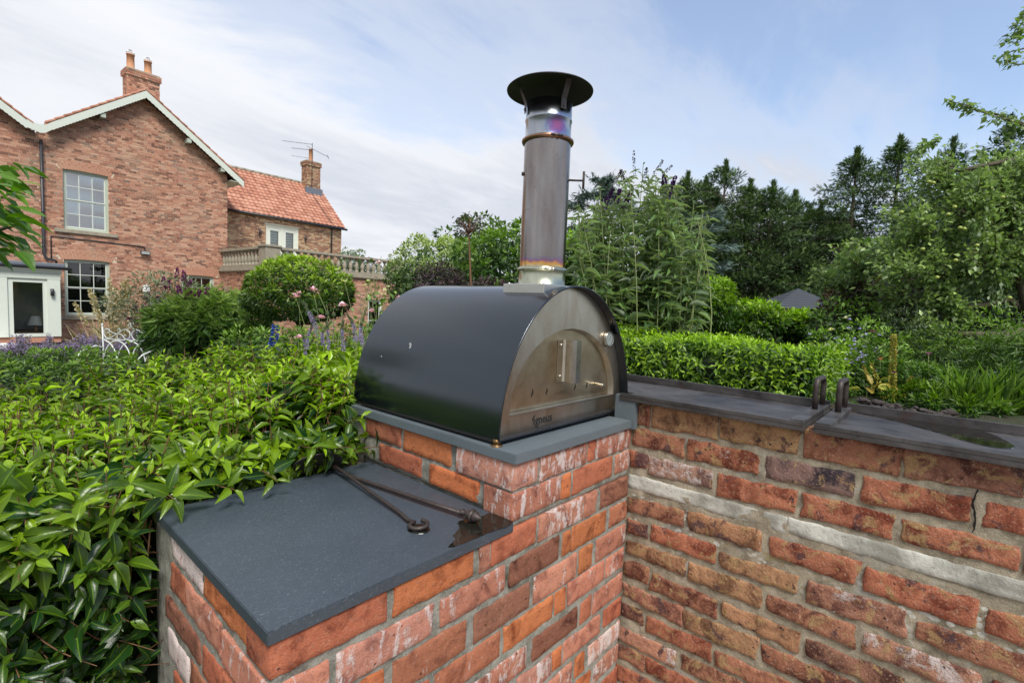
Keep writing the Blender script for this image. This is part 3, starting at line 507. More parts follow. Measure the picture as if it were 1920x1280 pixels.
mb = MB(); ax = Matrix.Rotation(math.radians(-40), 3, 'X') @ Matrix.Rotation(math.radians(12), 3, 'Y')
mb.lathe([(.001, .004), (.035, .002), (.062, 0), (.074, -.004), (.074, -.007), (.062, -.003), (.001, 0)], (-.112, .590, .040), 40, ax, cap=False); mb.build('rake_head', M['dark_metal'], rk)
# ------------------------------------------------------------------ pizza oven
OL = Vector((1.325, .896, 1.2685)); OX, OY, OZ = OL
oven = thing('pizza_oven', OL, 'black domed pizza oven with a steel front and tall flue', 'pizza oven')
HW, HH, BZ, DP = .352, .434, .0185, .729
def arch(hw, hh, n=40, z0=BZ, cx=0): return [(cx-hw*math.cos(math.pi*i/n), z0+hh*math.sin(math.pi*i/n)) for i in range(n+1)]
o_ = arch(HW, HH, 64); i_ = arch(HW-.003, HH-.003, 64); n = len(o_); mb = MB()
ys = [0, .0015, DP]
V = []
for y in (0, DP): V += [(x, y, z) for x, z in o_]
for y in (0, DP): V += [(x, y, z) for x, z in i_]
F = [(i, i+1, n+i+1, n+i) for i in range(n-1)]; mb.add(V, [f[::-1] for f in F], True)
me_shell = MB(); me_shell.add(V, [f[::-1] for f in F]+[(2*n+i, 2*n+i+1, 3*n+i+1, 3*n+i) for i in range(n-1)], True)
me_shell.add(V, [(i, i+1, 2*n+i+1, 2*n+i) for i in range(n-1)]+[(n+i, 3*n+i, 3*n+i+1, n+i+1) for i in range(n-1)])
me_shell.build('shell', M['black'], oven)
mb = MB(); mb.tube([(x*1.0, -.0005, z) for x, z in arch(HW-.0012, HH-.0012, 64)], .0028, 6); mb.build('shell_edge', M['black'], oven)
PF = lambda a, b, d: (a, .030+d, b); DH, DHH, DZ, DX = .288, .243, .0735, .011
door_arch = arch(DH, DHH, 40, DZ, DX)
mb = MB(); ring_o = arch(HW-.004, HH-.004, 56); mb.prism([ring_o, door_arch[::-1]], PF, .0015); mb.build('front_plate', M['steel_face'], oven)
mb = MB(); nn = len(door_arch)
mb.add([(x, .0312, z) for x, z in door_arch]+[(DX+(x-DX)*.985, .040, DZ+(z-DZ)*.985) for x, z in door_arch]+[(DX+(x-DX)*.972, .052, DZ+(z-DZ)*.972) for x, z in door_arch], [(k*nn+i, k*nn+i+1, (k+1)*nn+i+1, (k+1)*nn+i) for k in (0, 1) for i in range(nn-1)], True)
mb.build('door_reveal', M['steel_face'], oven)
MB().box((DX-DH-.001, .0265, DZ-.0045), (DX+DH+.001, .050, DZ), .001).build('door_sill', M['steel'], oven)
MB().prism([arch(HW-.004, HH-.004, 40)], lambda a, b, d: (a, DP-.006+d, b), .004).build('back_plate', M['black'], oven)
mb = MB(); mb.box((-HW+.002, .012, BZ-.012), (HW-.002, DP-.004, BZ-.0005), .003); mb.build('base_frame', M['black_in'], oven)
mb = MB(); mb.box((-HW+.004, .002, BZ-.007), (HW-.004, .009, BZ-.001), .001); mb.build('front_rail', M['black'], oven)
M['brass_foot'] = plain('tarnished_brass', (.20, .12, .05), .4, .8)
for sx in (-1, 1):
    for y in (.04, .66):
        mb = MB(); mb.lathe([(.017, 0), (.017, .002), (.0085, .0025), (.0085, .0065), (.0105, .007), (.0105, .019)], (sx*(.345 if y < .1 else .31), y if y > .1 else .013, 0), 16); mb.build('foot', M['brass_foot'], oven)
# door, sunk in the arch
mb = MB(); mb.prism([arch(DH*.972, DHH*.972, 36, DZ+.001, DX)], lambda a, b, d: (a, .050+d, b), .006); door = mb.build('door', M['steel_door'], oven)
for x, z in ((1.171, 1.388), (1.243, 1.386), (1.400, 1.385), (1.472, 1.385)):
    pts = [(-.004, -.013), (.002, -.004), (.0055, .003), (.0025, .009), (-.001, .014), (-.0005, .005), (-.0045, -.002)]
    MB().prism([[(x-OX+a, z-OZ+b) for a, b in pts]], lambda a, b, d: (a, .0492+d, b), .0006).build('air_slot', M['gap_shade'], door)
hd = MB()
def strip(mb, prof, z0, z1, th=.0016):
    "sheet bent along profile (x, y) from height z0 to z1"
    P = [Vector(p) for p in prof]; A = []; B = []
    for i, p in enumerate(P):
        t = (P[min(i+1, len(P)-1)]-P[max(i-1, 0)]).normalized(); nrm = Vector((-t.y, t.x)); A.append(p+nrm*th/2); B.append(p-nrm*th/2)
    lp = [(q.x, q.y) for q in A]+[(q.x, q.y) for q in B[::-1]]
    mb.prism([lp], lambda a, b, d: (a, b, z0+d), z1-z0)
hz0, hz1 = 1.412-OZ, 1.549-OZ
strip(hd, [(-.036, .0475), (-.008, .0475), (-.0015, .040), (-.0205, .004)], hz0, hz1); hd.build('handle', M['steel_face'], door)
hg = MB(); strip(hg, [(-.0205, .0015), (-.006, -.004), (.022, -.002)], hz0, hz1, .003); hg.build('grip', M['steel'], door)
for z in (1.431, 1.532): mb = MB(); mb.lathe([(.0042, 0), (.0042, .002), (.0018, .0035), (.0, .0038)], (-.020, .0465, z-OZ), 12, Matrix.Rotation(math.pi/2, 3, 'X')); mb.build('rivet', M['galv'], door)
mb = MB(); mb.lathe([(.0065, 0), (.0055, .003), (.0048, .006), (.0048, .034), (.0035, .036), (.0, .0365)], (.205, .050, 1.385-OZ), 16, Matrix.Rotation(math.pi/2, 3, 'X') @ Matrix.Rotation(math.radians(-10), 3, 'Y')); mb.build('damper_knob', M['steel'], door)
# writing on the oven
M['ink'] = plain('dark_print', (.012, .012, .012), .6); M['engraved'] = plain('engraved_line', (.09, .068, .042), .6, .4)
def text(s, size, loc, m_, parent, name, bold=.0, sx=1.0, ext=.0003, spacing=1.0):
    cu = bpy.data.curves.new('text', 'FONT'); cu.body = s; cu.size = size; cu.extrude = ext; cu.offset = bold; cu.resolution_u = 3; cu.space_character = spacing
    ob = bpy.data.objects.new('tmp', cu); COL.objects.link(ob); dg = bpy.context.evaluated_depsgraph_get(); me = bpy.data.meshes.new_from_object(ob.evaluated_get(dg))
    bpy.data.objects.remove(ob); me.transform(Matrix.Rotation(math.pi/2, 4, 'X') @ Matrix.Diagonal((sx, 1, 1, 1))); me.name = name
    return link(name, me, m_, parent, loc=loc)
text('gneus', .038, (1.1665-OX, .0296, 1.2965-OZ), M['ink'], oven, 'lettering', .0009, .95, spacing=1.02)
mb = MB(); fx, fz = 1.153-OX, 1.2965-OZ
mb.prism([[(fx+a, fz+b) for a, b in ((.004, 0), (.010, 0), (.010, .016), (.008, .020), (.004, .018))]], lambda a, b, d: (a, .0292+d, b), .0006)
mb.prism([[(fx+a, fz+b) for a, b in ((-.003, .0165), (.000, .023), (.005, .027), (.011, .031), (.0085, .0255), (.0115, .0225), (.007, .0215), (.0025, .0195), (-.0005, .0115))]], lambda a, b, d: (a, .0292+d, b), .0006)
mb.build('flame_mark', M['ink'], oven)
text('CLASSICO', .0165, (1.285-OX, .0494, 1.370-OZ), M['engraved'], door, 'lettering', -.0003, .82, .0002, 1.0)
# thermometer
gx, gz = 1.558-OX, 1.548-OZ; RX = Matrix.Rotation(math.pi/2, 3, 'X'); mb = MB()
mb.lathe([(.020, -.002), (.026, .0), (.028, .004), (.028, .012), (.0255, .0145), (.0235, .0125)], (gx, .030, gz), 32, RX, cap=False); g_ = mb.build('thermometer', M['steel'], oven)
mb = MB(); mb.lathe([(.0, .0), (.0238, .0)], (gx, .0195, gz), 32, RX, cap=False); mb.build('dial', plain('dial_face', (.22, .25, .24), .3, 0, .05), g_)
mb = MB()
for k in range(12):
    q = math.radians(-130+k*23.6); d = Vector((math.sin(q), 0, math.cos(q))); e = Vector((math.cos(q), 0, -math.sin(q)))*.0005; c = Vector((gx, .0189, gz))
    mb.add([c+d*.0175-e, c+d*.0175+e, c+d*.0215+e, c+d*.0215-e], [(0, 1, 2, 3)])
c = Vector((gx, .0187, gz)); mb.add([c+Vector((.001, 0, -.005)), c+Vector((-.001, 0, -.005)), c+Vector((.007, 0, .016))], [(0, 1, 2)]); mb.build('needle', M['ink'], g_)
mb = MB()
# saddle and flue
FXc, FYc = 0, 1.05-OY; S = 1.70-OZ; T = 1.723-OZ
mb = MB(); mb.box((-.12, .049, S-.03), (.12, .219, T), .002); sad = mb.build('saddle', M['galv'], oven)
for x in (-.105, .105):
    for y in (.062, .206): mb = MB(); mb.lathe([(.005, 0), (.005, .003), (0, .005)], (x, y, T), 10); mb.build('bolt', M['galv'], sad)
flue = thing('flue', (0, FYc, T), None, None); 
for k in list(flue.keys()): del flue[k]
flue.parent = oven
mb = MB(); R = .0765
mb.lathe([(R, .045), (R+.0006, .06), (R+.0006, .468)], (0, 0, 0), 64, cap=False)
bpy.data.objects.remove(flue)
FL = Vector((0, FYc, T))
def fl(name, prof, m_, n=64, **k): mb = MB(); mb.lathe(prof, (0, 0, 0), n, cap=False, **k); return mb.build(name, m_, oven, loc=FL)
mb = MB()
for ys_, an, l_ in ((.46, 2.62, .008), (.468, 2.60, .004), (.60, 2.74, .0022)):
    x, z = HW*math.cos(an), BZ+HH*math.sin(an); tq = Vector((-math.sin(an), 0, math.cos(an)*1.2)).normalized(); nq = Vector((math.cos(an), 0, math.sin(an))); c = Vector((x, ys_, z))+nq*.0006
    mb = MB(); mb.add([c-tq*l_+Vector((0, .0012, 0)), c+tq*l_+Vector((0, .002, 0)), c+tq*l_*.8-Vector((0, .0016, 0)), c-tq*l_-Vector((0, .001, 0))], [(0, 1, 2, 3)]); mb.build('bird_mark', M['white'], oven)
pipe = fl('flue_pipe', [(R, .043), (R, .060), (R, .250), (R, .478)], M['flue'])
fl('lower_collar', [(.0795, 0), (.0795, .004), (R+.0018, .005), (R+.0018, .050), (R+.0035, .054), (R+.0035, .058), (R, .060)], M['brass_steel'])
c1 = fl('lower_clamp', [(R+.001, .046), (R+.006, .047), (R+.0085, .051), (R+.006, .056), (R+.001, .057)], M['brass_steel'])
c2 = fl('upper_clamp', [(R, .462), (R+.007, .464), (R+.0095, .469), (R+.009, .474), (R+.002, .477)], M['copper_band'])
fl('top_collar', [(R, .474), (R-.001, .478), (R-.001, .530), (R+.0012, .5335), (R+.0012, .5385), (R-.001, .542), (R-.001, .590), (R-.003, .590), (R-.003, .54)], M['collar'])
fd = -FW  # towards the viewer, for the clamp screws
for c_, z, off in ((c1, .051, .25), (c2, .469, .28)):
    d = (Vector((-FW.x, -FW.y, 0))+Vector((RT.x, RT.y, 0))*off).normalized(); e = Vector((-d.y, d.x, 0)); p = d*(R+.011); mb = MB()
    mb.tube([p-e*.020+Vector((0, 0, z)), p+e*.020+Vector((0, 0, z))], .0032, 8); mb.tube([p+e*.006+Vector((0, 0, z)), p+e*.014+Vector((0, 0, z))], .0055, 6); mb.tube([p-e*.014+Vector((0, 0, z)), p-e*.008+Vector((0, 0, z))], .0055, 6)
    mb.build('clamp_screw', M['galv'] if z < .1 else M['dark_metal'], c_, loc=(0, 0, 0))
cap = fl('rain_cap', [(.0, .678), (.05, .668), (.10, .650), (.138, .6355), (.1415, .6325), (.1410, .6305), (.137, .6320), (.10, .6455), (.05, .6625), (.0, .6725)], M['black_in'], 72)
for ang in (-1.35, .55, 2.6):
    d = (Vector((-FW.x, -FW.y, 0)).normalized()); d = Matrix.Rotation(ang, 3, 'Z') @ d; e = Vector((-d.y, d.x, 0))*.010; mb = MB()
    P = [d*(R+.0025)+Vector((0, 0, .556)), d*(R+.003)+Vector((0, 0, .588)), d*(R+.026)+Vector((0, 0, .640))]
    V = []
    for p in P: V += [p-e, p+e, p+e+d*.002, p-e+d*.002]
    mb.add(V, [(k*4+i, k*4+(i+1)%4, (k+1)*4+(i+1)%4, (k+1)*4+i) for k in range(2) for i in range(4)]+[(3, 2, 1, 0), (8, 9, 10, 11)]); mb.tube([d*(R+.004)+Vector((0, 0, .567)), d*(R+.008)+Vector((0, 0, .567))], .005, 6); mb.build('cap_strap', M['dark_metal'], cap)
rd = Vector((RT.x, RT.y, 0)).normalized(); mb = MB(); zr = .352
mb.tube([rd*(R-.002)+Vector((0, 0, zr)), rd*(R+.048)+Vector((0, 0, zr))], .0035, 8); mb.tube([rd*(R+.048)+Vector((0, 0, zr-.026)), rd*(R+.048)+Vector((0, 0, zr+.030))], .004, 8); mb.build('damper_handle', M['iron'], oven, loc=FL)
mb = MB(); q_ = Matrix.Rotation(.12, 3, 'Z') @ -rd; mb.tube([q_*(R-.002)+Vector((0, 0, zr+.012)), q_*(R+.006)+Vector((0, 0, zr+.012))], .0065, 6); mb.build('damper_nut', M['iron'], oven, loc=FL)
# ------------------------------------------------------------------ house (local frame: x along the gable wall, y behind it, z up)
HA = math.radians(3.0744); HP = Vector((2.01, 22.62, 0))
house = thing('brick_house', HP, 'two storey brick farmhouse with twin gables and pantiled wing', 'house', rot=(0, 0, HA))
def hw(u, v, z): return Matrix.Rotation(HA, 3, 'Z') @ Vector((u, v, z)) + HP
def inpoly(poly, x, y):
    c = False; n = len(poly)
    for i in range(n):
        (x1, y1), (x2, y2) = poly[i], poly[(i+1) % n]
        if (y1 > y) != (y2 > y) and x < (x2-x1)*(y-y1)/(y2-y1)+x1: c = not c
    return c
def brick_field(parent, name, poly, holes, P, m_, keep=None, L_=.215, H_=.0625, J=.0105, header_every=4, zoff=0):
    "every brick of a wall as a small proud block; P(a, b, out) -> local xyz. One joined part."
    mb = MB(); xs = [p[0] for p in poly]; zs = [p[1] for p in poly]; z = min(zs)+zoff; row = 0
    while z < max(zs):
        hd = (row % header_every == 0); L1 = .1025 if hd else L_; x = min(xs)-random.uniform(0, .02)-(0 if row % 2 else (L1+J)/2)
        while x < max(xs):
            w = L1*random.uniform(.96, 1.03); a0, a1 = max(x, min(xs)), min(x+w, max(xs)); b0, b1 = z+random.uniform(-.002, .002), z+H_+random.uniform(-.003, .002)
            x += w+J
            if a1-a0 < .03: continue
            for (hx0, hx1, hz0, hz1) in holes:       # trim against the openings
                if b1 > hz0+.005 and b0 < hz1-.005:
                    if a0 < hx0 < a1: a1 = hx0
                    elif a0 < hx1 < a1: a0 = hx1
            cx, cz = (a0+a1)/2, (b0+b1)/2
            if a1-a0 < .03 or not inpoly(poly, cx, cz) or any(h[0] < cx < h[1] and h[2] < cz < h[3] for h in holes): continue
            if keep and not keep(cx, cz): continue
            o = random.uniform(.005, .012); t = [random.uniform(-.002, .002) for _ in range(4)]
            f = [P(a0, b0, o+t[0]), P(a1, b0, o+t[1]), P(a1, b1, o+t[2]), P(a0, b1, o+t[3])]; g = [P(a0, b0, -.002), P(a1, b0, -.002), P(a1, b1, -.002), P(a0, b1, -.002)]
            mb.add(f+g, [(0, 1, 2, 3), (0, 4, 5, 1), (1, 5, 6, 2), (2, 6, 7, 3), (3, 7, 4, 0)])
        z += H_+J; row += 1
    o = mb.build(name, m_, parent); o['kind'] = 'stuff'; return o
def wall(parent, poly, holes, P, m_, th=.30, name='wall'):
    mb = MB(); mb.prism([poly]+[[(a, b), (a, d), (c, d), (c, b)] for a, c, b, d in [(h[0], h[1], h[2], h[3]) for h in holes]], lambda a, b, d: P(a, b, -d), th); return mb.build(name, m_, parent, fixn=True)
PG = lambda a, b, o: (a, -o, b)
SL = .735; APX, APZ = 2.86, 8.72; ztop = lambda u: APZ-abs(u-APX)*SL
gable = [(-.02, -.2), (5.72, -.2), (5.72, ztop(5.72)), (APX, APZ), (-.02, ztop(-.02))]
W1 = (.58, 1.79, 3.66, 5.66); W2_ = (.56, 1.79, .72, 2.66); W3 = (4.02, 5.20, .62, 2.38)
HOLES = [W1, W2_, W3]
wall(house, gable, HOLES, PG, M['hmortar'])
arches = [(W1, .30), (W2_, .32), (W3, .30)]
def inarch(x, z):
    for (a, b, c, d), h in arches:
        if d-.01 < z < d+h+.02 and a-.10-(z-d)*.45 < x < b+.10+(z-d)*.45 and z < d+h-.10*((x-(a+b)/2)/((b-a)/2+.1))**2+.02: return True
    return False
brick_field(house, 'gable_brickwork', gable, HOLES, PG, M['hbrick'], lambda x, z: not inarch(x, z), header_every=4)
for (a, b, c, d), h in arches:           # splayed brick arches, brick by brick
    n = 17; cx = (a+b)/2
    for i in range(n):
        t0, t1 = (i+.06)/n, (i+.94)/n; lo0, lo1 = a-.06+(b-a+.12)*t0, a-.06+(b-a+.12)*t1
        up0, up1 = cx+(lo0-cx)*1.24, cx+(lo1-cx)*1.24; rz = lambda x: .06*(1-((x-cx)/(b-a)*2)**2)
        z0, z1 = d-.02+rz(lo0)*.6, d+h-.03+rz(lo0)
        for q0, q1 in ((0, .47), (.51, 1)) if i % 2 else ((0, .66), (.70, 1)):
            A = [(lo0+(up0-lo0)*q0, z0+(z1-z0)*q0), (lo1+(up1-lo1)*q0, z0+(z1-z0)*q0), (lo1+(up1-lo1)*q1, z0+(z1-z0)*q1), (lo0+(up0-lo0)*q1, z0+(z1-z0)*q1)]
            mb = MB(); o = random.uniform(.008, .013); mb.add([PG(x, z, o) for x, z in A]+[PG(x, z, -.003) for x, z in A], [(0, 1, 2, 3), (0, 4, 5, 1), (1, 5, 6, 2), (2, 6, 7, 3), (3, 7, 4, 0)]); mb.build('arch_brick', M['hbrick'], house)
# left gable (mostly outside the frame)
lg = [(-5.8, -.2), (-.022, -.2), (-.022, ztop(-.02)), (-2.9, APZ-.1), (-5.8, APZ-.1-2.9*SL)]
wall(house, lg, [], PG, M['hmortar']); brick_field(house, 'left_brickwork', lg, [], PG, M['hbrick'], lambda x, z: x > -2.6, header_every=4, zoff=-.03)
wall(house, [(.3, -.2), (9, -.2), (9, 6.6), (.3, 6.6)], [], lambda a, b, o: (5.72+o, a, b), M['hmortar'])
brick_field(house, 'side_brickwork', [(.0, 2.7), (2.0, 2.7), (2.0, 6.6), (.0, 6.6)], [], lambda a, b, o: (5.72+o, a, b), M['hbrick'])
# roofs
def roofslab(u0, z0, u1, z1, v0, v1, th, m_, name='roof'):
    mb = MB(); L0 = Vector((u1-u0, 0, z1-z0)).normalized(); n = Vector((-L0.z, 0, L0.x)); n = n if n.z > 0 else -n
    P = [Vector((u0, v0, z0)), Vector((u1, v0, z1)), Vector((u1, v1, z1)), Vector((u0, v1, z0))]
    mb.add([p for p in P]+[p+n*th for p in P], [(3, 2, 1, 0), (4, 5, 6, 7), (0, 1, 5, 4), (1, 2, 6, 5), (2, 3, 7, 6), (3, 0, 4, 7)]); return mb.build(name, m_, house, fixn=True)
v_ = -.32; roofz = lambda u: APZ+.12-abs(u-APX)*SL
roofslab(APX, roofz(APX), 6.26, roofz(6.26), v_, 9, .07, M['tile']); roofslab(.16, roofz(.16), APX, roofz(APX), v_, 9, .07, M['tile'])
roofslab(-2.9, APZ+.02, -.16, APZ+.02-2.74*SL, v_, 9, .07, M['tile']); roofslab(-6.2, APZ+.02-3.3*SL, -2.9, APZ+.02, v_, 9, .07, M['tile'])
def verge(u0, z0, u1, z1, n):
    for i in range(n):
        a, b = i/n, (i+1.04)/n; p = Vector((u0+(u1-u0)*a, 0, z0+(z1-z0)*a)); q = Vector((u0+(u1-u0)*b, 0, z0+(z1-z0)*b)); up = Vector((0, 0, 1)); mb = MB()
        lo, hi = (p, q) if p.z < q.z else (q, p); hi = hi-up*.018; lo = lo+up*.012
        V = [lo+Vector((0, y, z)) for y, z in ((v_-.035, .005), (v_-.035, .055), (v_+.05, .078), (v_+.22, .06), (v_+.22, .02))]+[hi+Vector((0, y, z)) for y, z in ((v_-.035, .005), (v_-.035, .055), (v_+.05, .078), (v_+.22, .06), (v_+.22, .02))]
        mb.add([(a_.x, a_.y, a_.z) for a_ in V], [(i_, (i_+1) % 5, 5+(i_+1) % 5, 5+i_) for i_ in range(5)]+[(4, 3, 2, 1, 0), (5, 6, 7, 8, 9)]); mb.build('verge_tile', M['tile'], house, fixn=True)
o7 = .07/math.cos(math.atan(SL))
verge(.14, roofz(.14)+o7, APX, roofz(APX)+o7, 12); verge(6.27, roofz(6.27)+o7, APX, roofz(APX)+o7, 13); verge(-.15, APZ+.02-2.75*SL+o7, -2.9, APZ+.02+o7, 12)
def barge(u0, z0, u1, z1, dep=.245, wav=True):
    N = 60; top = []; bot = []
    for i in range(N+1):
        t = i/N; u = u0+(u1-u0)*t; z = z0+(z1-z0)*t; top.append((u, z)); bot.append((u, z-dep-(.018*abs(math.sin(t*N*math.pi/2)) if wav else 0)))
    MB().prism([top+bot[::-1]], lambda a, b, d: (a, v_-.03+d, b), .028).build('bargeboard', M['white_trim'], house, fixn=True)
b0 = .05
barge(.30, roofz(.30)+b0, APX, roofz(APX)+b0); barge(APX, roofz(APX)+b0, 6.24, roofz(6.24)+b0); barge(-.30, APZ+.02-2.6*SL+b0, -2.9, APZ+.02+b0)
zv = roofz(.30)+b0; MB().prism([[(-.3, zv-.10), (-.18, zv-.04-.10), (0, zv-.17), (.16, zv-.13), (.299, zv+.0), (.299, zv-.245), (.12, zv-.40), (0, zv-.43), (-.14, zv-.38), (-.3, zv-.345)]], lambda a, b, d: (a, v_-.031+d, b), .029).build('valley_board', M['white_trim'], house, fixn=True)
for u, z in ((4.24, 7.53), (5.44, 6.72), (1.62, 7.66)): MB().box((u-.07, v_+.0, z-.09), (u+.07, .0, z+.06)).build('purlin_end', M['sage'], house)
MB().add([(5.735, v_, 6.33), (6.25, v_, 6.30), (6.25, 9, 6.30), (5.735, 9, 6.33), (5.735, v_, 6.36), (6.25, v_, 6.33), (6.25, 9, 6.33), (5.735, 9, 6.36)], [(0, 3, 2, 1), (4, 5, 6, 7), (0, 1, 5, 4), (1, 2, 6, 5), (3, 0, 4, 7)]).build('soffit', M['sage'], house)
# windows
def sash(u0, u1, z0, z1, y, mat_f, cols, rows, name='window', shutters=None,  dark=True, frame=.07, meeting=None):
    mb = MB(); yf = y; fr = frame
    mb.box((u0, yf, z0), (u0+fr, yf+.09, z1)); mb.box((u1-fr, yf, z0), (u1, yf+.09, z1)); mb.box((u0+fr, yf, z0), (u1-fr, yf+.09, z0+fr*1.2)); mb.box((u0+fr, yf, z1-fr), (u1-fr, yf+.09, z1))
    w = mb.build(name, mat_f, house); a0, a1, c0, c1 = u0+fr, u1-fr, z0+fr*1.2, z1-fr
    mid = (c0+c1)/2; g = MB()
    for s, (s0, s1) in enumerate(((c0, mid), (mid, c1))):
        yy = yf+.025 if s else yf+.045; st = .032
        g.box((a0, yy, s0), (a0+st, yy+.03, s1)); g.box((a1-st, yy, s0), (a1, yy+.03, s1)); g.box((a0+st, yy+.001, s0), (a1-st, yy+.029, s0+st)); g.box((a0+st, yy+.001, s1-st), (a1-st, yy+.029, s1))
        for i in range(1, cols): x = a0+(a1-a0)*i/cols; g.box((x-.011, yy+.004, s0+st), (x+.011, yy+.026, s1-st))
        for j in range(1, rows//2): z = s0+(s1-s0)*j/(rows//2); g.box((a0+st, yy+.005, z-.011), (a1-st, yy+.025, z+.011))
    g.build('sash', mat_f if mat_f is not M['sage'] else M['white_trim'], w)
    for j in range(rows):
        for i in range(cols):
            x0, x1 = a0+(a1-a0)*i/cols+.012, a0+(a1-a0)*(i+1)/cols-.012; q0, q1 = c0+(c1-c0)*j/rows+.012, c0+(c1-c0)*(j+1)/rows-.012; yy = yf+(.040 if j >= rows//2 else .060); tl = random.uniform(-.004, .004)
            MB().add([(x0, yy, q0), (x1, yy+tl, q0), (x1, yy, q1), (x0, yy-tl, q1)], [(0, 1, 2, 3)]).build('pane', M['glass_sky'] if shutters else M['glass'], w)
    if shutters:
        s = MB(); ys = yf+.082; n = 3
        for i in range(n):
            x0, x1 = a0+(a1-a0)*i/n+.004, a0+(a1-a0)*(i+1)/n-.004
            s.box((x0, ys, c0), (x0+.045, ys+.03, c1)); s.box((x1-.045, ys, c0), (x1, ys+.03, c1))
            for zz in (c0, (c0+c1)/2-.04, c1-.07): s.box((x0+.045, ys, zz), (x1-.045, ys+.03, zz+.07))
            zz = c0+.09; tiltv = .021 if i < 2 else .006
            while zz < c1-.09:
                if not (c0+c1)/2-.06 < zz < (c0+c1)/2+.05: s.add([(x0+.045, ys-.004, zz-tiltv), (x1-.045, ys-.004, zz-tiltv), (x1-.045, ys+.032, zz+tiltv), (x0+.045, ys+.032, zz+tiltv), (x0+.045, ys-.004, zz-tiltv+.006), (x1-.045, ys-.004, zz-tiltv+.006), (x1-.045, ys+.032, zz+tiltv+.006), (x0+.045, ys+.032, zz+tiltv+.006)], [(3, 2, 1, 0), (4, 5, 6, 7), (0, 1, 5, 4), (2, 3, 7, 6)])
                zz += .042
        s.build('shutter', M['white'], w)
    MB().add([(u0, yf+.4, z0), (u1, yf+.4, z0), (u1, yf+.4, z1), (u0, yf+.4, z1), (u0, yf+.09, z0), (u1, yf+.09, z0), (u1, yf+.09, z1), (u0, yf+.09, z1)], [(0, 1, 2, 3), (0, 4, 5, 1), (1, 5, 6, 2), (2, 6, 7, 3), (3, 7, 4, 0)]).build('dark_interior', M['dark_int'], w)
    return w
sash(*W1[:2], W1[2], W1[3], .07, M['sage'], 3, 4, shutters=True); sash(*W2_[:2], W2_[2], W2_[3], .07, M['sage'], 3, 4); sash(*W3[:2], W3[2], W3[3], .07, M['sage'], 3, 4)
MB().box((.33, -.07, 3.54), (2.04, .10, 3.659), .006).build('window_sill', M['stone'], house); MB().box((.33, -.07, .60), (2.04, .10, .719), .006).build('window_sill', M['stone'], house)
mb = MB(); mb.tube([(.05, -.09, 6.42), (.05, -.09, 2.75), (.12, -.11, 2.62), (.33, -.12, 2.56), (.36, -.10, 2.50)], .042, 10)
for z in (6.3, 5.2, 4.1, 3.0): mb.lathe([(.05, 0), (.05, .05)], (.05, -.09, z), 12)
mb.build('downpipe', M['pvc'], house)
mb = MB(); mb.tube([(.24, -.03, 2.55), (.24, -.03, 3.36), (.26, -.03, 3.38), (2.80, -.03, 3.32), (2.84, -.03, 3.30), (2.84, -.03, 3.17)], .016, 6); mb.build('conduit', M['pvc'], house)
fl_ = thing('floodlight', hw(2.83, -.1, 3.09), 'small black floodlight under the conduit on the gable wall', 'floodlight', rot=(0, 0, HA))
mb = MB(); mb.box((-.15, -.05, -.07), (.15, .02, .07), .01); mb.build('housing', M['pvc'], fl_); MB().box((-.125, -.056, -.05), (.125, -.051, .05)).build('lens', plain('lamp_glass', (.35, .36, .34), .2, 0, .05), fl_); MB().box((-.03, .021, -.03), (.03, .09, .03)).build('bracket', M['pvc'], fl_)
tag(MB().box((-.1, -.09, -.13), (.1, 0, .13), .01).build('meter_box', M['white'], None, loc=hw(2.86, -.012, 1.78), rot=(0, 0, HA)), 'small white meter box on the brick gable wall', 'meter box')
# chimneys
def chimney(u0, u1, v0, v1, z0, z1, m_, pots, cap=.06):
    mb = MB(); mb.box((u0, v0, z0), (u1, v1, z1-.22)); mb.box((u0-.03, v0-.03, z1-.22), (u1+.03, v1+.03, z1-.13)); mb.box((u0-.05, v0-.05, z1-.13), (u1+.05, v1+.05, z1-.0)); c = mb.build('chimney', M['hmortar'], house)
    b_ = MB()
    brick_field(c, 'chimney_brickwork', [(u0, z0), (u1, z0), (u1, z1-.23), (u0, z1-.23)], [], lambda a, b, o: (a, v0-o, b), m_); brick_field(c, 'chimney_brickwork', [(u0-.05, z1-.22), (u1+.05, z1-.22), (u1+.05, z1), (u0-.05, z1)], [], lambda a, b, o: (a, v0-.05-o, b), m_)
    brick_field(c, 'chimney_brickwork', [(v0, z0), (v1, z0), (v1, z1-.23), (v0, z1-.23)], [], lambda a, b, o: (u0-o, a, b), m_); brick_field(c, 'chimney_brickwork', [(v0-.05, z1-.22), (v1+.05, z1-.22), (v1+.05, z1), (v0-.05, z1)], [], lambda a, b, o: (u0-.05-o, a, b), m_)
    MB().box((u0-.02, v0-.02, z1+.0005), (u1+.02, v1+.02, z1+.05), .02).build('flaunching', M['stone'], c)
    for (u, h, r, cage) in pots:
        mb = MB(); v = (v0+v1)/2; mb.lathe([(r*1.1, 0), (r*1.1, .05), (r, .06), (r*.95, h-.04), (r*1.08, h-.035), (r*1.08, h), (r*.85, h)], (u, v, z1+.04), 16); mb.build('chimney_pot', M['terracotta'], c)
        if cage:
            mb = MB()
            for k in range(8): q = k*math.pi/8; mb.tube([(u+r*1.05*math.cos(t)*math.cos(q), v+r*1.05*math.cos(t)*math.sin(q), z1+.04+h+r*1.3*math.sin(t)) for t in [math.pi*i/8 for i in range(9)]], .005, 4)
            mb.build('bird_cage', M['galv'], c)
    return c
chimney(2.50, 3.52, .5, 1.0, 8.0, 9.78, M['hbrick'], [(2.68, .55, .125, 1), (3.22, .50, .12, 1)])
ch2 = chimney(11.08, 11.86, 3.4, 3.95, 7.2, 9.02, M['hbrick_wing'], [(11.45, .68, .11, 0)])
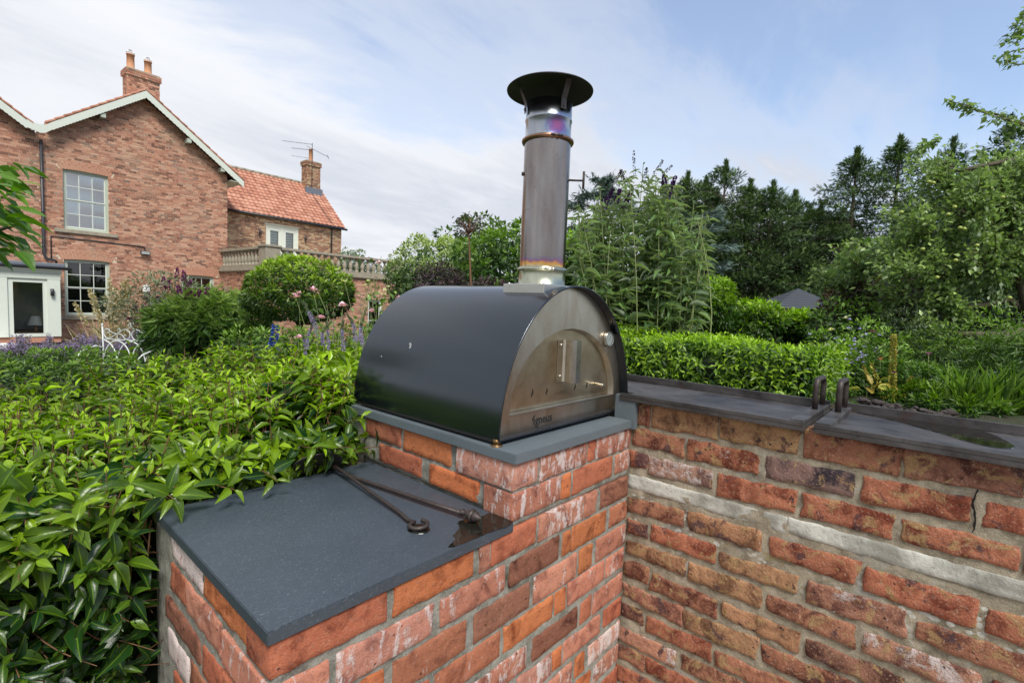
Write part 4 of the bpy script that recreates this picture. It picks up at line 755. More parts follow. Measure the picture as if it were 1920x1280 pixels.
MB().box((10.98, 3.3, 7.25), (11.95, 3.39, 7.62)).build('lead_flashing', M['lead'], ch2)
mb = MB(); V0 = 3.33
mb.tube([(11.33, V0, 7.6), (11.33, V0, 9.98)], .018, 6)
for a, b in (((9.72, 9.66), (11.30, 9.90)), ((10.2, 9.42), (11.30, 9.60)), ((10.2, 9.03), (11.2, 9.14)), ((11.02, 9.74), (12.30, 9.48))):
    mb.tube([(a[0], V0, a[1]), (b[0], V0, b[1])], .009 if a[1] != 9.03 else .004, 5); n = 16
    for k in range(n):
        t = k/(n-1); u = a[0]+(b[0]-a[0])*t; z = a[1]+(b[1]-a[1])*t; h = .07+.02*t
        mb.tube([(u, V0-h, z), (u, V0+h, z)], .004, 4) if a[1] < 9.3 else mb.tube([(u, V0, z-h*.5), (u, V0, z+h*.5)], .004, 4)
mb.tube([(12.26, V0-.1, 9.36), (12.26, V0+.1, 9.62)], .012, 5); mb.build('tv_aerial', M['pvc'], ch2)
# rear wing
PW = lambda a, b, o: (a, 1.5-o, b); FWN = (8.02, 9.62, 2.8, 5.06)
wp = [(5.73, 2.6), (12.0, 2.6), (12.0, 5.47), (5.73, 5.47)]
wall(house, wp, [FWN], PW, M['hmortar'], name='wing_wall'); brick_field(house, 'wing_brickwork', wp, [FWN], PW, M['hbrick_wing'])
gp = [(1.8, -.2), (6.5, -.2), (6.5, 5.47), (4.0, 7.80), (1.8, 5.72)]; wall(house, gp, [], lambda a, b, o: (12.0+o, a, b), M['hmortar'], name='wing_gable')
w = MB(); u0, u1, z0, z1 = FWN; y = 1.53
for a, b in ((u0, u0+.10), (u1-.10, u1), ((u0+u1)/2-.05, (u0+u1)/2+.05)): w.box((a, y, z0), (b, y+.08, z1-.10))
w.box((u0, y, z1-.10), (u1, y+.08, z1)); w.box((u0-.05, y-.05, z1+.001), (u1+.05, y+.06, z1+.05)); fw = w.build('french_window', M['white_trim'], house); g = MB()
for a, b in ((u0+.10, (u0+u1)/2-.05), ((u0+u1)/2+.05, u1-.10)):
    for c, d in ((a, a+.13), (b-.13, b)): g.box((c, y+.02, z0), (d, y+.06, z1-.10))
    g.box((a+.13, y+.02, z1-.26), (b-.13, y+.06, z1-.10)); g.box((a+.13, y+.02, z0), (b-.13, y+.06, z0+.25))
    MB().add([(a+.13, y+.04, z0+.25), (b-.13, y+.04, z0+.25), (b-.13, y+.04, z1-.26), (a+.13, y+.04, z1-.26)], [(0, 1, 2, 3)]).build('pane', M['glass'], fw)
    bl = MB(); zz = z0+.2
    while zz < z1-.12: bl.box((a+.05, y+.12, zz), (b-.05, y+.15, zz+.105)); zz += .125
    bl.build('blind', M['white'], fw)
g.build('door_leaf', M['white_trim'], fw)
MB().box((u0+.01, y+.4, z0), (u1-.01, y+.42, z1)).build('dark_interior', M['dark_int'], fw)
# pantiled slope: single tiles (the 300 nearest) and the rest joined
e0 = Vector((5.73, 1.36, 5.42)); rg = Vector((5.73, 4.0, 7.86)); sl = (rg-e0); sl_n = sl.normalized(); nrm = Vector((0, -sl_n.z, sl_n.y)); cols, rows_ = 28, 14; tw = (12.12-5.73)/cols; tl = sl.length/rows_
def tile_mesh():
    mb = MB(); prof = [(0, .0), (.12, .018), (.28, .028), (.45, .012), (.62, -.012), (.80, -.012), (1.06, .010)]
    A = [Vector((p*tw, 0, h+.028)) for p, h in prof]; B = [Vector((p*tw, tl*1.12, h)) for p, h in prof]; C_ = [a-Vector((0, 0, .016)) for a in A]
    n = len(prof); mb.add(A+B+C_, [(i, i+1, n+i+1, n+i) for i in range(n-1)]+[(2*n+i, 2*n+i+1, i+1, i) for i in range(n-1)], True); return mb.mesh('tile')
TM = tile_mesh(); ux = Vector((1, 0, 0)); Rm = Matrix((ux, sl_n, nrm)).transposed().to_4x4(); tiles = []
for i in range(cols):
    for j in range(rows_):
        p = e0+ux*(i*tw+(j % 2)*.0)+sl_n*(j*tl)+nrm*.03; p += nrm*random.uniform(-.003, .003)
        m4 = Matrix.Translation(p) @ Rm @ Matrix.Rotation(random.uniform(-.012, .012), 4, 'Z'); tiles.append(((hw(*p)-Vector((0, 0, EYE))).length, m4))
tiles.sort(key=lambda t: t[0]); TM.materials.append(M['tile'])
for d, m4 in tiles[:300]: o = bpy.data.objects.new('roof_tile', TM); COL.objects.link(o); o.parent = house; o.matrix_local = m4
mb = MB(); tv = [v.co.copy() for v in TM.vertices]; tf = [tuple(p.vertices) for p in TM.polygons]
for d, m4 in tiles[300:]: mb.add([m4 @ v for v in tv], tf, True)
o = mb.build('roof_tiles', M['tile'], house); o['kind'] = 'stuff'
mb = MB(); P = [e0, e0+ux*6.39, rg+ux*6.39, rg]; mb.add(P+[p-nrm*.08 for p in P], [(0, 1, 2, 3), (4, 7, 6, 5), (0, 4, 5, 1), (1, 5, 6, 2), (2, 6, 7, 3)]); bk = Vector((5.73, 6.64, 5.42)); mb.add([rg, rg+ux*6.39, bk+ux*6.39, bk], [(0, 1, 2, 3)]); mb.build('wing_roof', M['lead'], house)
for i in range(16): mb = MB(); mb.tube([Vector((5.75+i*.40, 4.0, 7.90)), Vector((5.75+(i+1)*.40, 4.0, 7.895+.008*(i % 2)))], .095, 8); mb.build('ridge_tile', M['stone'], house)
mb = MB(); mb.tube([(5.74, 1.28, 5.40), (12.2, 1.28, 5.36)], .055, 8); mb.tube([(11.38, 1.30, 5.36), (11.38, 1.42, 5.15), (11.38, 1.42, 2.9)], .04, 8); mb.build('gutter', M['pvc'], house)
mb = MB(); mb.tube([e0+ux*5.55+sl_n*3.2+nrm*.09, e0+ux*5.62+sl_n*1.5+nrm*.09, e0+ux*5.68+nrm*.10], .012, 5); mb.build('aerial_cable', M['pvc'], house)
for u, lab in ((7.72, 'black wall light left of the french window'), (9.95, 'black wall light right of the french window')):
    t = thing('wall_light', hw(u, 1.42, 4.64), lab, 'wall light', 'wall lights beside the french window', rot=(0, 0, HA)); mb = MB(); mb.lathe([(.05, -.14), (.05, -.02), (.05, .0), (.05, .12)], (0, 0, 0), 10); mb.build('body', M['pvc'], t); MB().box((-.02, .04, -.03), (.02, .1, .03)).build('bracket', M['pvc'], t)
# terrace with balustrade in front of the wing
TB = (5.46, 11.75, -4.0, 1.49)
PT = lambda a, b, o: (a, -4.0-o, b); DW = (9.86, 10.62, -.2, 1.72)
tp = [(5.46, -.2), (11.75, -.2), (11.75, 2.60), (5.46, 2.60)]
wall(house, tp, [DW], PT, M['hmortar'], name='terrace_wall'); brick_field(house, 'terrace_brickwork', tp, [DW], PT, M['hbrick'])
ts = [(-4.0, -.2), (-.001, -.2), (-.001, 2.60), (-4.0, 2.60)]; PS = lambda a, b, o: (5.46-o, a, b)
mb = MB(); mb.box((5.462, -3.7, -.2), (5.6, -.001, 2.599)); mb.box((11.6, -3.7, -.2), (11.748, 1.49, 2.599)); mb.box((5.6, -3.7, 2.45), (11.6, 1.49, 2.598)); mb.build('terrace_side', M['hmortar'], house); brick_field(house, 'terrace_brickwork', ts, [], PS, M['hbrick'])
sash(DW[0], DW[1], DW[2], DW[3], -3.93, M['white_trim'], 1, 2, name='terrace_door', frame=.09)
bal = thing('stone_balustrade', hw(8.6, -1.2, 2.6), 'weathered stone balustrade round the terrace in front of the wing', 'balustrade', rot=(0, 0, HA))
bo = Vector((8.6, -1.2, 2.6)); B_ = lambda u, v, z: (u-bo.x, v-bo.y, z-bo.z)
def bbox(a, b, name, bev=.01): MB().box(B_(*a), B_(*b), bev).build(name, M['stone'], bal)
bbox((5.36, -4.10, 2.602), (11.85, -3.78, 2.70), 'base_course'); bbox((5.36, -3.779, 2.602), (5.70, -.05, 2.70), 'base_course')
bbox((5.95, -4.06, 2.701), (11.2, -3.84, 2.84), 'plinth_course'); bbox((5.42, -3.55, 2.701), (5.64, -.06, 2.84), 'plinth_course')
bbox((5.95, -4.07, 3.40), (11.2, -3.83, 3.50), 'hand_rail'); bbox((5.41, -3.55, 3.40), (5.65, -.06, 3.50), 'hand_rail')
bbox((5.40, -4.08, 2.701), (5.95, -3.55, 3.47), 'corner_pier'); bbox((5.36, -4.12, 3.4705), (5.99, -3.51, 3.545), 'pier_cap')
bbox((11.2, -4.08, 2.701), (11.72, -3.60, 3.47), 'end_pier'); bbox((11.16, -4.12, 3.4705), (11.76, -3.56, 3.545), 'pier_cap')
mb = MB(); mb.lathe([(.085, 0), (.085, .05), (.05, .06), (.06, .10), (.088, .20), (.075, .30), (.042, .40), (.038, .46), (.06, .475), (.045, .49), (.075, .505), (.085, .51), (.085, .56)], (0, 0, 0), 10); BM_ = mb.mesh('baluster'); BM_.materials.append(M['stone'])
for k in range(18): link('baluster', BM_, None, bal, loc=B_(6.12+k*.288, -3.95, 2.841))
for k in range(12): link('baluster', BM_, None, bal, loc=B_(5.53, -3.40+k*.288, 2.841))
ln = thing('lantern', hw(11.35, -4.13, 2.12), 'black carriage lantern at the right end of the terrace wall', 'lantern', rot=(0, 0, HA))
mb = MB(); mb.lathe([(.13, -.06), (.10, -.05), (.08, .0), (.02, .03)], (0, 0, .22), 4); mb.lathe([(.07, 0), (.07, .03)], (0, 0, -.12), 4); mb.tube([(0, 0, -.1), (0, .1, -.42)], .035, 6)
for a in range(4): q = math.radians(45+90*a); mb.tube([(.07*math.cos(q), .07*math.sin(q), -.10), (.11*math.cos(q), .11*math.sin(q), .17)], .01, 4)
mb.build('frame', M['pvc'], ln)
for nm, lab, u, v, s in (('railing', 'short black rail on the far end of the balustrade', 11.1, -2.2, .5),):
    mb = MB(); mb.tube([(0, 0, .8), (s, 0, .76)], .02, 6)
    for k in range(6): mb.tube([(s*k/5, 0, 0), (s*k/5, 0, .79-.008*k)], .012, 5)
    tag(mb.build(nm, M['pvc'], None, loc=hw(u, v, 2.9), rot=(0, 0, HA)), lab, 'railing')
# porch
pc = MB(); X = .20; Yf = -1.5
pc.box((-5.8, Yf+.02, -.05), (X, -.013, .14)); pb = pc.build('porch_plinth', M['hbrick'], house)
mb = MB(); dx0, dx1, dz0, dz1 = -.86, -.20, .16, 1.80
for a, b in ((-.98, -.86), (-.20, -.10)): mb.box((a, Yf, .141), (b, Yf+.12, 1.92))
mb.box((-.86, Yf, 1.80), (-.20, Yf+.12, 1.92)); mb.box((-.86, Yf, .141), (-.20, Yf+.12, .24))
mb.build('porch_window', M['white_trim'], house)
mb = MB(); mb.box((-.10+.001, Yf-.04, .141), (X, Yf+.2, 1.92)); mb.box((-1.45, Yf-.04, .141), (-.981, Yf+.2, 1.92)); mb.box((X-.12, Yf+.2, .141), (X-.002, -.013, 1.92)); mb.build('pilaster', M['white_trim'], house)
mb = MB(); mb.box((-5.8, Yf-.045, 1.921), (X+.01, -.012, 2.10)); mb.box((-5.8, Yf-.075, 2.101), (X+.04, -.012, 2.30)); mb.build('fascia', M['white_trim'], house)
mb = MB(); mb.box((-5.8, Yf-.13, 2.302), (X+.11, -.014, 2.42), .02); mb.build('porch_roof', M['lead'], house); mb = MB(); mb.tube([(-5.8, Yf-.17, 2.29), (X+.24, Yf-.17, 2.27)], .05, 8); mb.build('porch_gutter', M['pvc'], house)
MB().add([(-.86, Yf+.06, .24), (-.20, Yf+.06, .24), (-.20, Yf+.06, 1.80), (-.86, Yf+.06, 1.80)], [(0, 1, 2, 3)]).build('pane', M['glass'], house)
mb = MB(); mb.box((-5.8, Yf-.02, .141), (-1.46, Yf+.1, 1.92)); mb.build('porch_wall', M['white_trim'], house)
MB().box((-5.7, -.2, .141), (X-.13, -.05, 1.92)).build('porch_back_wall', plain('pale_room_wall', (.34, .38, .38), .8, 0, .3, 3), house)
MB().box((-1.4, -1.2, .141), (X-.13, -.3, .30)).build('window_table', plain('brown_table', (.12, .06, .03), .5), house)
lp = thing('table_lamp', hw(-.33, -1.15, .301), 'table lamp with a white shade inside the porch window', 'table lamp', rot=(0, 0, HA)); mb = MB(); mb.lathe([(.20, .18), (.11, .46)], (0, 0, 0), 20, cap=False); mb.build('lamp_shade', M['white'], lp); mb = MB(); mb.lathe([(.06, 0), (.02, .03), (.03, .1), (.015, .3)], (0, 0, 0), 12); mb.build('lamp_base', M['terracotta'], lp)
t = thing('wall_light', hw(.0, Yf-.1, 1.52), 'black up and down light on the white porch pilaster', 'wall light', rot=(0, 0, HA)); mb = MB(); mb.lathe([(.045, -.11), (.045, .11)], (0, 0, 0), 12); mb.build('body', M['pvc'], t); MB().box((-.02, .03, -.04), (.02, .06, .04)).build('bracket', M['pvc'], t)
MB().box((-3.2, Yf-.9, -.12), (-.9, Yf-.15, -.02)).build('step', M['white'], house)
# summer house roof behind the bushes
ap = at(1497, 541, 21); sh = thing('summer_house', (ap.x, ap.y, -.1), 'small summer house with a dark shingled pyramid roof behind bushes', 'summer house', rot=(0, 0, math.atan2(FW.y, FW.x)))
mb = MB(); R_ = 1.95; apz = ap.z+.1; ez = apz-.86; S_ = 6
for k in range(S_):
    q0, q1 = 2*math.pi*(k+.1)/S_, 2*math.pi*(k+1.1)/S_
    for r in range(12):
        t0, t1 = r/12, (r+1)/12; f = lambda t, q, up: (R_*t*math.cos(q), R_*t*math.sin(q), apz-.86*t+up)
        a, b, c, d = f(t0, q0, .0), f(t0, q1, .0), f(t1, q1, .018), f(t1, q0, .018); mb.add([a, b, c, d, f(t1, q1, 0), f(t1, q0, 0)], [(0, 1, 2, 3), (3, 2, 4, 5)])
mb.build('roof', plain('grey_shingle', (.045, .052, .062), .7, 0, .3, 9), sh)
mb = MB(); mb.lathe([(R_*.97, ez-.14), (R_*.97, ez-.02)], (0, 0, 0), 6, Matrix.Rotation(2*math.pi*.1/6, 3, 'Z')); mb.lathe([(R_*.88, 0), (R_*.88, ez-.14)], (0, 0, 0), 6, Matrix.Rotation(2*math.pi*.1/6, 3, 'Z')); mb.build('wall', plain('timber_boards', (.22, .15, .11), .8, 0, .3, 5), sh)
# ------------------------------------------------------------------ foliage tools (numpy)
def template(kind):
    if kind == 'leaf':      # folded, drooping leaf, 12 triangles
        st = [(0, 0, 0), (.18, .60, .0), (.43, 1.0, .0), (.74, .60, .0), (1, 0, 0)]; dr = .22; fold = .20
    elif kind == 'slim':
        st = [(0, 0, 0), (.3, .9, 0), (.62, .85, 0), (1, 0, 0)]; dr = .28; fold = .12
    elif kind == 'flat':
        st = [(0, 0, 0), (.45, 1.0, 0), (1, 0, 0)]; dr = .12; fold = .14
    if kind in ('leaf', 'slim', 'flat'):
        V = []; F = []; rows = []
        for t, w, _ in st:
            z = -dr*t*t
            if w == 0: rows.append([len(V)]); V.append((t, 0, z))
            else: rows.append([len(V), len(V)+1, len(V)+2]); V += [(t, .5*w, z+fold*w*.5), (t, 0, z), (t, -.5*w, z+fold*w*.5)]
        for a, b in zip(rows, rows[1:]):
            if len(a) == 1: F += [(a[0], b[1], b[0]), (a[0], b[2], b[1])]
            elif len(b) == 1: F += [(a[0], a[1], b[0]), (a[1], a[2], b[0])]
            else: F += [(a[0], a[1], b[1]), (a[0], b[1], b[0]), (a[1], a[2], b[2]), (a[1], b[2], b[1])]
        return np.array(V, float), np.array(F, int)
    if kind == 'tri': return np.array([(0, 0, 0), (.5, .5, .08), (1, 0, -.06), (.5, -.5, .08)], float), np.array([(0, 2, 1), (0, 3, 2)], int)
    if kind == 'frond':     # pinnate spray of narrow leaflets
        V = []; F = []
        def tri(*p): o = len(V); V.extend(p); F.append((o, o+1, o+2))
        tri((0, -.015, 0), (1, 0, -.25), (0, .015, 0))
        for i in range(8):
            t = .14+i*.11; l = .42*math.sin(math.pi*(.18+.80*t))+.06; z = -.25*t*t
            for s in (1, -1): tri((t-.035, 0, z), (t+.12, s*l*.5+.0*t, z-.06*l), (t+.055, 0, z)) if False else (V.extend([(t, 0, z), (t+.10, s*l*.34, z+.03), (t+.17, s*l*.75, z-.06), (t-.01, s*l*.36, z-.01)]), F.extend([(len(V)-4, len(V)-3, len(V)-2), (len(V)-4, len(V)-2, len(V)-1)]))
        return np.array(V, float), np.array(F, int)
    if kind == 'needle':    # ragged conifer spray
        V = []; F = []
        for t, a, l in ((0, 0, 1.0), (.12, .6, .55), (.2, -.65, .55), (.42, .55, .40), (.5, -.5, .36)):
            o = len(V); V += [(t, -.07, 0), (t+l*math.cos(a), l*math.sin(a), -.12*t-.06), (t+.06, .07, .03)]; F.append((o, o+1, o+2))
        return np.array(V, float), np.array(F, int)
TPL = {k: template(k) for k in ('leaf', 'slim', 'flat', 'tri', 'frond', 'needle')}
def nrm(a): return a/np.maximum(np.linalg.norm(a, axis=1, keepdims=True), 1e-9)
def frames(X, U):
    X = nrm(X); Y = nrm(np.cross(U, X)); Z = np.cross(X, Y); return X, Y, Z
RIB = {k: (np.array([1.0 if abs(v[1]) < 1e-6 else 0.0 for v in TPL[k][0]]) if k in ('leaf', 'slim', 'flat') else np.full(len(TPL[k][0]), .5)) for k in TPL}
def npmesh(name, V, F, tint=None, smooth=True, rib=None):
    me = bpy.data.meshes.new(name); nv, nf = len(V), len(F); k = F.shape[1]
    me.vertices.add(nv); me.loops.add(nf*k); me.polygons.add(nf)
    me.vertices.foreach_set('co', V.astype(np.float32).ravel()); me.loops.foreach_set('vertex_index', F.astype(np.int32).ravel())
    me.polygons.foreach_set('loop_start', np.arange(0, nf*k, k, dtype=np.int32)); me.polygons.foreach_set('loop_total', np.full(nf, k, np.int32)); me.polygons.foreach_set('use_smooth', np.full(nf, smooth))
    if tint is not None: me.attributes.new('tint', 'FLOAT', 'POINT').data.foreach_set('value', tint.astype(np.float32))
    if tint is not None: me.attributes.new('rib', 'FLOAT', 'POINT').data.foreach_set('value', (np.full(nv, .5) if rib is None else rib).astype(np.float32))
    me.update(calc_edges=True); return me
CAMP = np.array((0, 0, EYE))
def inview(P, mx=60):
    d = P-CAMP; x = d@np.array(RT); y = d@np.array(FW); z = d[:, 2]; Z = math.cos(PITCH)*y-math.sin(PITCH)*z; Yd = -(math.sin(PITCH)*y+math.cos(PITCH)*z)
    Zs = np.maximum(Z, .01); u, w = FPX*x/Zs, FPX*Yd/Zs; cr, sr = math.cos(ROLL), math.sin(ROLL); u, w = cr*u-sr*w+960, sr*u+cr*w+640
    return (Z > .05) & (u > -mx) & (u < 1920+mx) & (w > -mx) & (w < 1280+mx), np.linalg.norm(d, axis=1)
def scatter(parent, m_, P, X, U, Ln, W, tint, kind='leaf', nparts=0, name='foliage', part='leaf', curl=None):
    """leaves at P pointing along X, upper side U. The nparts nearest in view become parts of their own, the rest one joined part."""
    P = np.asarray(P, float); N = len(P); X, Y, Z = frames(np.asarray(X, float), np.asarray(U, float)); Ln = np.broadcast_to(Ln, N); W = np.broadcast_to(W, N); tint = np.clip(np.broadcast_to(tint, N), 0, 1)
    cl = np.broadcast_to(1.0 if curl is None else curl, N); T, F = TPL[kind]; loc = np.array(parent.location) if parent is not None else np.zeros(3); sel = np.zeros(N, bool)
    if nparts:
        ok, d = inview(P+X*Ln[:, None]*.5, 0); score = np.where(ok, Ln/d, 0); idx = np.argsort(-score)[:nparts]; sel[idx[score[idx] > 0]] = True
        var = []
        for q in range(6):
            for c in (.5, 1.3, 2.2):
                v = T.copy(); v[:, 2] = v[:, 2]*c; v[:, 1] *= .92+.1*(c > 1); me = npmesh('leaf', v, F, np.full(len(v), q/5), rib=RIB[kind]); me.materials.append(m_); var.append((q/5, c, me))
        for i in np.nonzero(sel)[0]:
            me = min(var, key=lambda a: abs(a[0]-tint[i])*3+abs(a[1]-cl[i]))[2]; o = bpy.data.objects.new(part, me); COL.objects.link(o); o.parent = parent; p = P[i]-loc
            o.matrix_local = Matrix(((X[i, 0]*Ln[i], Y[i, 0]*W[i], Z[i, 0]*Ln[i], p[0]), (X[i, 1]*Ln[i], Y[i, 1]*W[i], Z[i, 1]*Ln[i], p[1]), (X[i, 2]*Ln[i], Y[i, 2]*W[i], Z[i, 2]*Ln[i], p[2]), (0, 0, 0, 1)))
    r = ~sel; P, X, Y, Z, Ln, W, tint, cl = P[r], X[r], Y[r], Z[r], Ln[r], W[r], tint[r], cl[r]; n = len(P)
    if n == 0: return
    V = P[:, None, :]-loc+X[:, None, :]*(T[None, :, 0:1]*Ln[:, None, None])+Y[:, None, :]*(T[None, :, 1:2]*W[:, None, None])+Z[:, None, :]*(T[None, :, 2:3]*(Ln*cl)[:, None, None])
    Fa = (F[None]+(np.arange(n)*len(T))[:, None, None]).reshape(-1, 3); me = npmesh(name, V.reshape(-1, 3), Fa, np.repeat(tint, len(T)), rib=np.tile(RIB[kind], n))
    o = link(name, me, m_, parent); o['kind'] = 'stuff'; return o
def rdir(n): return nrm(RNG.normal(size=(n, 3)))
def stems(parent, m_, A, B, r0, r1, name='stems', bend=.0, n=4):
    "thin tapered 3-sided stems from A to B, joined"
    A = np.asarray(A, float); B = np.asarray(B, float); N = len(A); loc = np.array(parent.location) if parent is not None else np.zeros(3); d = nrm(B-A); s = nrm(np.cross(d, np.array((.3, .2, 1.0))+d*.01)); t = np.cross(d, s); off = RNG.normal(size=(N, 3))*bend
    V = []
    for k in range(n+1):
        f = k/n; c = A+(B-A)*f+off*math.sin(math.pi*f); r = (r0+(r1-r0)*f)
        for q in range(3): a = 2*math.pi*q/3; V.append(c+(s*math.cos(a)+t*math.sin(a))*np.broadcast_to(r, N)[:, None]-loc)
    V = np.stack(V, 1); F = []
    for k in range(n):
        for q in range(3): F.append((k*3+q, k*3+(q+1)%3, (k+1)*3+(q+1)%3, (k+1)*3+q))
    F = np.array(F); Fa = (F[None]+(np.arange(N)*V.shape[1])[:, None, None]).reshape(-1, 4); o = link(name, npmesh(name, V.reshape(-1, 3), Fa, np.zeros(N*V.shape[1])), m_, parent); o['kind'] = 'stuff'; return o
def shoots(base, dirn, length, nl, leaf_l, leaf_w, young=1.0, droop=.3, openness=1.0):
    """leafy shoots: leaves spiral round each stem, small, upright and young at the tip, large and drooping below"""
    K = len(base); dirn = nrm(dirn); s = nrm(np.cross(dirn, np.array((.31, .17, .93)))); t = np.cross(dirn, s); P = []; X = []; U = []; Ls = []; Ws = []; Ti = []; Cu = []
    ph = RNG.uniform(0, 6.28, K); ln = np.broadcast_to(length, K); LL = np.broadcast_to(leaf_l, K); yo = np.broadcast_to(young, K)
    for j in range(nl):
        f = (j+.6)/nl; a = ph+j*2.4+RNG.normal(0, .25, K); out = s*np.cos(a)[:, None]+t*np.sin(a)[:, None]
        ang = np.radians(88-56*f**2.2)*openness+RNG.normal(0, .14, K); x = dirn*np.cos(ang)[:, None]+out*np.sin(ang)[:, None]; x[:, 2] -= droop*(1-f)*RNG.uniform(.2, 1.2, K)
        P.append(base+dirn*(ln*f)[:, None]+out*.003); X.append(x); up = dirn*.9+np.array((0, 0, .7))-out*.15+RNG.normal(0, .16, (K, 3)); U.append(up)
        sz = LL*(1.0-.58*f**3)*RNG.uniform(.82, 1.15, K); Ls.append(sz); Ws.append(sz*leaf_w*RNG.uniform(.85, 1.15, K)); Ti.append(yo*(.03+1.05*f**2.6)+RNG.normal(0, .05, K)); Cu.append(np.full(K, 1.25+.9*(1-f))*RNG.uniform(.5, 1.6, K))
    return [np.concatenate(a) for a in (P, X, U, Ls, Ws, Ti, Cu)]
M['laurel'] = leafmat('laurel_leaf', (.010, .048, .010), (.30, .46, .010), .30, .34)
M['laurel_far'] = leafmat('hedge_leaf', (.016, .062, .010), (.32, .50, .02), .40, .38)
M['twig'] = plain('reddish_twig', (.15, .075, .035), .7); M['bark'] = plain('mossy_bark', (.075, .066, .040), .95, 0, .5, 18, .01, 50)
M['greenstem'] = plain('pale_green_stem', (.20, .24, .09), .6); M['inner_shade'] = plain('hedge_inner_shade', (.012, .020, .007), 1)  # last colour fills hedges: the shade between inner leaves is put into it
def core(parent, pts_lo, pts_hi, name='inner_filler', m_=None, seed=0, amp=.05):
    "lumpy box added inside a hedge against seeing through; near-black stands for inner shade"
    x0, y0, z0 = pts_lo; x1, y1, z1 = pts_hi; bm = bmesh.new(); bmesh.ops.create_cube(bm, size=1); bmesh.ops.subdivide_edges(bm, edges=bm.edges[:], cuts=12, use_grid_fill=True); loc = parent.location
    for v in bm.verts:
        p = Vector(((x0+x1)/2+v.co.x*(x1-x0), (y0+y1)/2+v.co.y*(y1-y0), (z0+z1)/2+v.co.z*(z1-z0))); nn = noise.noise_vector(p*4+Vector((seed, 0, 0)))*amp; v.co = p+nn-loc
    me = bpy.data.meshes.new(name); bm.to_mesh(me); bm.free(); return link(name, me, m_ or M['inner_shade'], parent)
# ------------------------------------------------------------------ big laurel hedge in front
hg1 = thing('laurel_hedge', (-.3, 3.0, -.1), 'big laurel hedge with glossy leaves and lime green young shoots beside the slate slab', 'hedge')
def hedge_top(x, y): return 1.18+.13*np.clip((x-.35)/.5, 0, 1)*np.clip((2.7-y)/.8, 0, 1)+.075*np.sin(x*1.7+.6)*np.cos(y*1.3)+.05*np.sin(y*3.1+x*2.2)+.05*np.clip((x-.2), 0, 1)
x0_, x1_, y0_, y1_ = -2.6, .93, 1.56, 3.7
HX = lambda y: .94+np.clip((y-1.7)*.62, 0, 1.25)      # right boundary follows the oven's back
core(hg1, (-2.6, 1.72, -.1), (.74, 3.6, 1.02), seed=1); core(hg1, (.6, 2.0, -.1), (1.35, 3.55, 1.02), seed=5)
n = 3000; x = RNG.uniform(x0_, 2.1, n); y = RNG.uniform(y0_, y1_, n); x = np.concatenate([x, RNG.uniform(.6, 1.7, 420)]); y = np.concatenate([y, RNG.uniform(1.62, 2.9, 420)]); k = x < HX(y); x, y = x[k], y[k]; z = hedge_top(x, y)+RNG.normal(0, .03, len(x))
tall = RNG.random(len(x)) < .10; z0 = z-.16
B = np.stack([x, y, z0], 1); D = np.stack([RNG.normal(0, .28, len(x)), RNG.normal(-.05, .28, len(x)), np.ones(len(x))], 1)
S1 = shoots(B, D, RNG.uniform(.13, .20, len(x))+tall*.12, 12, RNG.uniform(.060, .086, len(x)), .40, RNG.uniform(.7, 1.5, len(x)), .45, 1.05)
stA = [B]; stB = [B+nrm(D)*.2]
# front face (over the slab and left of the plinth) and right side beside the oven
def face(n, fx, nrmv, zlo, zhi, yng, ll=.10, spread=.35):
    u = RNG.random(n); zz = zlo+(zhi-zlo)*RNG.random(n)**.85; p = fx(u, zz); d = np.array(nrmv)[None, :]+RNG.normal(0, spread, (n, 3)); d[:, 2] += .25; p = p-nrm(d)*.12
    stA.append(p); stB.append(p+nrm(d)*.18); t = np.clip((zz-.80)/.38, 0, 1)**2.0  # low shoots get a darker tint: older leaves plus the deep shade there
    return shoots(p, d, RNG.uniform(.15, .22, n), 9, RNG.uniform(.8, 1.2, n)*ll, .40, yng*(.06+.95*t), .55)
rr = lambda a, b, n: RNG.uniform(a, b, n)
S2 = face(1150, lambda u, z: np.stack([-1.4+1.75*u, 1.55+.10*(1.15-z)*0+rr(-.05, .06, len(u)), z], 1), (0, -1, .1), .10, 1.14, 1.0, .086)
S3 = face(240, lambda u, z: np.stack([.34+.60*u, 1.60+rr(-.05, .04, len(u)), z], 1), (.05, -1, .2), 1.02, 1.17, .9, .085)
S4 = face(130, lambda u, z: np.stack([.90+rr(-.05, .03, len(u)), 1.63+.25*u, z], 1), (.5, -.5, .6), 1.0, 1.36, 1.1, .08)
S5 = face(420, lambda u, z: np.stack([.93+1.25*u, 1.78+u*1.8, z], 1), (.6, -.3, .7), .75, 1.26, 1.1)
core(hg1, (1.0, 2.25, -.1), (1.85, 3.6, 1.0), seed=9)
# sprays that overhang the slab and the brick step
ex = [((.80, 1.56, 1.17), (-.1, -.6, .15), .15, 10, .075, .6), ((.73, 1.56, 1.18), (.05, -.7, .1), .16, 10, .075, .6), ((.88, 1.58, 1.20), (.1, -.6, .3), .16, 11, .075, .7), ((.985, 1.50, 1.27), (.35, -.35, .55), .20, 12, .085, .8), ((.99, 1.52, 1.20), (.5, -.55, .35), .20, 10, .08, .7), ((.86, 1.50, 1.14), (.55, -.6, .12), .22, 11, .078, .45), ((.90, 1.54, 1.12), (.65, -.45, .02), .24, 11, .078, .45), ((.78, 1.52, 1.16), (.1, -.8, .2), .18, 9, .085, .5),
      ((.60, 1.53, 1.13), (-.05, -.8, .05), .15, 9, .085, .6), ((.47, 1.54, 1.12), (.1, -.9, .1), .15, 9, .09, .6), ((.36, 1.52, 1.13), (-.1, -.8, .15), .16, 9, .09, .6), ((.99, 1.60, 1.33), (.2, -.2, .8), .20, 12, .08, .95)]
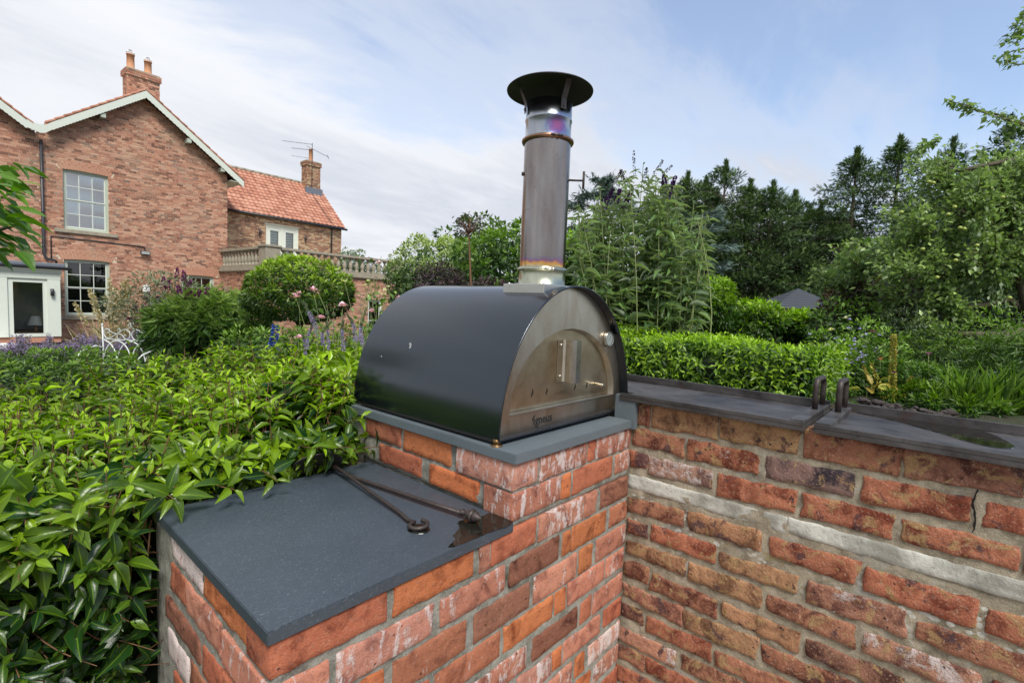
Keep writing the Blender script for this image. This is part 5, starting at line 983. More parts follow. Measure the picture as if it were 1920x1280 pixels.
SX = [shoots(np.array([b]), np.array([d]), np.array([l]), nl, ll, .38, yg, .5) for b, d, l, nl, ll, yg in ex]
for b, d, l, *_ in ex: stA.append(np.array([b])); stB.append(np.array([b])+nrm(np.array([d]))*l)
ALL = [np.concatenate(a) for a in zip(S1, S2, S3, S4, S5, *SX)]
PX = ALL[0]; bad = ((PX[:, 0] > .30) & (PX[:, 0] < 1.7) & (PX[:, 1] < 1.70) & (PX[:, 2] < 1.095)) | ((PX[:, 0] > .945) & (PX[:, 1] < 1.66) & (PX[:, 1] > .8) & (PX[:, 2] < 1.29)) | ((PX[:, 0] > .96) & (PX[:, 1] < 1.64))
tip = PX+nrm(ALL[1])*ALL[3][:, None]; bad |= ((tip[:, 0] > .34) & (tip[:, 0] < 1.7) & (tip[:, 1] < 1.5) & (tip[:, 2] < 1.09))
ALL = [a[~bad] for a in ALL]; P, X_, U_, L_, W_, T_, C_ = ALL
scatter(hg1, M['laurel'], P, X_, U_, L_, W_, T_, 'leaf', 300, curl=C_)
stems(hg1, M['twig'], np.concatenate(stA), np.concatenate(stB), .0028, .0012, 'twigs', .004)
# ------------------------------------------------------------------ generic bushes and trees
def clumps(c, rad, K, squash=1.0, seed=0, lump=.25, lo=-1.0):
    "centres spread over a noise-swollen ellipsoid, with outward directions"
    i = np.arange(K)+.5; ph = np.arccos(1-2*i/K); th = math.pi*(1+5**.5)*i; d = np.stack([np.cos(th)*np.sin(ph), np.sin(th)*np.sin(ph), np.cos(ph)], 1); d = d[d[:, 2] > lo]
    d = nrm(d+RNG.normal(0, .12, d.shape)); r = np.array([1+lump*noise.noise(Vector((a*1.6+seed, b*1.6, c_*1.6))) for a, b, c_ in d]); return np.array(c)[None]+d*np.array(rad)[None]*r[:, None], d
def bush(name, label, cat, c, rad, leaf, n, m_, kind='flat', K=60, wr=.4, young=.8, nparts=0, group=None, clr=.30, up=.6, lump=.28, lo=-.8, inner=.35, trunk=None, ground=None, seed=None, rot=None, droop=.2, fill=True):
    c = np.array(c, float); rad = np.array(rad, float); gz = ground if ground is not None else c[2]-rad[2]
    t = thing(name, (c[0], c[1], gz), label, cat, group); seed = seed if seed is not None else random.random()*50
    C, D = clumps(c, rad, K, seed=seed, lump=lump, lo=lo); m = max(2, n//len(C)); P = []; X = []; T = []
    cr = clr*min(rad)*RNG.uniform(.7, 1.3, len(C))
    for k in range(len(C)):
        d = rdir(m); d = nrm(d+D[k]*.55); p = C[k]+d*(cr[k]*RNG.uniform(.55, 1.05, m)**.6)[:, None]*np.array((1, 1, .85)); P.append(p); X.append(nrm(d+RNG.normal(0, .45, (m, 3))+np.array((0, 0, .15-droop))))
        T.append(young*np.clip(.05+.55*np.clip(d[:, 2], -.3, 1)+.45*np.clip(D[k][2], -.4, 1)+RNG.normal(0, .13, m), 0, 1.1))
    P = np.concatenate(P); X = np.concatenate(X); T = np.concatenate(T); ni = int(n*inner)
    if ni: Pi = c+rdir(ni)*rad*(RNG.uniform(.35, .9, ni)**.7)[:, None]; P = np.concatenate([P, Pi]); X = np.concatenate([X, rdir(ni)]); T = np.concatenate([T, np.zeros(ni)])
    keep = P[:, 2] > gz+.02; P, X, T = P[keep], X[keep], T[keep]; N = len(P)
    U = np.tile(np.array((0, 0, 1.0)), (N, 1))*up+nrm(P-c)*.5+RNG.normal(0, .35, (N, 3)); L_ = leaf*RNG.uniform(.7, 1.25, N)
    scatter(t, m_, P, X, U, L_, L_*wr, T, kind, nparts)
    if trunk:
        mb = MB(); r = trunk; top = c[2]-rad[2]*.25
        mb.tube([(0, 0, 0), (.03, .02, (top-gz)*.5), (0, 0, top-gz)], [r*1.25, r, r*.85], 8)
        for k in range(0, len(C), max(1, len(C)//9)): e = Vector(C[k])-t.location; mb.tube([(0, 0, (top-gz)*random.uniform(.7, 1)), e*.5+Vector((0, 0, (top-gz)*.5)), e], [r*.5, r*.3, r*.12], 5)
        mb.build('trunk', M['bark'], t)
    elif fill:
        q = min(len(C), 26); ii = RNG.choice(len(C), q, replace=False); stems(t, M['bark'], np.tile([[c[0], c[1], gz]], (q, 1))+RNG.normal(0, .06, (q, 3))*np.array((1, 1, 0)), C[ii], min(rad)*.016, min(rad)*.004, 'branches', .03)
    return t
# ---- hedge behind the oven, right
hg2 = thing('clipped_hedge', (4.3, 2.6, 0), 'clipped bright green laurel hedge right of the oven behind the wall', 'hedge')
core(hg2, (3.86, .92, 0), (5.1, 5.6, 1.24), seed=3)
n = 2600; x = RNG.uniform(3.7, 5.15, n); y = RNG.uniform(.72, 5.6, n); zt_ = 1.42+.035*np.sin(x*3+y*2.2)+.03*np.sin(y*5.1); B1 = np.stack([x, y, zt_-.11+RNG.normal(0, .02, n)], 1); D1 = np.stack([RNG.normal(0, .35, n), RNG.normal(0, .35, n), np.ones(n)], 1)
n2 = 2100; B2 = np.stack([3.74+RNG.normal(0, .03, n2), RNG.uniform(.72, 4.6, n2), RNG.uniform(.45, 1.41, n2)], 1); D2 = np.stack([-np.ones(n2), RNG.normal(0, .4, n2), RNG.normal(.3, .4, n2)], 1)
n3 = 1000; B3 = np.stack([RNG.uniform(3.72, 5.1, n3), .75+RNG.normal(0, .03, n3), RNG.uniform(.6, 1.41, n3)], 1); D3 = np.stack([RNG.normal(-.1, .4, n3), -np.ones(n3), RNG.normal(.3, .4, n3)], 1)
Bs = np.concatenate([B1, B2, B3]); Ds = np.concatenate([D1, D2, D3]); yg = np.concatenate([RNG.uniform(1.1, 2.2, n), np.clip((B2[:, 2]-.75)*2.2, .05, 1.6)*RNG.uniform(.7, 1.2, n2), np.clip((B3[:, 2]-.95)*2.2, .03, .8)])  # tint paints in the sunlit top; both faces darken downwards
A = shoots(Bs, Ds, RNG.uniform(.09, .15, len(Bs)), 8, .068, .36, yg, .35); scatter(hg2, M['laurel_far'], *A[:6], kind='flat', nparts=300, curl=A[6])
# ---- tall buddleia with silvery leaves
M['bud'] = leafmat('buddleia_leaf', (.026, .070, .022), (.13, .22, .060), .55, .25, (.30, .36, .25))
bd = thing('buddleia', at(1195, 600, 5.8, 0), 'tall buddleia with silvery green leaves and dark purple flower spikes right of the flue', 'buddleia')
bl = bd.location.copy(); A = []; Bt = []
for k in range(74):
    px = 1080+random.random()*245; top = 300+abs(px-1200)*.95*random.uniform(.6, 1.1)+random.uniform(0, 130)*(random.random()**.6); d = 5.8+random.uniform(-.55, .55)
    b = at(1140+(px-1085)*.55, 640, d, .0); A.append(np.array(b)); Bt.append(np.array(at(px, top, d)))
A = np.array(A); Bt = np.array(Bt); stems(bd, M['greenstem'], A, Bt, .012, .005, 'canes', .09, 8)
P = []; X = []; L_ = []; T = []
for a, b in zip(A, Bt):
    Lc = np.linalg.norm(b-a); m = int(Lc/.070); dd = (b-a)/Lc
    for j in range(m):
        f = (j+1)/m
        if f < .12: continue
        an = j*1.57+random.random()*.5
        for s in (0, math.pi):
            out = np.array((math.cos(an+s), math.sin(an+s), 0)); l = random.uniform(.13, .27)*(1-.45*f**5)
            P.append(a+(b-a)*f+RNG.normal(0, .03, 3)); X.append(out*1.0+dd*(random.uniform(.1, .9))+np.array((0, 0, -.75*random.random()))); L_.append(l); T.append(np.clip(.25+.5*f+random.gauss(0, .2), 0, 1))
P = np.array(P); X = np.array(X); L_ = np.array(L_); scatter(bd, M['bud'], P, X, np.array((0, 0, 1.0))+RNG.normal(0, .45, P.shape), L_, L_*.27, np.array(T), 'leaf', 300, curl=RNG.uniform(.6, 2.4, len(P)))
def spike(parent, p, d, ln, w, m_, n=220, name='flower_spike', droop=0, sz=.012, taper=1.0):
    p = np.array(p); d = np.array(d, float); d /= np.linalg.norm(d); f = RNG.random(n)**.8; s = np.cross(d, (.3, .5, .8)); s /= np.linalg.norm(s); t = np.cross(d, s); a = RNG.uniform(0, 6.28, n); r = w*(1-f*taper*.9)*RNG.uniform(.7, 1.1, n)
    out = s*np.cos(a)[:, None]+t*np.sin(a)[:, None]; P = p+d*(f*ln)[:, None]+out*r[:, None]*.5; P[:, 2] -= droop*f*f*ln
    loc = np.array(parent.matrix_world.translation) if False else np.array(parent.location); T_, F = TPL['tri']; X, Y, Z = frames(out+d*.3+RNG.normal(0, .3, (n, 3)), rdir(n)); L_ = sz*RNG.uniform(.7, 1.3, n)
    V = P[:, None]-loc+X[:, None]*(T_[None, :, 0:1]*L_[:, None, None])+Y[:, None]*(T_[None, :, 1:2]*L_[:, None, None])+Z[:, None]*(T_[None, :, 2:3]*L_[:, None, None])
    return link(name, npmesh(name, V.reshape(-1, 3), (F[None]+(np.arange(n)*4)[:, None, None]).reshape(-1, 3), np.repeat(RNG.random(n), 4)), m_, parent)
def petalmat(name, a, b, trans=.3): return leafmat(name, a, b, .6, trans, None, False, .35)
M['purple'] = petalmat('dark_purple_petal', (.035, .008, .09), (.10, .02, .20)); M['seed'] = plain('seed_head', (.045, .03, .035), .9)
for px, py, l, an in ((1140, 398, .19, .42), (1180, 392, .12, .35), (1163, 380, .10, .3), (1260, 372, .17, .35), (1243, 355, .10, -.1)):
    p = at(px-22*math.sin(an)*1.4, py, 5.5); spike(bd, p, RT*math.sin(an)+UP*math.cos(an), l*1.5, .05, M['purple'], 260, sz=.019)
for px, py, l, an in ((1190, 335, .20, -.1), (1180, 345, .13, -.6), (1150, 345, .12, .5), (1225, 330, .13, .5), (1240, 330, .11, .75), (1170, 345, .1, -.3), (1205, 345, .12, .2)):
    p = at(px, py, 5.5); spike(bd, p, RT*math.sin(an)+UP*math.cos(an), l*1.45, .019, M['seed'], 70, 'seed_spike', sz=.016)
# ---- greens in the middle distance
M['green'] = leafmat('shrub_leaf', (.022, .062, .014), (.20, .33, .04), .45, .3); M['pale_green'] = leafmat('pale_shrub_leaf', (.05, .11, .03), (.46, .54, .20), .5, .3); M['dark_elder'] = leafmat('dark_elder_leaf', (.028, .018, .022), (.085, .050, .055), .6, .15)
M['ball'] = leafmat('ball_tree_leaf', (.022, .070, .012), (.32, .46, .025), .38, .3); M['frondm'] = leafmat('frond_leaf', (.045, .11, .020), (.26, .38, .07), .5, .3); M['blue_cedar'] = leafmat('cedar_needles', (.045, .085, .070), (.13, .19, .17), .7, .1)
M['conifer'] = leafmat('conifer_spray', (.030, .066, .020), (.145, .225, .060), .75, .15); M['appleleaf'] = leafmat('apple_leaf', (.05, .11, .03), (.34, .46, .14), .42, .34, (.22, .29, .15)); M['copper'] = leafmat('copper_leaf', (.035, .022, .018), (.12, .075, .045), .55, .2)
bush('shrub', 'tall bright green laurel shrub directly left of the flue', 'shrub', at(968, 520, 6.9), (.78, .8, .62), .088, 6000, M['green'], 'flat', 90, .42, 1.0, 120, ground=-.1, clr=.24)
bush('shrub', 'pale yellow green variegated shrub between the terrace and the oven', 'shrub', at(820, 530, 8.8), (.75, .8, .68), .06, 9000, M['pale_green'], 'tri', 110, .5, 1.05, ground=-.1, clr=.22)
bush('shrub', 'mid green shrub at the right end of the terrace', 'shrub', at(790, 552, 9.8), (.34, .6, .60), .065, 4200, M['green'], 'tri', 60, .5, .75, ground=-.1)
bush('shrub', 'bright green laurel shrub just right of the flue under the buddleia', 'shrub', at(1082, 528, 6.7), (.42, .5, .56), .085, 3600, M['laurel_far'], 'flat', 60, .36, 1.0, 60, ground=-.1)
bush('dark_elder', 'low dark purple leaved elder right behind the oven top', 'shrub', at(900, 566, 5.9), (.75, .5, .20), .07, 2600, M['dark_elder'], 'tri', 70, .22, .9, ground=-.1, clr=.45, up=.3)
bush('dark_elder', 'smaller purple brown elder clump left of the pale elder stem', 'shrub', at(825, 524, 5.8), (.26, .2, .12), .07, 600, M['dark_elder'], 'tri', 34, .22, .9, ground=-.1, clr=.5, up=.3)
el = thing('elder_shoot', at(884, 560, 5.75, 0), 'tall bare stemmed dark elder shoot rising above the shrubs against the sky', 'shrub'); e0_ = at(884, 560, 5.75); e1_ = at(879, 438, 5.75); mb = MB(); mb.tube([(0, 0, 0), e0_-el.location, e1_-el.location, at(883, 410, 5.75)-el.location], [.02, .014, .009, .004], 6); mb.build('stem', M['twig'], el)
P = []; X = []
for k in range(42): a = random.random(); q = at(879+random.uniform(-24, 26), 402+random.random()*38, 5.75+random.uniform(-.15, .15)); P.append(np.array(q)); X.append(np.array(q)-np.array(at(880, 436, 5.75))+RNG.normal(0, .04, 3))
stems(el, M['twig'], np.tile(np.array(e1_), (42, 1)), np.array(P), .004, .0015, 'twigs', .01); PP = np.repeat(np.array(P), 5, 0)+RNG.normal(0, .025, (210, 3)); scatter(el, M['dark_elder'], PP, rdir(210)+np.array((0, 0, -.4)), rdir(210), .055, .013, .3, 'tri')
# clipped ball tree
bush('ball_tree', 'round clipped evergreen ball tree on a short trunk in front of the terrace', 'tree', at(562, 546, 9.0), (.84, .84, .52), .078, 12500, M['ball'], 'flat', 170, .34, 1.0, 60, trunk=.06, ground=-.1, clr=.19, lump=.14, lo=-.95, inner=.25)
# ferny shrub, magenta buddleia
bush('ferny_shrub', 'broad shrub with ferny leaves between the bench and the ball tree', 'shrub', at(392, 614, 9.7), (.85, .8, .54), .20, 3000, M['frondm'], 'frond', 70, .75, 1.05, 80, ground=-.1, clr=.33, up=1.1, inner=.5, droop=.35)
t = bush('buddleia', 'grey leaved buddleia with magenta spikes against the gable wall', 'buddleia', at(325, 570, 9.6), (.85, .6, .45), .09, 2600, leafmat('grey_leaf', (.08, .10, .06), (.24, .27, .17), .7, .2), 'flat', 50, .25, .9, ground=-.1, clr=.42, lump=.5)
M['magenta'] = petalmat('magenta_petal', (.10, .006, .085), (.26, .02, .22))
for px, py, l, an in ((305, 530, .24, .1), (313, 528, .16, .2), (330, 515, .26, .15), (345, 516, .22, .0), (352, 530, .2, .3), (277, 560, .2, .0), (285, 562, .18, .5), (292, 556, .16, .4), (257, 575, .18, -.3), (262, 592, .25, -1.2), (268, 582, .22, .6), (367, 545, .18, .5), (388, 540, .16, .1), (350, 545, .16, .7), (338, 540, .18, -.2)):
    p = at(px, py+14, 9.3); spike(t, p, RT*math.sin(an)+UP*math.cos(an), l, .07, M['magenta'], 90, sz=.030)
bush('climber', 'green climber on the corner of the wing above the balustrade', 'climber', hw(11.6, -.2, 3.55), (.55, .5, .55), .10, 1500, M['green'], 'tri', 36, .5, .7, lo=-1, ground=2.7)
bush('rose_climber', 'leafy climber with pale roses seen through the balusters', 'climber', hw(10.3, -2.6, 3.0), (1.3, .4, .42), .09, 2200, M['green'], 'tri', 46, .5, .6, lo=-1, ground=2.6)
# straw coloured grass
gr = thing('pampas_grass', at(235, 640, 11.2, -.1), 'straw coloured feathery grass plumes in front of the lower sash window', 'ornamental grass'); M['straw'] = petalmat('straw', (.42, .33, .20), (.66, .56, .40), .3)
A = []; Bq = []
for px, py in ((206, 528), (216, 546), (238, 530), (232, 548), (224, 560), (243, 540), (252, 575), (262, 580), (198, 560), (212, 575), (176, 555), (170, 548), (142, 572), (186, 590), (228, 535), (247, 590), (270, 592), (258, 600), (278, 598)):
    b = at(228+(px-228)*.25+random.uniform(-12, 12), 665, 11.2, 0); e = at(px, py, 11.2+random.uniform(-.3, .3)); A.append(np.array(b)); Bq.append(np.array(e)); d = (e-b).normalized(); spike(gr, e-d*.55, d, .62, .06, M['straw'], 110, 'plume', sz=.05)
stems(gr, M['straw'], np.array(A), np.array(Bq), .010, .004, 'stalks', .06)
n = 500; b0_ = np.array(at(232, 665, 11.2, 0)); P = b0_+RNG.normal(0, .22, (n, 3))*np.array((1, 1, 0)); scatter(gr, M['straw'], P, np.stack([RNG.normal(0, .5, n), RNG.normal(0, .5, n), np.ones(n)], 1), rdir(n), RNG.uniform(.5, 1.1, n), .02, RNG.random(n), 'slim', name='blades')
# drifts of violet catmint
M['violet'] = petalmat('violet_petal', (.20, .15, .30), (.36, .27, .48)); M['grey_green'] = leafmat('grey_green_leaf', (.055, .08, .04), (.18, .22, .12), .6, .2)
def drift(label, spots, h, d, seed=0):
    c = at(sum(s[0] for s in spots)/len(spots), 660, d, -.1); t = thing('catmint', c, label, 'catmint', 'drifts of violet catmint by the porch'); A = []; Bq = []
    for (px, py, w) in spots:
        for k in range(int(w*1.7)):
            x = px+random.gauss(0, w*.45); dd = d+random.uniform(-.5, .5); e = at(x, py+abs(random.gauss(0, 14)), dd); b = at(px+(x-px)*.5, 680, dd, .0); A.append(np.array(b)); Bq.append(np.array(e))
    A = np.array(A); Bq = np.array(Bq); stems(t, M['grey_green'], A, Bq, .006, .003, 'stalks', .05, 3); n = len(A)
    f = RNG.uniform(.72, 1.03, n*26); i = np.repeat(np.arange(n), 26); P = A[i]+(Bq-A)[i]*f[:, None]+RNG.normal(0, .018, (n*26, 3)); scatter(t, M['violet'], P, rdir(len(P)), rdir(len(P)), .030, .022, RNG.random(len(P)), 'tri', name='blossom')
    f = RNG.uniform(.1, .85, n*16); i = np.repeat(np.arange(n), 16); P = A[i]+(Bq-A)[i]*f[:, None]+RNG.normal(0, .04, (n*16, 3)); scatter(t, M['grey_green'], P, rdir(len(P)), rdir(len(P)), .06, .022, RNG.random(len(P))*.8, 'tri')
drift('violet catmint below the white porch window', ((25, 640, 30), (45, 628, 16), (80, 640, 26), (95, 625, 8), (60, 655, 40), (20, 668, 30)), .9, 9.6); drift('violet catmint around the back of the white bench', ((160, 625, 22), (180, 632, 26), (150, 640, 22), (235, 632, 26), (262, 618, 18), (120, 640, 16), (215, 645, 26)), .9, 9.9)
for lab, px, py, d, rx, rz, yg in (('yellow green leafy perennials left of the white bench', 110, 684, 7.6, .85, .18, .95), ('leafy green perennials in front of the white bench', 240, 692, 7.4, .75, .14, .8), ('leafy green plants at the far left above the hedge', 20, 704, 7.0, .6, .14, .8), ('fresh green perennials between the ferny shrub and the roses', 510, 652, 7.6, .62, .24, .9), ('green perennials behind the pink roses', 640, 655, 7.4, .95, .26, .7)):
    bush('perennials', lab, 'plants', at(px, py, d), (rx, .5, rz), .085, 1900, M['green'], 'flat', 40, .28, yg, ground=-.1, clr=.5)
# white wrought iron bench
bc = at(246, 650, 9.0); be = RT*.82+FW*-.14; bx = Vector((be.x, be.y, 0)).normalized(); bench = thing('garden_bench', (bc.x, bc.y, -.1), 'white wrought iron bench with scrolled back among the flowers', 'bench', rot=(0, 0, math.atan2(bx.y, bx.x)))
H0 = 0; W_2 = .60; zr = .86
def bt(pts, r, name): mb = MB(); mb.tube([(a, y, b) for a, y, b in pts], r, 6); mb.build(name, M['white_metal'], bench)
for s in (-1, 1): bt([(s*W_2, 0, 0), (s*W_2, .0, .75), (s*(W_2+.012), 0, 1.09)], .013, 'post'); mb = MB(); mb.lathe([(.0, -.005), (.022, .01), (.012, .025), (.018, .04), (0, .065)], (s*(W_2+.012), 0, 1.09), 8); mb.build('finial', M['white_metal'], bench)
bt([(-W_2, 0, zr), (W_2, 0, zr)], .010, 'rail'); bt([(-W_2, 0, .42), (W_2, 0, .42)], .012, 'rail')
def spiral(cx, cz, r0, r1, a0, a1, n=18): return [(cx+(r0+(r1-r0)*i/n)*math.cos(math.radians(a0+(a1-a0)*i/n)), 0, cz+(r0+(r1-r0)*i/n)*math.sin(math.radians(a0+(a1-a0)*i/n))) for i in range(n+1)]
for s in (-1, 1):
    f = lambda L_: [(s*a, y, b) for a, y, b in L_]
    bt(f(spiral(.47, .985, .02, .045, 300, 60)[::1][:0]+spiral(.50, 1.0, .018, .05, 240, -10, 14)[:0]+[(.50, 0, .985), (.47, 0, .975), (.455, 0, 1.0), (.47, 0, 1.04), (.53, 0, 1.05), (.575, 0, 1.01), (.58, 0, .95), (.55, 0, .895), (.49, 0, .875), (.42, 0, .895), (.34, 0, .945), (.26, 0, .99), (.17, 0, 1.045), (.10, 0, 1.055), (.035, 0, 1.02), (.015, 0, .965), (.03, 0, .91), (.08, 0, .87), (.13, 0, .88), (.155, 0, .92), (.14, 0, .955), (.11, 0, .95)]), .009, 'scroll')
    bt(f([(.30, 0, 1.02), (.285, 0, 1.05), (.25, 0, 1.07), (.225, 0, 1.04), (.25, 0, .99), (.31, 0, .965), (.38, 0, .975), (.43, 0, 1.01), (.465, 0, 1.0)]), .007, 'scroll')
    bt(f([(.24, 0, .88), (.27, 0, .875), (.295, 0, .90), (.29, 0, .95), (.25, 0, .97), (.20, 0, .955), (.16, 0, .91), (.13, 0, .885)]), .007, 'scroll')
    bt(f([(.10, 0, 1.055), (.03, 0, 1.09), (.0, 0, 1.13), (.01, 0, 1.17), (.045, 0, 1.185), (.06, 0, 1.155), (.04, 0, 1.14)]), .007, 'scroll')
for k in range(-2, 3): bt([(k*.30+.30*math.cos(math.pi*i/14), 0, .42+.42*math.sin(math.pi*i/14)) for i in range(15) if abs(k*.30+.30*math.cos(math.pi*i/14)) <= W_2+.01], .011, 'arch_bar')
for s in (-1, 1): bt([(s*W_2, 0, .70), (s*(W_2+.03), -.12, .74), (s*(W_2+.03), -.38, .66), (s*(W_2+.0), -.48, .55), (s*W_2, -.46, .0)], .013, 'arm_rest')
mb = MB()
for k in range(12): mb.box((-W_2, -.47+k*.039, .415), (W_2, -.45+k*.039, .425))
mb.build('seat', M['white_metal'], bench)
# roses, speedwell spires, delphinium
M['pink'] = petalmat('pink_petal', (.70, .26, .42), (.88, .60, .72), .15); M['cream'] = petalmat('cream_petal', (.70, .58, .40), (.85, .80, .66)); M['lilac'] = petalmat('lilac_petal', (.24, .18, .42), (.46, .38, .66)); M['blue'] = petalmat('blue_petal', (.02, .04, .30), (.06, .12, .52)); M['green_rose'] = leafmat('rose_leaf', (.04, .10, .02), (.20, .33, .04), .5, .3)
rs = thing('rose_bush', at(640, 700, 3.6, 0), 'pink rose bush with arching stems between the hedge and the oven', 'rose bush')
def flower(parent, p, r, m_, n=22, name='rose_flower'):
    p = np.array(p); d = rdir(n); d[:, 2] = np.abs(d[:, 2])*.9-.25; f = RNG.uniform(.25, 1, n)**.6; P = p+nrm(d)*(r*.35*f)[:, None]; T_, F = TPL['flat']; X, Y, Z = frames(nrm(d)+np.array((0, 0, .55)), nrm(p-P)+RNG.normal(0, .1, (n, 3))); L_ = r*RNG.uniform(.55, .85, n); loc = np.array(parent.location)
    T2 = T_*np.array((1, 1, 1.6)); V = P[:, None]-loc+X[:, None]*(T2[None, :, 0:1]*L_[:, None, None])+Y[:, None]*(T2[None, :, 1:2]*L_[:, None, None]*1.1)+Z[:, None]*(T2[None, :, 2:3]*L_[:, None, None])
    return link(name, npmesh(name, V.reshape(-1, 3), (F[None]+(np.arange(n)*len(T_))[:, None, None]).reshape(-1, 3), np.repeat(np.clip(f, 0, 1), len(T_))), m_, parent)
RF = [(588, 545, 3.6, .036), (555, 557, 3.6, .034), (560, 550, 3.62, .024), (643, 574, 3.6, .040), (602, 597, 3.55, .034), (560, 634, 3.4, .032), (623, 618, 3.5, .024), (748, 560, 3.7, .034), (697, 585, 3.7, .032), (734, 581, 3.75, .028), (710, 494, 3.9, .030), (703, 521, 3.9, .020), (556, 662, 3.4, .024)]
root = np.array(at(640, 700, 3.6, .3)); A = []; Bq = []
for px, py, d, r in RF: p = at(px, py, d); flower(rs, p, r, M['pink']); A.append(root+RNG.normal(0, .12, 3)*np.array((1, 1, 0))); Bq.append(np.array(p)-np.array((0, 0, r*.3)))
for px, py in ((684, 536), (690, 527), (712, 550), (719, 552), (728, 538), (646, 528), (690, 556), (722, 545)): p = at(px, py, 4.4); flower(rs, p, .024, M['cream'], 14); A.append(np.array(at(715, 640, 4.4, .6))); Bq.append(np.array(p))
for px, py in ((588, 530), (640, 585), (700, 500), (725, 520), (745, 548), (675, 560), (612, 570), (735, 600), (700, 610), (655, 620), (715, 480)): A.append(root+RNG.normal(0, .15, 3)*np.array((1, 1, 0))); Bq.append(np.array(at(px, py, 3.7)))
A = np.array(A); Bq = np.array(Bq); stems(rs, M['greenstem'], A, Bq, .005, .002, 'canes', .06, 8)
n = len(A)*14; i = RNG.integers(0, len(A), n); f = RNG.uniform(.45, .98, n); P = A[i]+(Bq-A)[i]*f[:, None]+RNG.normal(0, .05, (n, 3)); scatter(rs, M['green_rose'], P, rdir(n)+np.array((0, 0, .1)), np.array((0, 0, 1.0))+RNG.normal(0, .5, (n, 3)), RNG.uniform(.035, .065, n), RNG.uniform(.022, .04, n), RNG.random(n), 'flat', 120)
sv = thing('speedwell', at(640, 700, 3.1, 0), 'speedwell clump with curved lilac flower spires in front of the roses', 'speedwell')
for pts, w in (([(596, 628), (588, 605), (580, 588), (571, 570), (568, 565)], .032), ([(574, 655), (578, 630), (585, 610), (588, 600)], .022), ([(571, 648), (570, 636), (568, 628)], .014), ([(607, 648), (604, 632), (605, 620), (622, 602)], .022), ([(617, 652), (615, 630), (613, 612), (612, 603)], .022), ([(645, 657), (642, 630), (642, 612), (644, 600)], .026), ([(668, 640), (664, 615), (659, 600), (650, 588)], .030), ([(680, 648), (676, 625), (678, 605), (688, 575)], .030), ([(573, 664), (571, 655)], .016)):
    W3_ = [np.array(at(x, y, 3.1)) for x, y in pts]; n = 170*len(W3_); ff = RNG.random(n)*(len(W3_)-1.001); i = ff.astype(int); fr_ = (ff-i)[:, None]; WP = np.array(W3_); c = WP[i]*(1-fr_)+WP[i+1]*fr_; g = ff/(len(W3_)-1); rad_ = w*.5*(1-g*.75)
    P = c+rdir(n)*rad_[:, None]; T_, F = TPL['tri']; Xa, Ya, Za = frames(rdir(n), rdir(n)); s_ = .0065; V = P[:, None]-np.array(sv.location)+Xa[:, None]*T_[None, :, 0:1]*s_+Ya[:, None]*T_[None, :, 1:2]*s_+Za[:, None]*T_[None, :, 2:3]*s_
    lo_ = g < .55
    for sel_, mm, nm in ((lo_, M['lilac'], 'flower_spire'), (~lo_, M['grey_green'], 'bud_tip')):
        q = V[sel_]; link(nm, npmesh(nm, q.reshape(-1, 3), (F[None]+(np.arange(len(q))*4)[:, None, None]).reshape(-1, 3), np.repeat(RNG.random(len(q)), 4)), mm, sv)
    mb = MB(); mb.tube([Vector(W3_[0])-Vector((0, 0, .6))-sv.location]+[Vector(p_)-sv.location for p_ in W3_], .0028, 5); mb.build('stem', M['greenstem'], sv)
pp = thing('poppy_heads', at(608, 700, 3.5, 0), 'round grey green poppy seed heads beside the pink roses', 'poppy')
for px, py in ((594, 598), (614, 588), (554, 645), (626, 590)): p = at(px, py, 3.5)-pp.location; mb = MB(); mb.lathe([(.004, -.016), (.012, -.010), (.0145, 0), (.011, .010), (.014, .013), (.006, .015), (0, .015)], p, 12); mb.tube([p-Vector((0, 0, .6)), p-Vector((0, 0, .012))], .0025, 5); mb.build('seed_head', M['grey_green'], pp)
dl = thing('delphinium', at(513, 660, 4.6, .0), 'blue delphinium spike between the hedge tips and the ball tree', 'delphinium'); spike(dl, at(511, 662, 4.6), UP+RT*.12, .26, .06, M['blue'], 200, sz=.024, taper=.6); mb = MB(); mb.tube([(0, 0, .3), at(511, 662, 4.6)-dl.location], .004, 5); mb.build('stem', M['greenstem'], dl)
# laurel balls left of the summer house
for lab, px, py, d, rx, rz in (('leafy laurel shrub between the buddleia and the summer house', 1322, 578, 7.2, .36, .38), ('round laurel bush below the summer house roof', 1415, 602, 7.6, .38, .24), ('small round laurel bush right of the summer house roof', 1502, 612, 7.6, .26, .20)):
    bush('laurel_bush', lab, 'bush', at(px, py, d), (rx, rx, rz), .085, 3400, M['laurel_far'], 'flat', 60, .36, .85, ground=-.1, clr=.3)
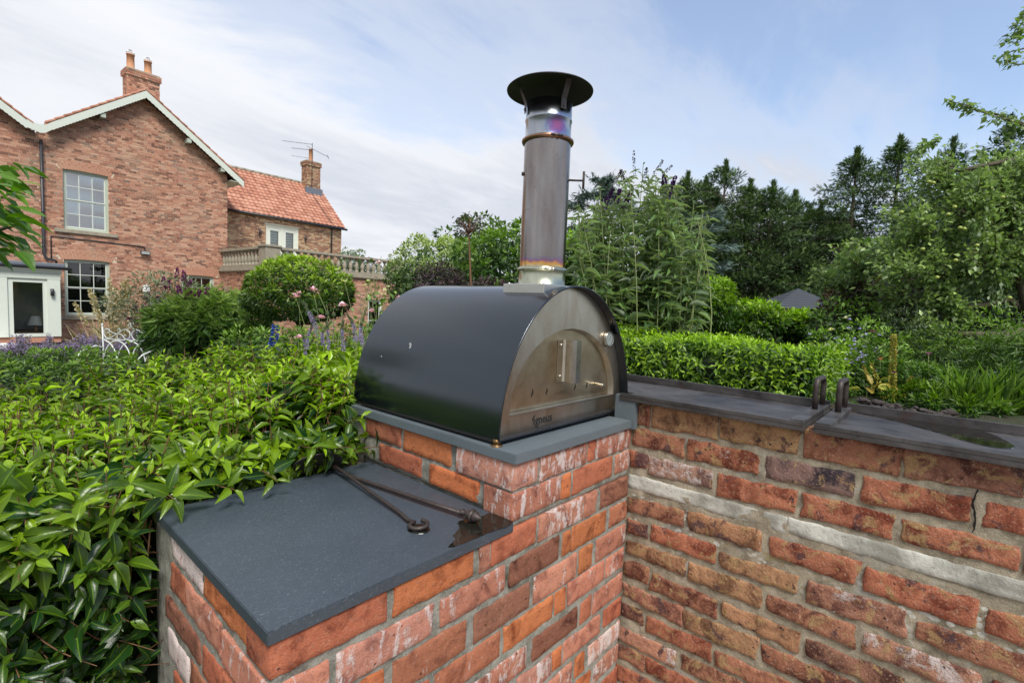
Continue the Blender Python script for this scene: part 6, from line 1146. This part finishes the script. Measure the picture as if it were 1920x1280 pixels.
# ---- conifers
def conifer(px, pt, d, r, label, kind='column', n=8500, grp='tall dark conifers behind the garden', sz=.30):
    top = at(px, pt, d); t = thing('conifer', (top.x, top.y, -.1), label, 'conifer', grp); H = top.z; K = 80 if kind == 'column' else 95; P = []; X = []; T = []; A = []; Bq = []; fir = kind == 'fir'
    for k in range(K):
        f = (k+.5)/K; z = .5+(H-.9)*f; env = r*(2.1 if d < 34 else 1.6)*((1-f**3.6)**.8*(.62+.5*random.random()) if not fir else (1-f)**.8*(.55+.6*random.random()))+.10; a = k*2.4+random.random()*.9; u = np.array((math.cos(a), math.sin(a), 0)); cz = (.45+.22*random.random())*(1.25-.62*f)*(1 if not fir else .9)
        e = np.array((top.x, top.y, z))+u*env; b = np.array((top.x, top.y, z-.35*env if not fir else z+.05)); A.append(b); Bq.append(e); m = int(n/K*(1.35-.7*f))
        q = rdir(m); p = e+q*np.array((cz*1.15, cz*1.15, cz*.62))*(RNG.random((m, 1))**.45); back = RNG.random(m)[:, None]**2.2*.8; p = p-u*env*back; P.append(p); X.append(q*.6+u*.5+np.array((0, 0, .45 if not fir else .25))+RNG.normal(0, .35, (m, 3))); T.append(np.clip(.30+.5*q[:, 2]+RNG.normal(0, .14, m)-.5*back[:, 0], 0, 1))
    m = 260; f = RNG.random(m)**.7; P.append(np.array((top.x, top.y, H-1.5))+np.stack([RNG.normal(0, .16, m)*(1-f*.85), RNG.normal(0, .16, m)*(1-f*.85), f*1.55], 1)); X.append(rdir(m)*.5+np.array((0, 0, .8))); T.append(RNG.uniform(.1, .6, m))
    P = np.concatenate(P); X = np.concatenate(X); T = np.concatenate(T); N = len(P); L_ = sz*RNG.uniform(.6, 1.3, N); scatter(t, M['conifer'], P, X, np.array((0, 0, 1.0))+RNG.normal(0, .6, (N, 3)), L_, L_*.9, T, 'needle')
    mb = MB(); mb.tube([(0, 0, 0), (0, 0, H*.6), (0, 0, H-.2)], [.2, .12, .02], 7); mb.build('trunk', M['bark'], t); stems(t, M['bark'], np.array(A), np.array(Bq), .035, .01, 'boughs', .05); return t
CN = [(1290, 328, 30, 1.35), (1325, 335, 32, 1.3), (1362, 305, 30, 1.5), (1408, 342, 29, 1.5), (1450, 345, 28, 1.5), (1492, 362, 29, 1.6), (1540, 385, 30, 1.6), (1580, 398, 31, 1.6), (1262, 350, 33, 1.5), (1345, 365, 36, 2.4), (1430, 372, 36, 2.6), (1520, 392, 37, 2.6), (1300, 372, 37, 2.2)]
LB = ['leftmost tall conifer behind the purple buddleia spikes', 'second tall conifer from the left with a blunt top', 'pointed conifer that rises highest over the buddleia side', 'dense dark conifer right of the pointed one', 'dark conifer in the middle of the row', 'spreading conifer above the summer house roof', 'lower conifer left of the two tall firs', 'low conifer under the left tall fir', 'thin conifer peeping over the buddleia', 'farther conifer filling the gap beside the pointed one', 'farther conifer in the middle of the back row', 'farther conifer behind the summer house roof', 'farther conifer behind the buddleia spikes']
for (px, pt, d, r), lb in zip(CN, LB): conifer(px, pt, d, r, lb)
conifer(1608, 282, 27, 2.7, 'tall open fir with upswept branches right of the conifer row', 'fir', 10500, None); conifer(1690, 258, 27, 2.6, 'tallest dark fir standing left of the apple tree', 'fir', 11500, None); conifer(1790, 262, 29, 2.6, 'dark fir mostly hidden behind the apple tree', 'fir', 4000, None); conifer(1895, 222, 26, 2.4, 'dark conifer top above the apple tree at the right edge', 'fir', 4500, None)
bush('hedgerow_tree', 'grey green broadleaf tree left of the flue behind the shrubs', 'tree', at(900, 500, 16), (1.3, 1.2, 1.2), .16, 2600, M['green'], 'tri', 60, .5, .45, ground=-.1)
def cedar(tiers, d, lab):
    c = at(tiers[0][0], tiers[0][1], d); t = thing('blue_cedar', (c.x, c.y, -.1), lab, 'cedar'); P = []; X = []; A = []; Bq = []
    for px, py, l in tiers:
        for s in range(5):
            b = np.array(at(px, py, d+random.uniform(-.3, .3))); a = random.uniform(0, 6.28); e = b+np.array((math.cos(a), math.sin(a), random.uniform(-.1, .35)))*l; A.append(b); Bq.append(e); m = 75; f = RNG.random(m); P.append(b+(e-b)*f[:, None]+RNG.normal(0, .05, (m, 3))*np.array((1, 1, .5))); X.append(nrm(np.tile(e-b, (m, 1)))+RNG.normal(0, .6, (m, 3)))
    P = np.concatenate(P); N = len(P); scatter(t, M['blue_cedar'], P, np.concatenate(X), np.array((0, 0, 1.0))+RNG.normal(0, .4, (N, 3)), RNG.uniform(.09, .17, N), .10, RNG.random(N), 'needle'); stems(t, M['bark'], np.array(A), np.array(Bq), .014, .004, 'boughs', .05); mb = MB(); mb.tube([(0, 0, 0), (0, 0, c.z+.1)], [.09, .02], 7); mb.build('trunk', M['bark'], t)
cedar([(1130, 345, .28), (1110, 365, .4), (1150, 368, .4), (1085, 390, .5), (1125, 395, .6), (1165, 400, .5), (1095, 430, .6), (1140, 430, .6)], 9.5, 'blue grey cedar rising behind the left side of the buddleia')
cedar([(1310, 408, .35), (1325, 425, .45), (1300, 440, .4), (1318, 465, .5), (1305, 490, .45), (1325, 510, .45), (1300, 525, .4)], 9.0, 'blue grey cedar branches showing right of the buddleia')
# ---- apple tree on the right
ap_ = at(1960, 640, 5.3); apple = thing('apple_tree', (ap_.x, ap_.y, -.1), 'spreading apple tree with small yellow green apples filling the right side', 'apple tree'); al = apple.location
mb = MB(); T0 = Vector((0, 0, 1.3)); mb.tube([(0, 0, 0), (.05, 0, .7), T0], [.16, .13, .11], 10); mb.build('trunk', M['bark'], apple)
limbs = [[at(1925, 612, 5.0), at(1880, 632, 4.8), at(1830, 628, 4.7), at(1790, 625, 4.6)], [at(1930, 590, 5.1), at(1890, 560, 5.0), at(1850, 572, 5.0), at(1760, 580, 5.0), at(1660, 560, 5.1)], [at(1940, 500, 5.2), at(1860, 470, 5.0), at(1790, 478, 4.9), at(1700, 470, 4.9)], [at(1935, 420, 5.2), at(1880, 380, 5.0), at(1800, 420, 4.9), at(1740, 440, 4.8)], [at(1950, 380, 5.3), at(1900, 300, 5.0), at(1800, 320, 5.0), at(1740, 310, 5.0)], [at(1920, 570, 5.0), at(1900, 480, 4.9), at(1890, 400, 4.9), at(1850, 340, 4.9)], [at(1960, 300, 4.9), at(1930, 240, 4.6), at(1870, 215, 4.5), at(1800, 198, 4.5)]]
for k, lm in enumerate(limbs): mb = MB(); pts = [T0 if k < 6 else Vector((.3, 0, 2.6))]+[p-al for p in lm]; r0 = (.085, .05, .045, .04, .045, .04, .022)[k]; mb.tube(pts, [r0*(1-.75*i/(len(pts)-1)) for i in range(len(pts))], 7); mb.build('limb', M['bark'], apple)
crown = [(1840, 345, 4.9, .40), (1750, 335, 4.9, .26), (1895, 345, 5.2, .42), (1790, 390, 4.8, .42), (1880, 380, 4.9, .50), (1720, 420, 4.9, .36), (1660, 480, 5.0, .32), (1600, 490, 5.4, .28), (1565, 525, 5.6, .26), (1740, 500, 4.9, .42), (1830, 480, 4.8, .48), (1905, 470, 4.9, .5), (1680, 555, 5.0, .30), (1760, 570, 4.9, .34), (1850, 530, 5.1, .3), (1620, 560, 5.6, .28), (1730, 610, 4.8, .18), (1765, 300, 5.1, .16), (1850, 315, 5.3, .24), (1690, 500, 4.7, .25), (1950, 380, 5, .6), (1990, 500, 5.1, .6), (1990, 340, 5.2, .4)]
P = []; X = []; T = []; G = []; H = []
for px, py, d, r in crown:
    c = np.array(at(px, py, d)); m = int(1150*(r/.4)**2); nb = int(26*(r/.4)**2)+4; tips = c+rdir(nb)*(r*RNG.uniform(.35, 1.05, nb))[:, None]; bs = c+(tips-c)*.1+np.array((.15*RT.x, .15*RT.y, -.1)); G.append(bs); H.append(tips)
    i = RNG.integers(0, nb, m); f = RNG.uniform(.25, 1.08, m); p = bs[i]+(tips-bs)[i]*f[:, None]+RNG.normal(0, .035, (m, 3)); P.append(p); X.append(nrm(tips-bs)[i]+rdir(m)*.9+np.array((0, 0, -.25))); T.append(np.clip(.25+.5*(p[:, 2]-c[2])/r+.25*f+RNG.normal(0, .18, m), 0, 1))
for a, b, wd_ in (((1800, 198), (1905, 230), .05), ((1780, 190), (1830, 205), .03), ((1885, 80), (1925, 60), .04), ((1880, 105), (1925, 120), .05), ((1700, 330), (1730, 270), .05), ((1735, 275), (1760, 262), .03), ((1860, 215), (1925, 235), .06), ((1905, 55), (1930, 20), .04)):
    m = 70; f = RNG.random(m); p = np.array([np.array(at(a[0]+(b[0]-a[0])*q, a[1]+(b[1]-a[1])*q, 4.45)) for q in f])+RNG.normal(0, wd_*.6, (m, 3)); P.append(p); X.append(-np.tile(np.array(RT), (m, 1))*.8+rdir(m)*.9+np.array((0, 0, -.3))); T.append(RNG.uniform(.1, .7, m)); G.append(np.array([np.array(at(b[0], b[1], 4.45))])); H.append(np.array([np.array(at(a[0], a[1], 4.45))]))
mb = MB(); mb.tube([at(1960, 60, 4.6)-al, at(1925, 90, 4.45)-al, at(1885, 100, 4.45)-al], [.012, .008, .003], 5); mb.tube([at(1990, 260, 4.8)-al, at(1960, 60, 4.6)-al, at(1915, 45, 4.45)-al], [.02, .014, .003], 5); mb.build('limb', M['bark'], apple)
P = np.concatenate(P); X = np.concatenate(X); T = np.concatenate(T); N = len(P); L_ = RNG.uniform(.036, .068, N); scatter(apple, M['appleleaf'], P, X, np.array((0, 0, 1.0))+RNG.normal(0, .6, (N, 3)), L_, L_*.55, T, 'flat', 300, curl=RNG.uniform(.3, 2, N)); stems(apple, M['bark'], np.concatenate(G), np.concatenate(H), .007, .002, 'twigs', .02)
M['apple'] = plain('green_apple', (.30, .36, .07), .45, 0, .2, 30)
for px, py in ((1742, 341), (1750, 343), (1790, 388), (1778, 402), (1800, 427), (1808, 429), (1792, 488), (1730, 467), (1880, 370), (1832, 460), (1757, 520), (1893, 558), (1690, 398)): mb = MB(); r = .017; mb.lathe([(r*math.sin(math.pi*i/8)*(1 if i else .01), -r*.9*math.cos(math.pi*i/8)) for i in range(9)], at(px, py, 4.42)-al, 12, cap=False); mb.build('apple', M['apple'], apple)
bush('copper_shrub', 'low shrub with reddish brown leaves under the apple tree', 'shrub', at(1640, 600, 6.0), (.85, .5, .36), .075, 4600, M['copper'], 'tri', 60, .5, .9, ground=.4, clr=.4)
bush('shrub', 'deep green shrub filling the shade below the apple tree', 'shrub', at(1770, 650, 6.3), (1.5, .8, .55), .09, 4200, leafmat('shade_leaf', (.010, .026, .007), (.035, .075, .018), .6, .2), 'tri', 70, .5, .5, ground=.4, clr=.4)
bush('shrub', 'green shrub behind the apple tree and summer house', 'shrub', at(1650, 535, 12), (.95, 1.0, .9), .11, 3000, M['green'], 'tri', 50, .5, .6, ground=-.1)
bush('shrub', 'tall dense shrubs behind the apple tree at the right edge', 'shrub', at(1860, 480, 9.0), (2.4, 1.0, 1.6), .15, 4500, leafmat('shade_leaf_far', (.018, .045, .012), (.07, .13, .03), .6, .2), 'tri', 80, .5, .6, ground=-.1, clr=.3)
# ---- flower border behind the wall
def border(name, label, cat, px, py, d, rx, rz, leaf, n, m_, kind='flat', wr=.3, yg=.8, np_=0, **kw): return bush(name, label, cat, at(px, py, d), (rx, .3, rz), leaf, n, m_, kind, 36, wr, yg, np_, ground=at(px, py, d).z-rz-.05, clr=.55, lump=.4, **kw)
as_ = border('aster', 'lilac flowered aster clump behind the tray handles', 'aster', 1600, 692, 4.3, .24, .24, .05, 3000, leafmat('fresh_leaf', (.05, .12, .02), (.24, .38, .05), .5, .3), wr=.35, np_=60)
M['aster'] = petalmat('aster_petal', (.30, .27, .62), (.50, .46, .80), .2)
for k in range(60):
    px = random.gauss(1592, 28); py = random.gauss(665, 26); flower(as_, at(px, py, 4.02+random.uniform(-.1, .1)), .019, M['aster'], 9, 'aster_flower')
vm = thing('mullein', at(1665, 755, 3.9, .95), 'yellowing mullein spike with browned lower leaves in the border', 'mullein'); M['ochre'] = petalmat('ochre_bud', (.30, .19, .04), (.42, .42, .07), .2)
spike(vm, at(1672, 745, 3.9), UP-RT*.06, .50, .046, M['ochre'], 620, sz=.016, taper=.75)
for a, b in (((1640, 730), (1618, 685)), ((1655, 735), (1632, 680)), ((1690, 745), (1708, 705))): p, q = at(*a, 3.9), at(*b, 3.9); spike(vm, p, q-p, (q-p).length, .022, M['ochre'], 120, 'side_spike', sz=.014)
n = 26; P = np.array([np.array(at(random.gauss(1660, 18), random.uniform(715, 760), 3.85)) for _ in range(n)]); scatter(vm, M['ochre'], P, rdir(n)+np.array((0, 0, -.2)), rdir(n)+np.array((0, 0, 1)), .09, .04, RNG.random(n), 'leaf', 26)
fg = thing('foxglove', at(1636, 745, 4.0, .95), 'foxglove stem with one magenta bell at its tip and green seed pods', 'foxglove'); p, q = at(1630, 700, 4.0), at(1637, 622, 4.0); spike(fg, p, q-p, (q-p).length, .03, M['green_rose'], 160, 'pod_spike', sz=.018, taper=.4); flower(fg, at(1635, 622, 3.98), .030, M['magenta'], 12, 'bell')
for px, py, lab in ((1741, 664, 'pink flower against the dark shrub'), (1625, 728, 'small magenta flower low in the border beside the tray handles'), (1677, 700, 'magenta flower beside the mullein spike')): t = thing('campion', at(px, py+60, 4.0), lab, 'flower', 'single pink flowers in the border'); flower(t, at(px, py, 3.95), .026, M['magenta'], 10, 'blossom'); mb = MB(); mb.tube([(0, 0, 0), at(px, py, 3.95)-t.location], .003, 5); mb.build('stem', M['greenstem'], t)
t = thing('day_lily', at(1650, 720, 4.1), 'small orange and pink flower left of the mullein', 'flower'); flower(t, at(1650, 674, 4.05), .028, petalmat('orange_petal', (.7, .16, .10), (.8, .35, .30)), 12, 'blossom'); mb = MB(); mb.tube([(0, 0, 0), at(1650, 674, 4.05)-t.location], .003, 5); mb.build('stem', M['greenstem'], t)
wr_ = border('rose_bush', 'white rose bush under the summer house roof side', 'rose bush', 1590, 625, 5.2, .36, .26, .05, 1500, M['green_rose'], wr=.5, yg=.6)
for px, py in ((1585, 597), (1556, 620), (1560, 618)): flower(wr_, at(px, py, 4.9), .030, M['cream'], 18)
yc = thing('yucca', at(1625, 700, 4.5, .95), 'spiky sword leaved clump in the border', 'yucca'); n = 26; b_ = np.array(at(1625, 690, 4.5)); scatter(yc, M['grey_green'], np.tile(b_, (n, 1))+RNG.normal(0, .02, (n, 3)), np.stack([RNG.normal(0, .7, n), RNG.normal(0, .7, n), RNG.uniform(.25, 1, n)], 1), rdir(n), RNG.uniform(.25, .36, n), .02, RNG.random(n), 'slim', 26)
lv = border('tamarisk', 'feathery grey green shrub with faint pink tips behind the mullein', 'shrub', 1685, 650, 4.9, .26, .30, .045, 2600, leafmat('feathery_leaf', (.05, .09, .045), (.16, .21, .13), .6, .2), 'tri', .2)
for lab, px, py, d, rx, rz, m_ in (('leafy plants at the foot of the mullein', 1720, 725, 4.1, .30, .16, 'green_rose'), ('tall green phlox stems at the right end of the border', 1835, 690, 4.3, .50, .34, 'green'), ('low lime green ground plants behind the right tray', 1790, 758, 3.6, .34, .10, 'laurel_far'), ('green perennials in the middle of the border', 1750, 690, 4.6, .34, .22, 'green'), ('leafy perennials at the far right of the border', 1915, 720, 3.9, .40, .30, 'green')): border('perennials', lab, 'plants', px, py, d, rx, rz, random.choice((.04, .052, .06)), 3400, M[m_], random.choice(('flat', 'slim')), random.choice((.25, .4)), yg=random.choice((.45, .9)), np_=40)
bush('shrub', 'low dark shrubs in the shade between the clipped hedge and the summer house', 'shrub', at(1430, 640, 8.2), (1.5, .5, .30), .08, 2600, M['green'], 'tri', 40, .5, .5, ground=-.1, clr=.6)
bl_ = thing('grass_tuft', at(1880, 790, 3.4, .95), 'tuft of long grass blades behind the right tray', 'grass'); n = 220; P = np.array([np.array(at(random.uniform(1800, 1925), 785, 3.4)) for _ in range(n)]); scatter(bl_, M['green_rose'], P, np.stack([RNG.normal(0, .35, n), RNG.normal(0, .35, n), np.ones(n)], 1), rdir(n), RNG.uniform(.15, .42, n), .010, RNG.random(n), 'slim', 60)
clods = []
for k in range(46):   # clods of dark soil at the bed's edge
    px = random.uniform(1575, 1790); p = at(px, 752+(px-1590)*.13+random.uniform(-6, 8), 3.3); p.z -= .0; r = random.uniform(.015, .04); bm = bmesh.new(); bmesh.ops.create_icosphere(bm, subdivisions=2, radius=r)
    for v in bm.verts: v.co += noise.noise_vector(v.co*40+Vector((k, 0, 0)))*r*.5; v.co.z *= .6
    me = bpy.data.meshes.new('soil_clod'); bm.to_mesh(me); bm.free(); o = link('soil_clod', me, M['soil'] if 'soil' in M else M.setdefault('soil', plain('dark_soil', (.045, .036, .034), .95, 0, .4, 30, .004, 80)), None, loc=p); clods.append(o)
CL = thing('soil_heap', at(1680, 765, 3.3), 'row of dark soil lumps along the near edge of the flower bed', 'soil')
for o in clods: o.parent = CL; o.location = o.location-CL.location
# ---- tree at the left edge, close to the camera
tl_ = thing('maple_branch', at(-60, 470, 2.1, 0), 'broad leaved tree with pointed glossy leaves at the left edge', 'tree'); M['bigleaf'] = leafmat('broad_leaf', (.025, .085, .012), (.18, .34, .02), .38, .35)
n = 190; P = []; X = []
for k in range(n): px = random.uniform(-140, 40); py = random.uniform(305, 478); P.append(np.array(at(px, py, 2.05+random.uniform(-.25, .3)))); X.append(np.array(RT)*random.uniform(.5, 1.1)+np.array(FW)*random.gauss(0, .45)+np.array((0, 0, random.uniform(-.55, .15))))
for px, py, dz in ((0, 318, .0), (15, 345, -.02), (40, 362, -.1), (30, 385, -.3), (38, 420, -.25), (45, 448, -.35), (10, 470, -.6), (35, 400, -.35), (-5, 500, -1.4), (15, 440, -.3)): P.append(np.array(at(px-28, py, 2.0))); X.append(np.array(RT)+np.array((0, 0, dz)))
P = np.array(P); X = np.array(X); N = len(P); L_ = RNG.uniform(.075, .125, N); scatter(tl_, M['bigleaf'], P, X, np.array((0, 0, 1.0))+RNG.normal(0, .38, (N, 3)), L_, L_*.44, np.clip(RNG.normal(.4, .25, N), 0, 1), 'leaf', N, curl=RNG.uniform(.6, 1.6, N))
mb = MB(); b_ = tl_.location; mb.tube([(0, 0, 0), at(-70, 500, 2.1)-b_, at(-50, 420, 2.1)-b_, at(-30, 330, 2.1)-b_], [.05, .03, .02, .006], 7); mb.tube([at(-60, 460, 2.1)-b_, at(0, 430, 2.05)-b_, at(25, 425, 2.0)-b_], [.014, .008, .003], 6); mb.tube([at(-55, 430, 2.1)-b_, at(-20, 380, 2.05)-b_, at(15, 365, 2.0)-b_], [.014, .008, .003], 6); mb.build('branch', M['bark'], tl_)
# fields and woods beyond
heightgrid('distant_hills', -400, 500, 60, 560, 60, 30, lambda x, y: -.3+(3.2+2.2*noise.noise(Vector((x*.012, y*.01, 2))))*sst(60, 90, y), M['ground'])
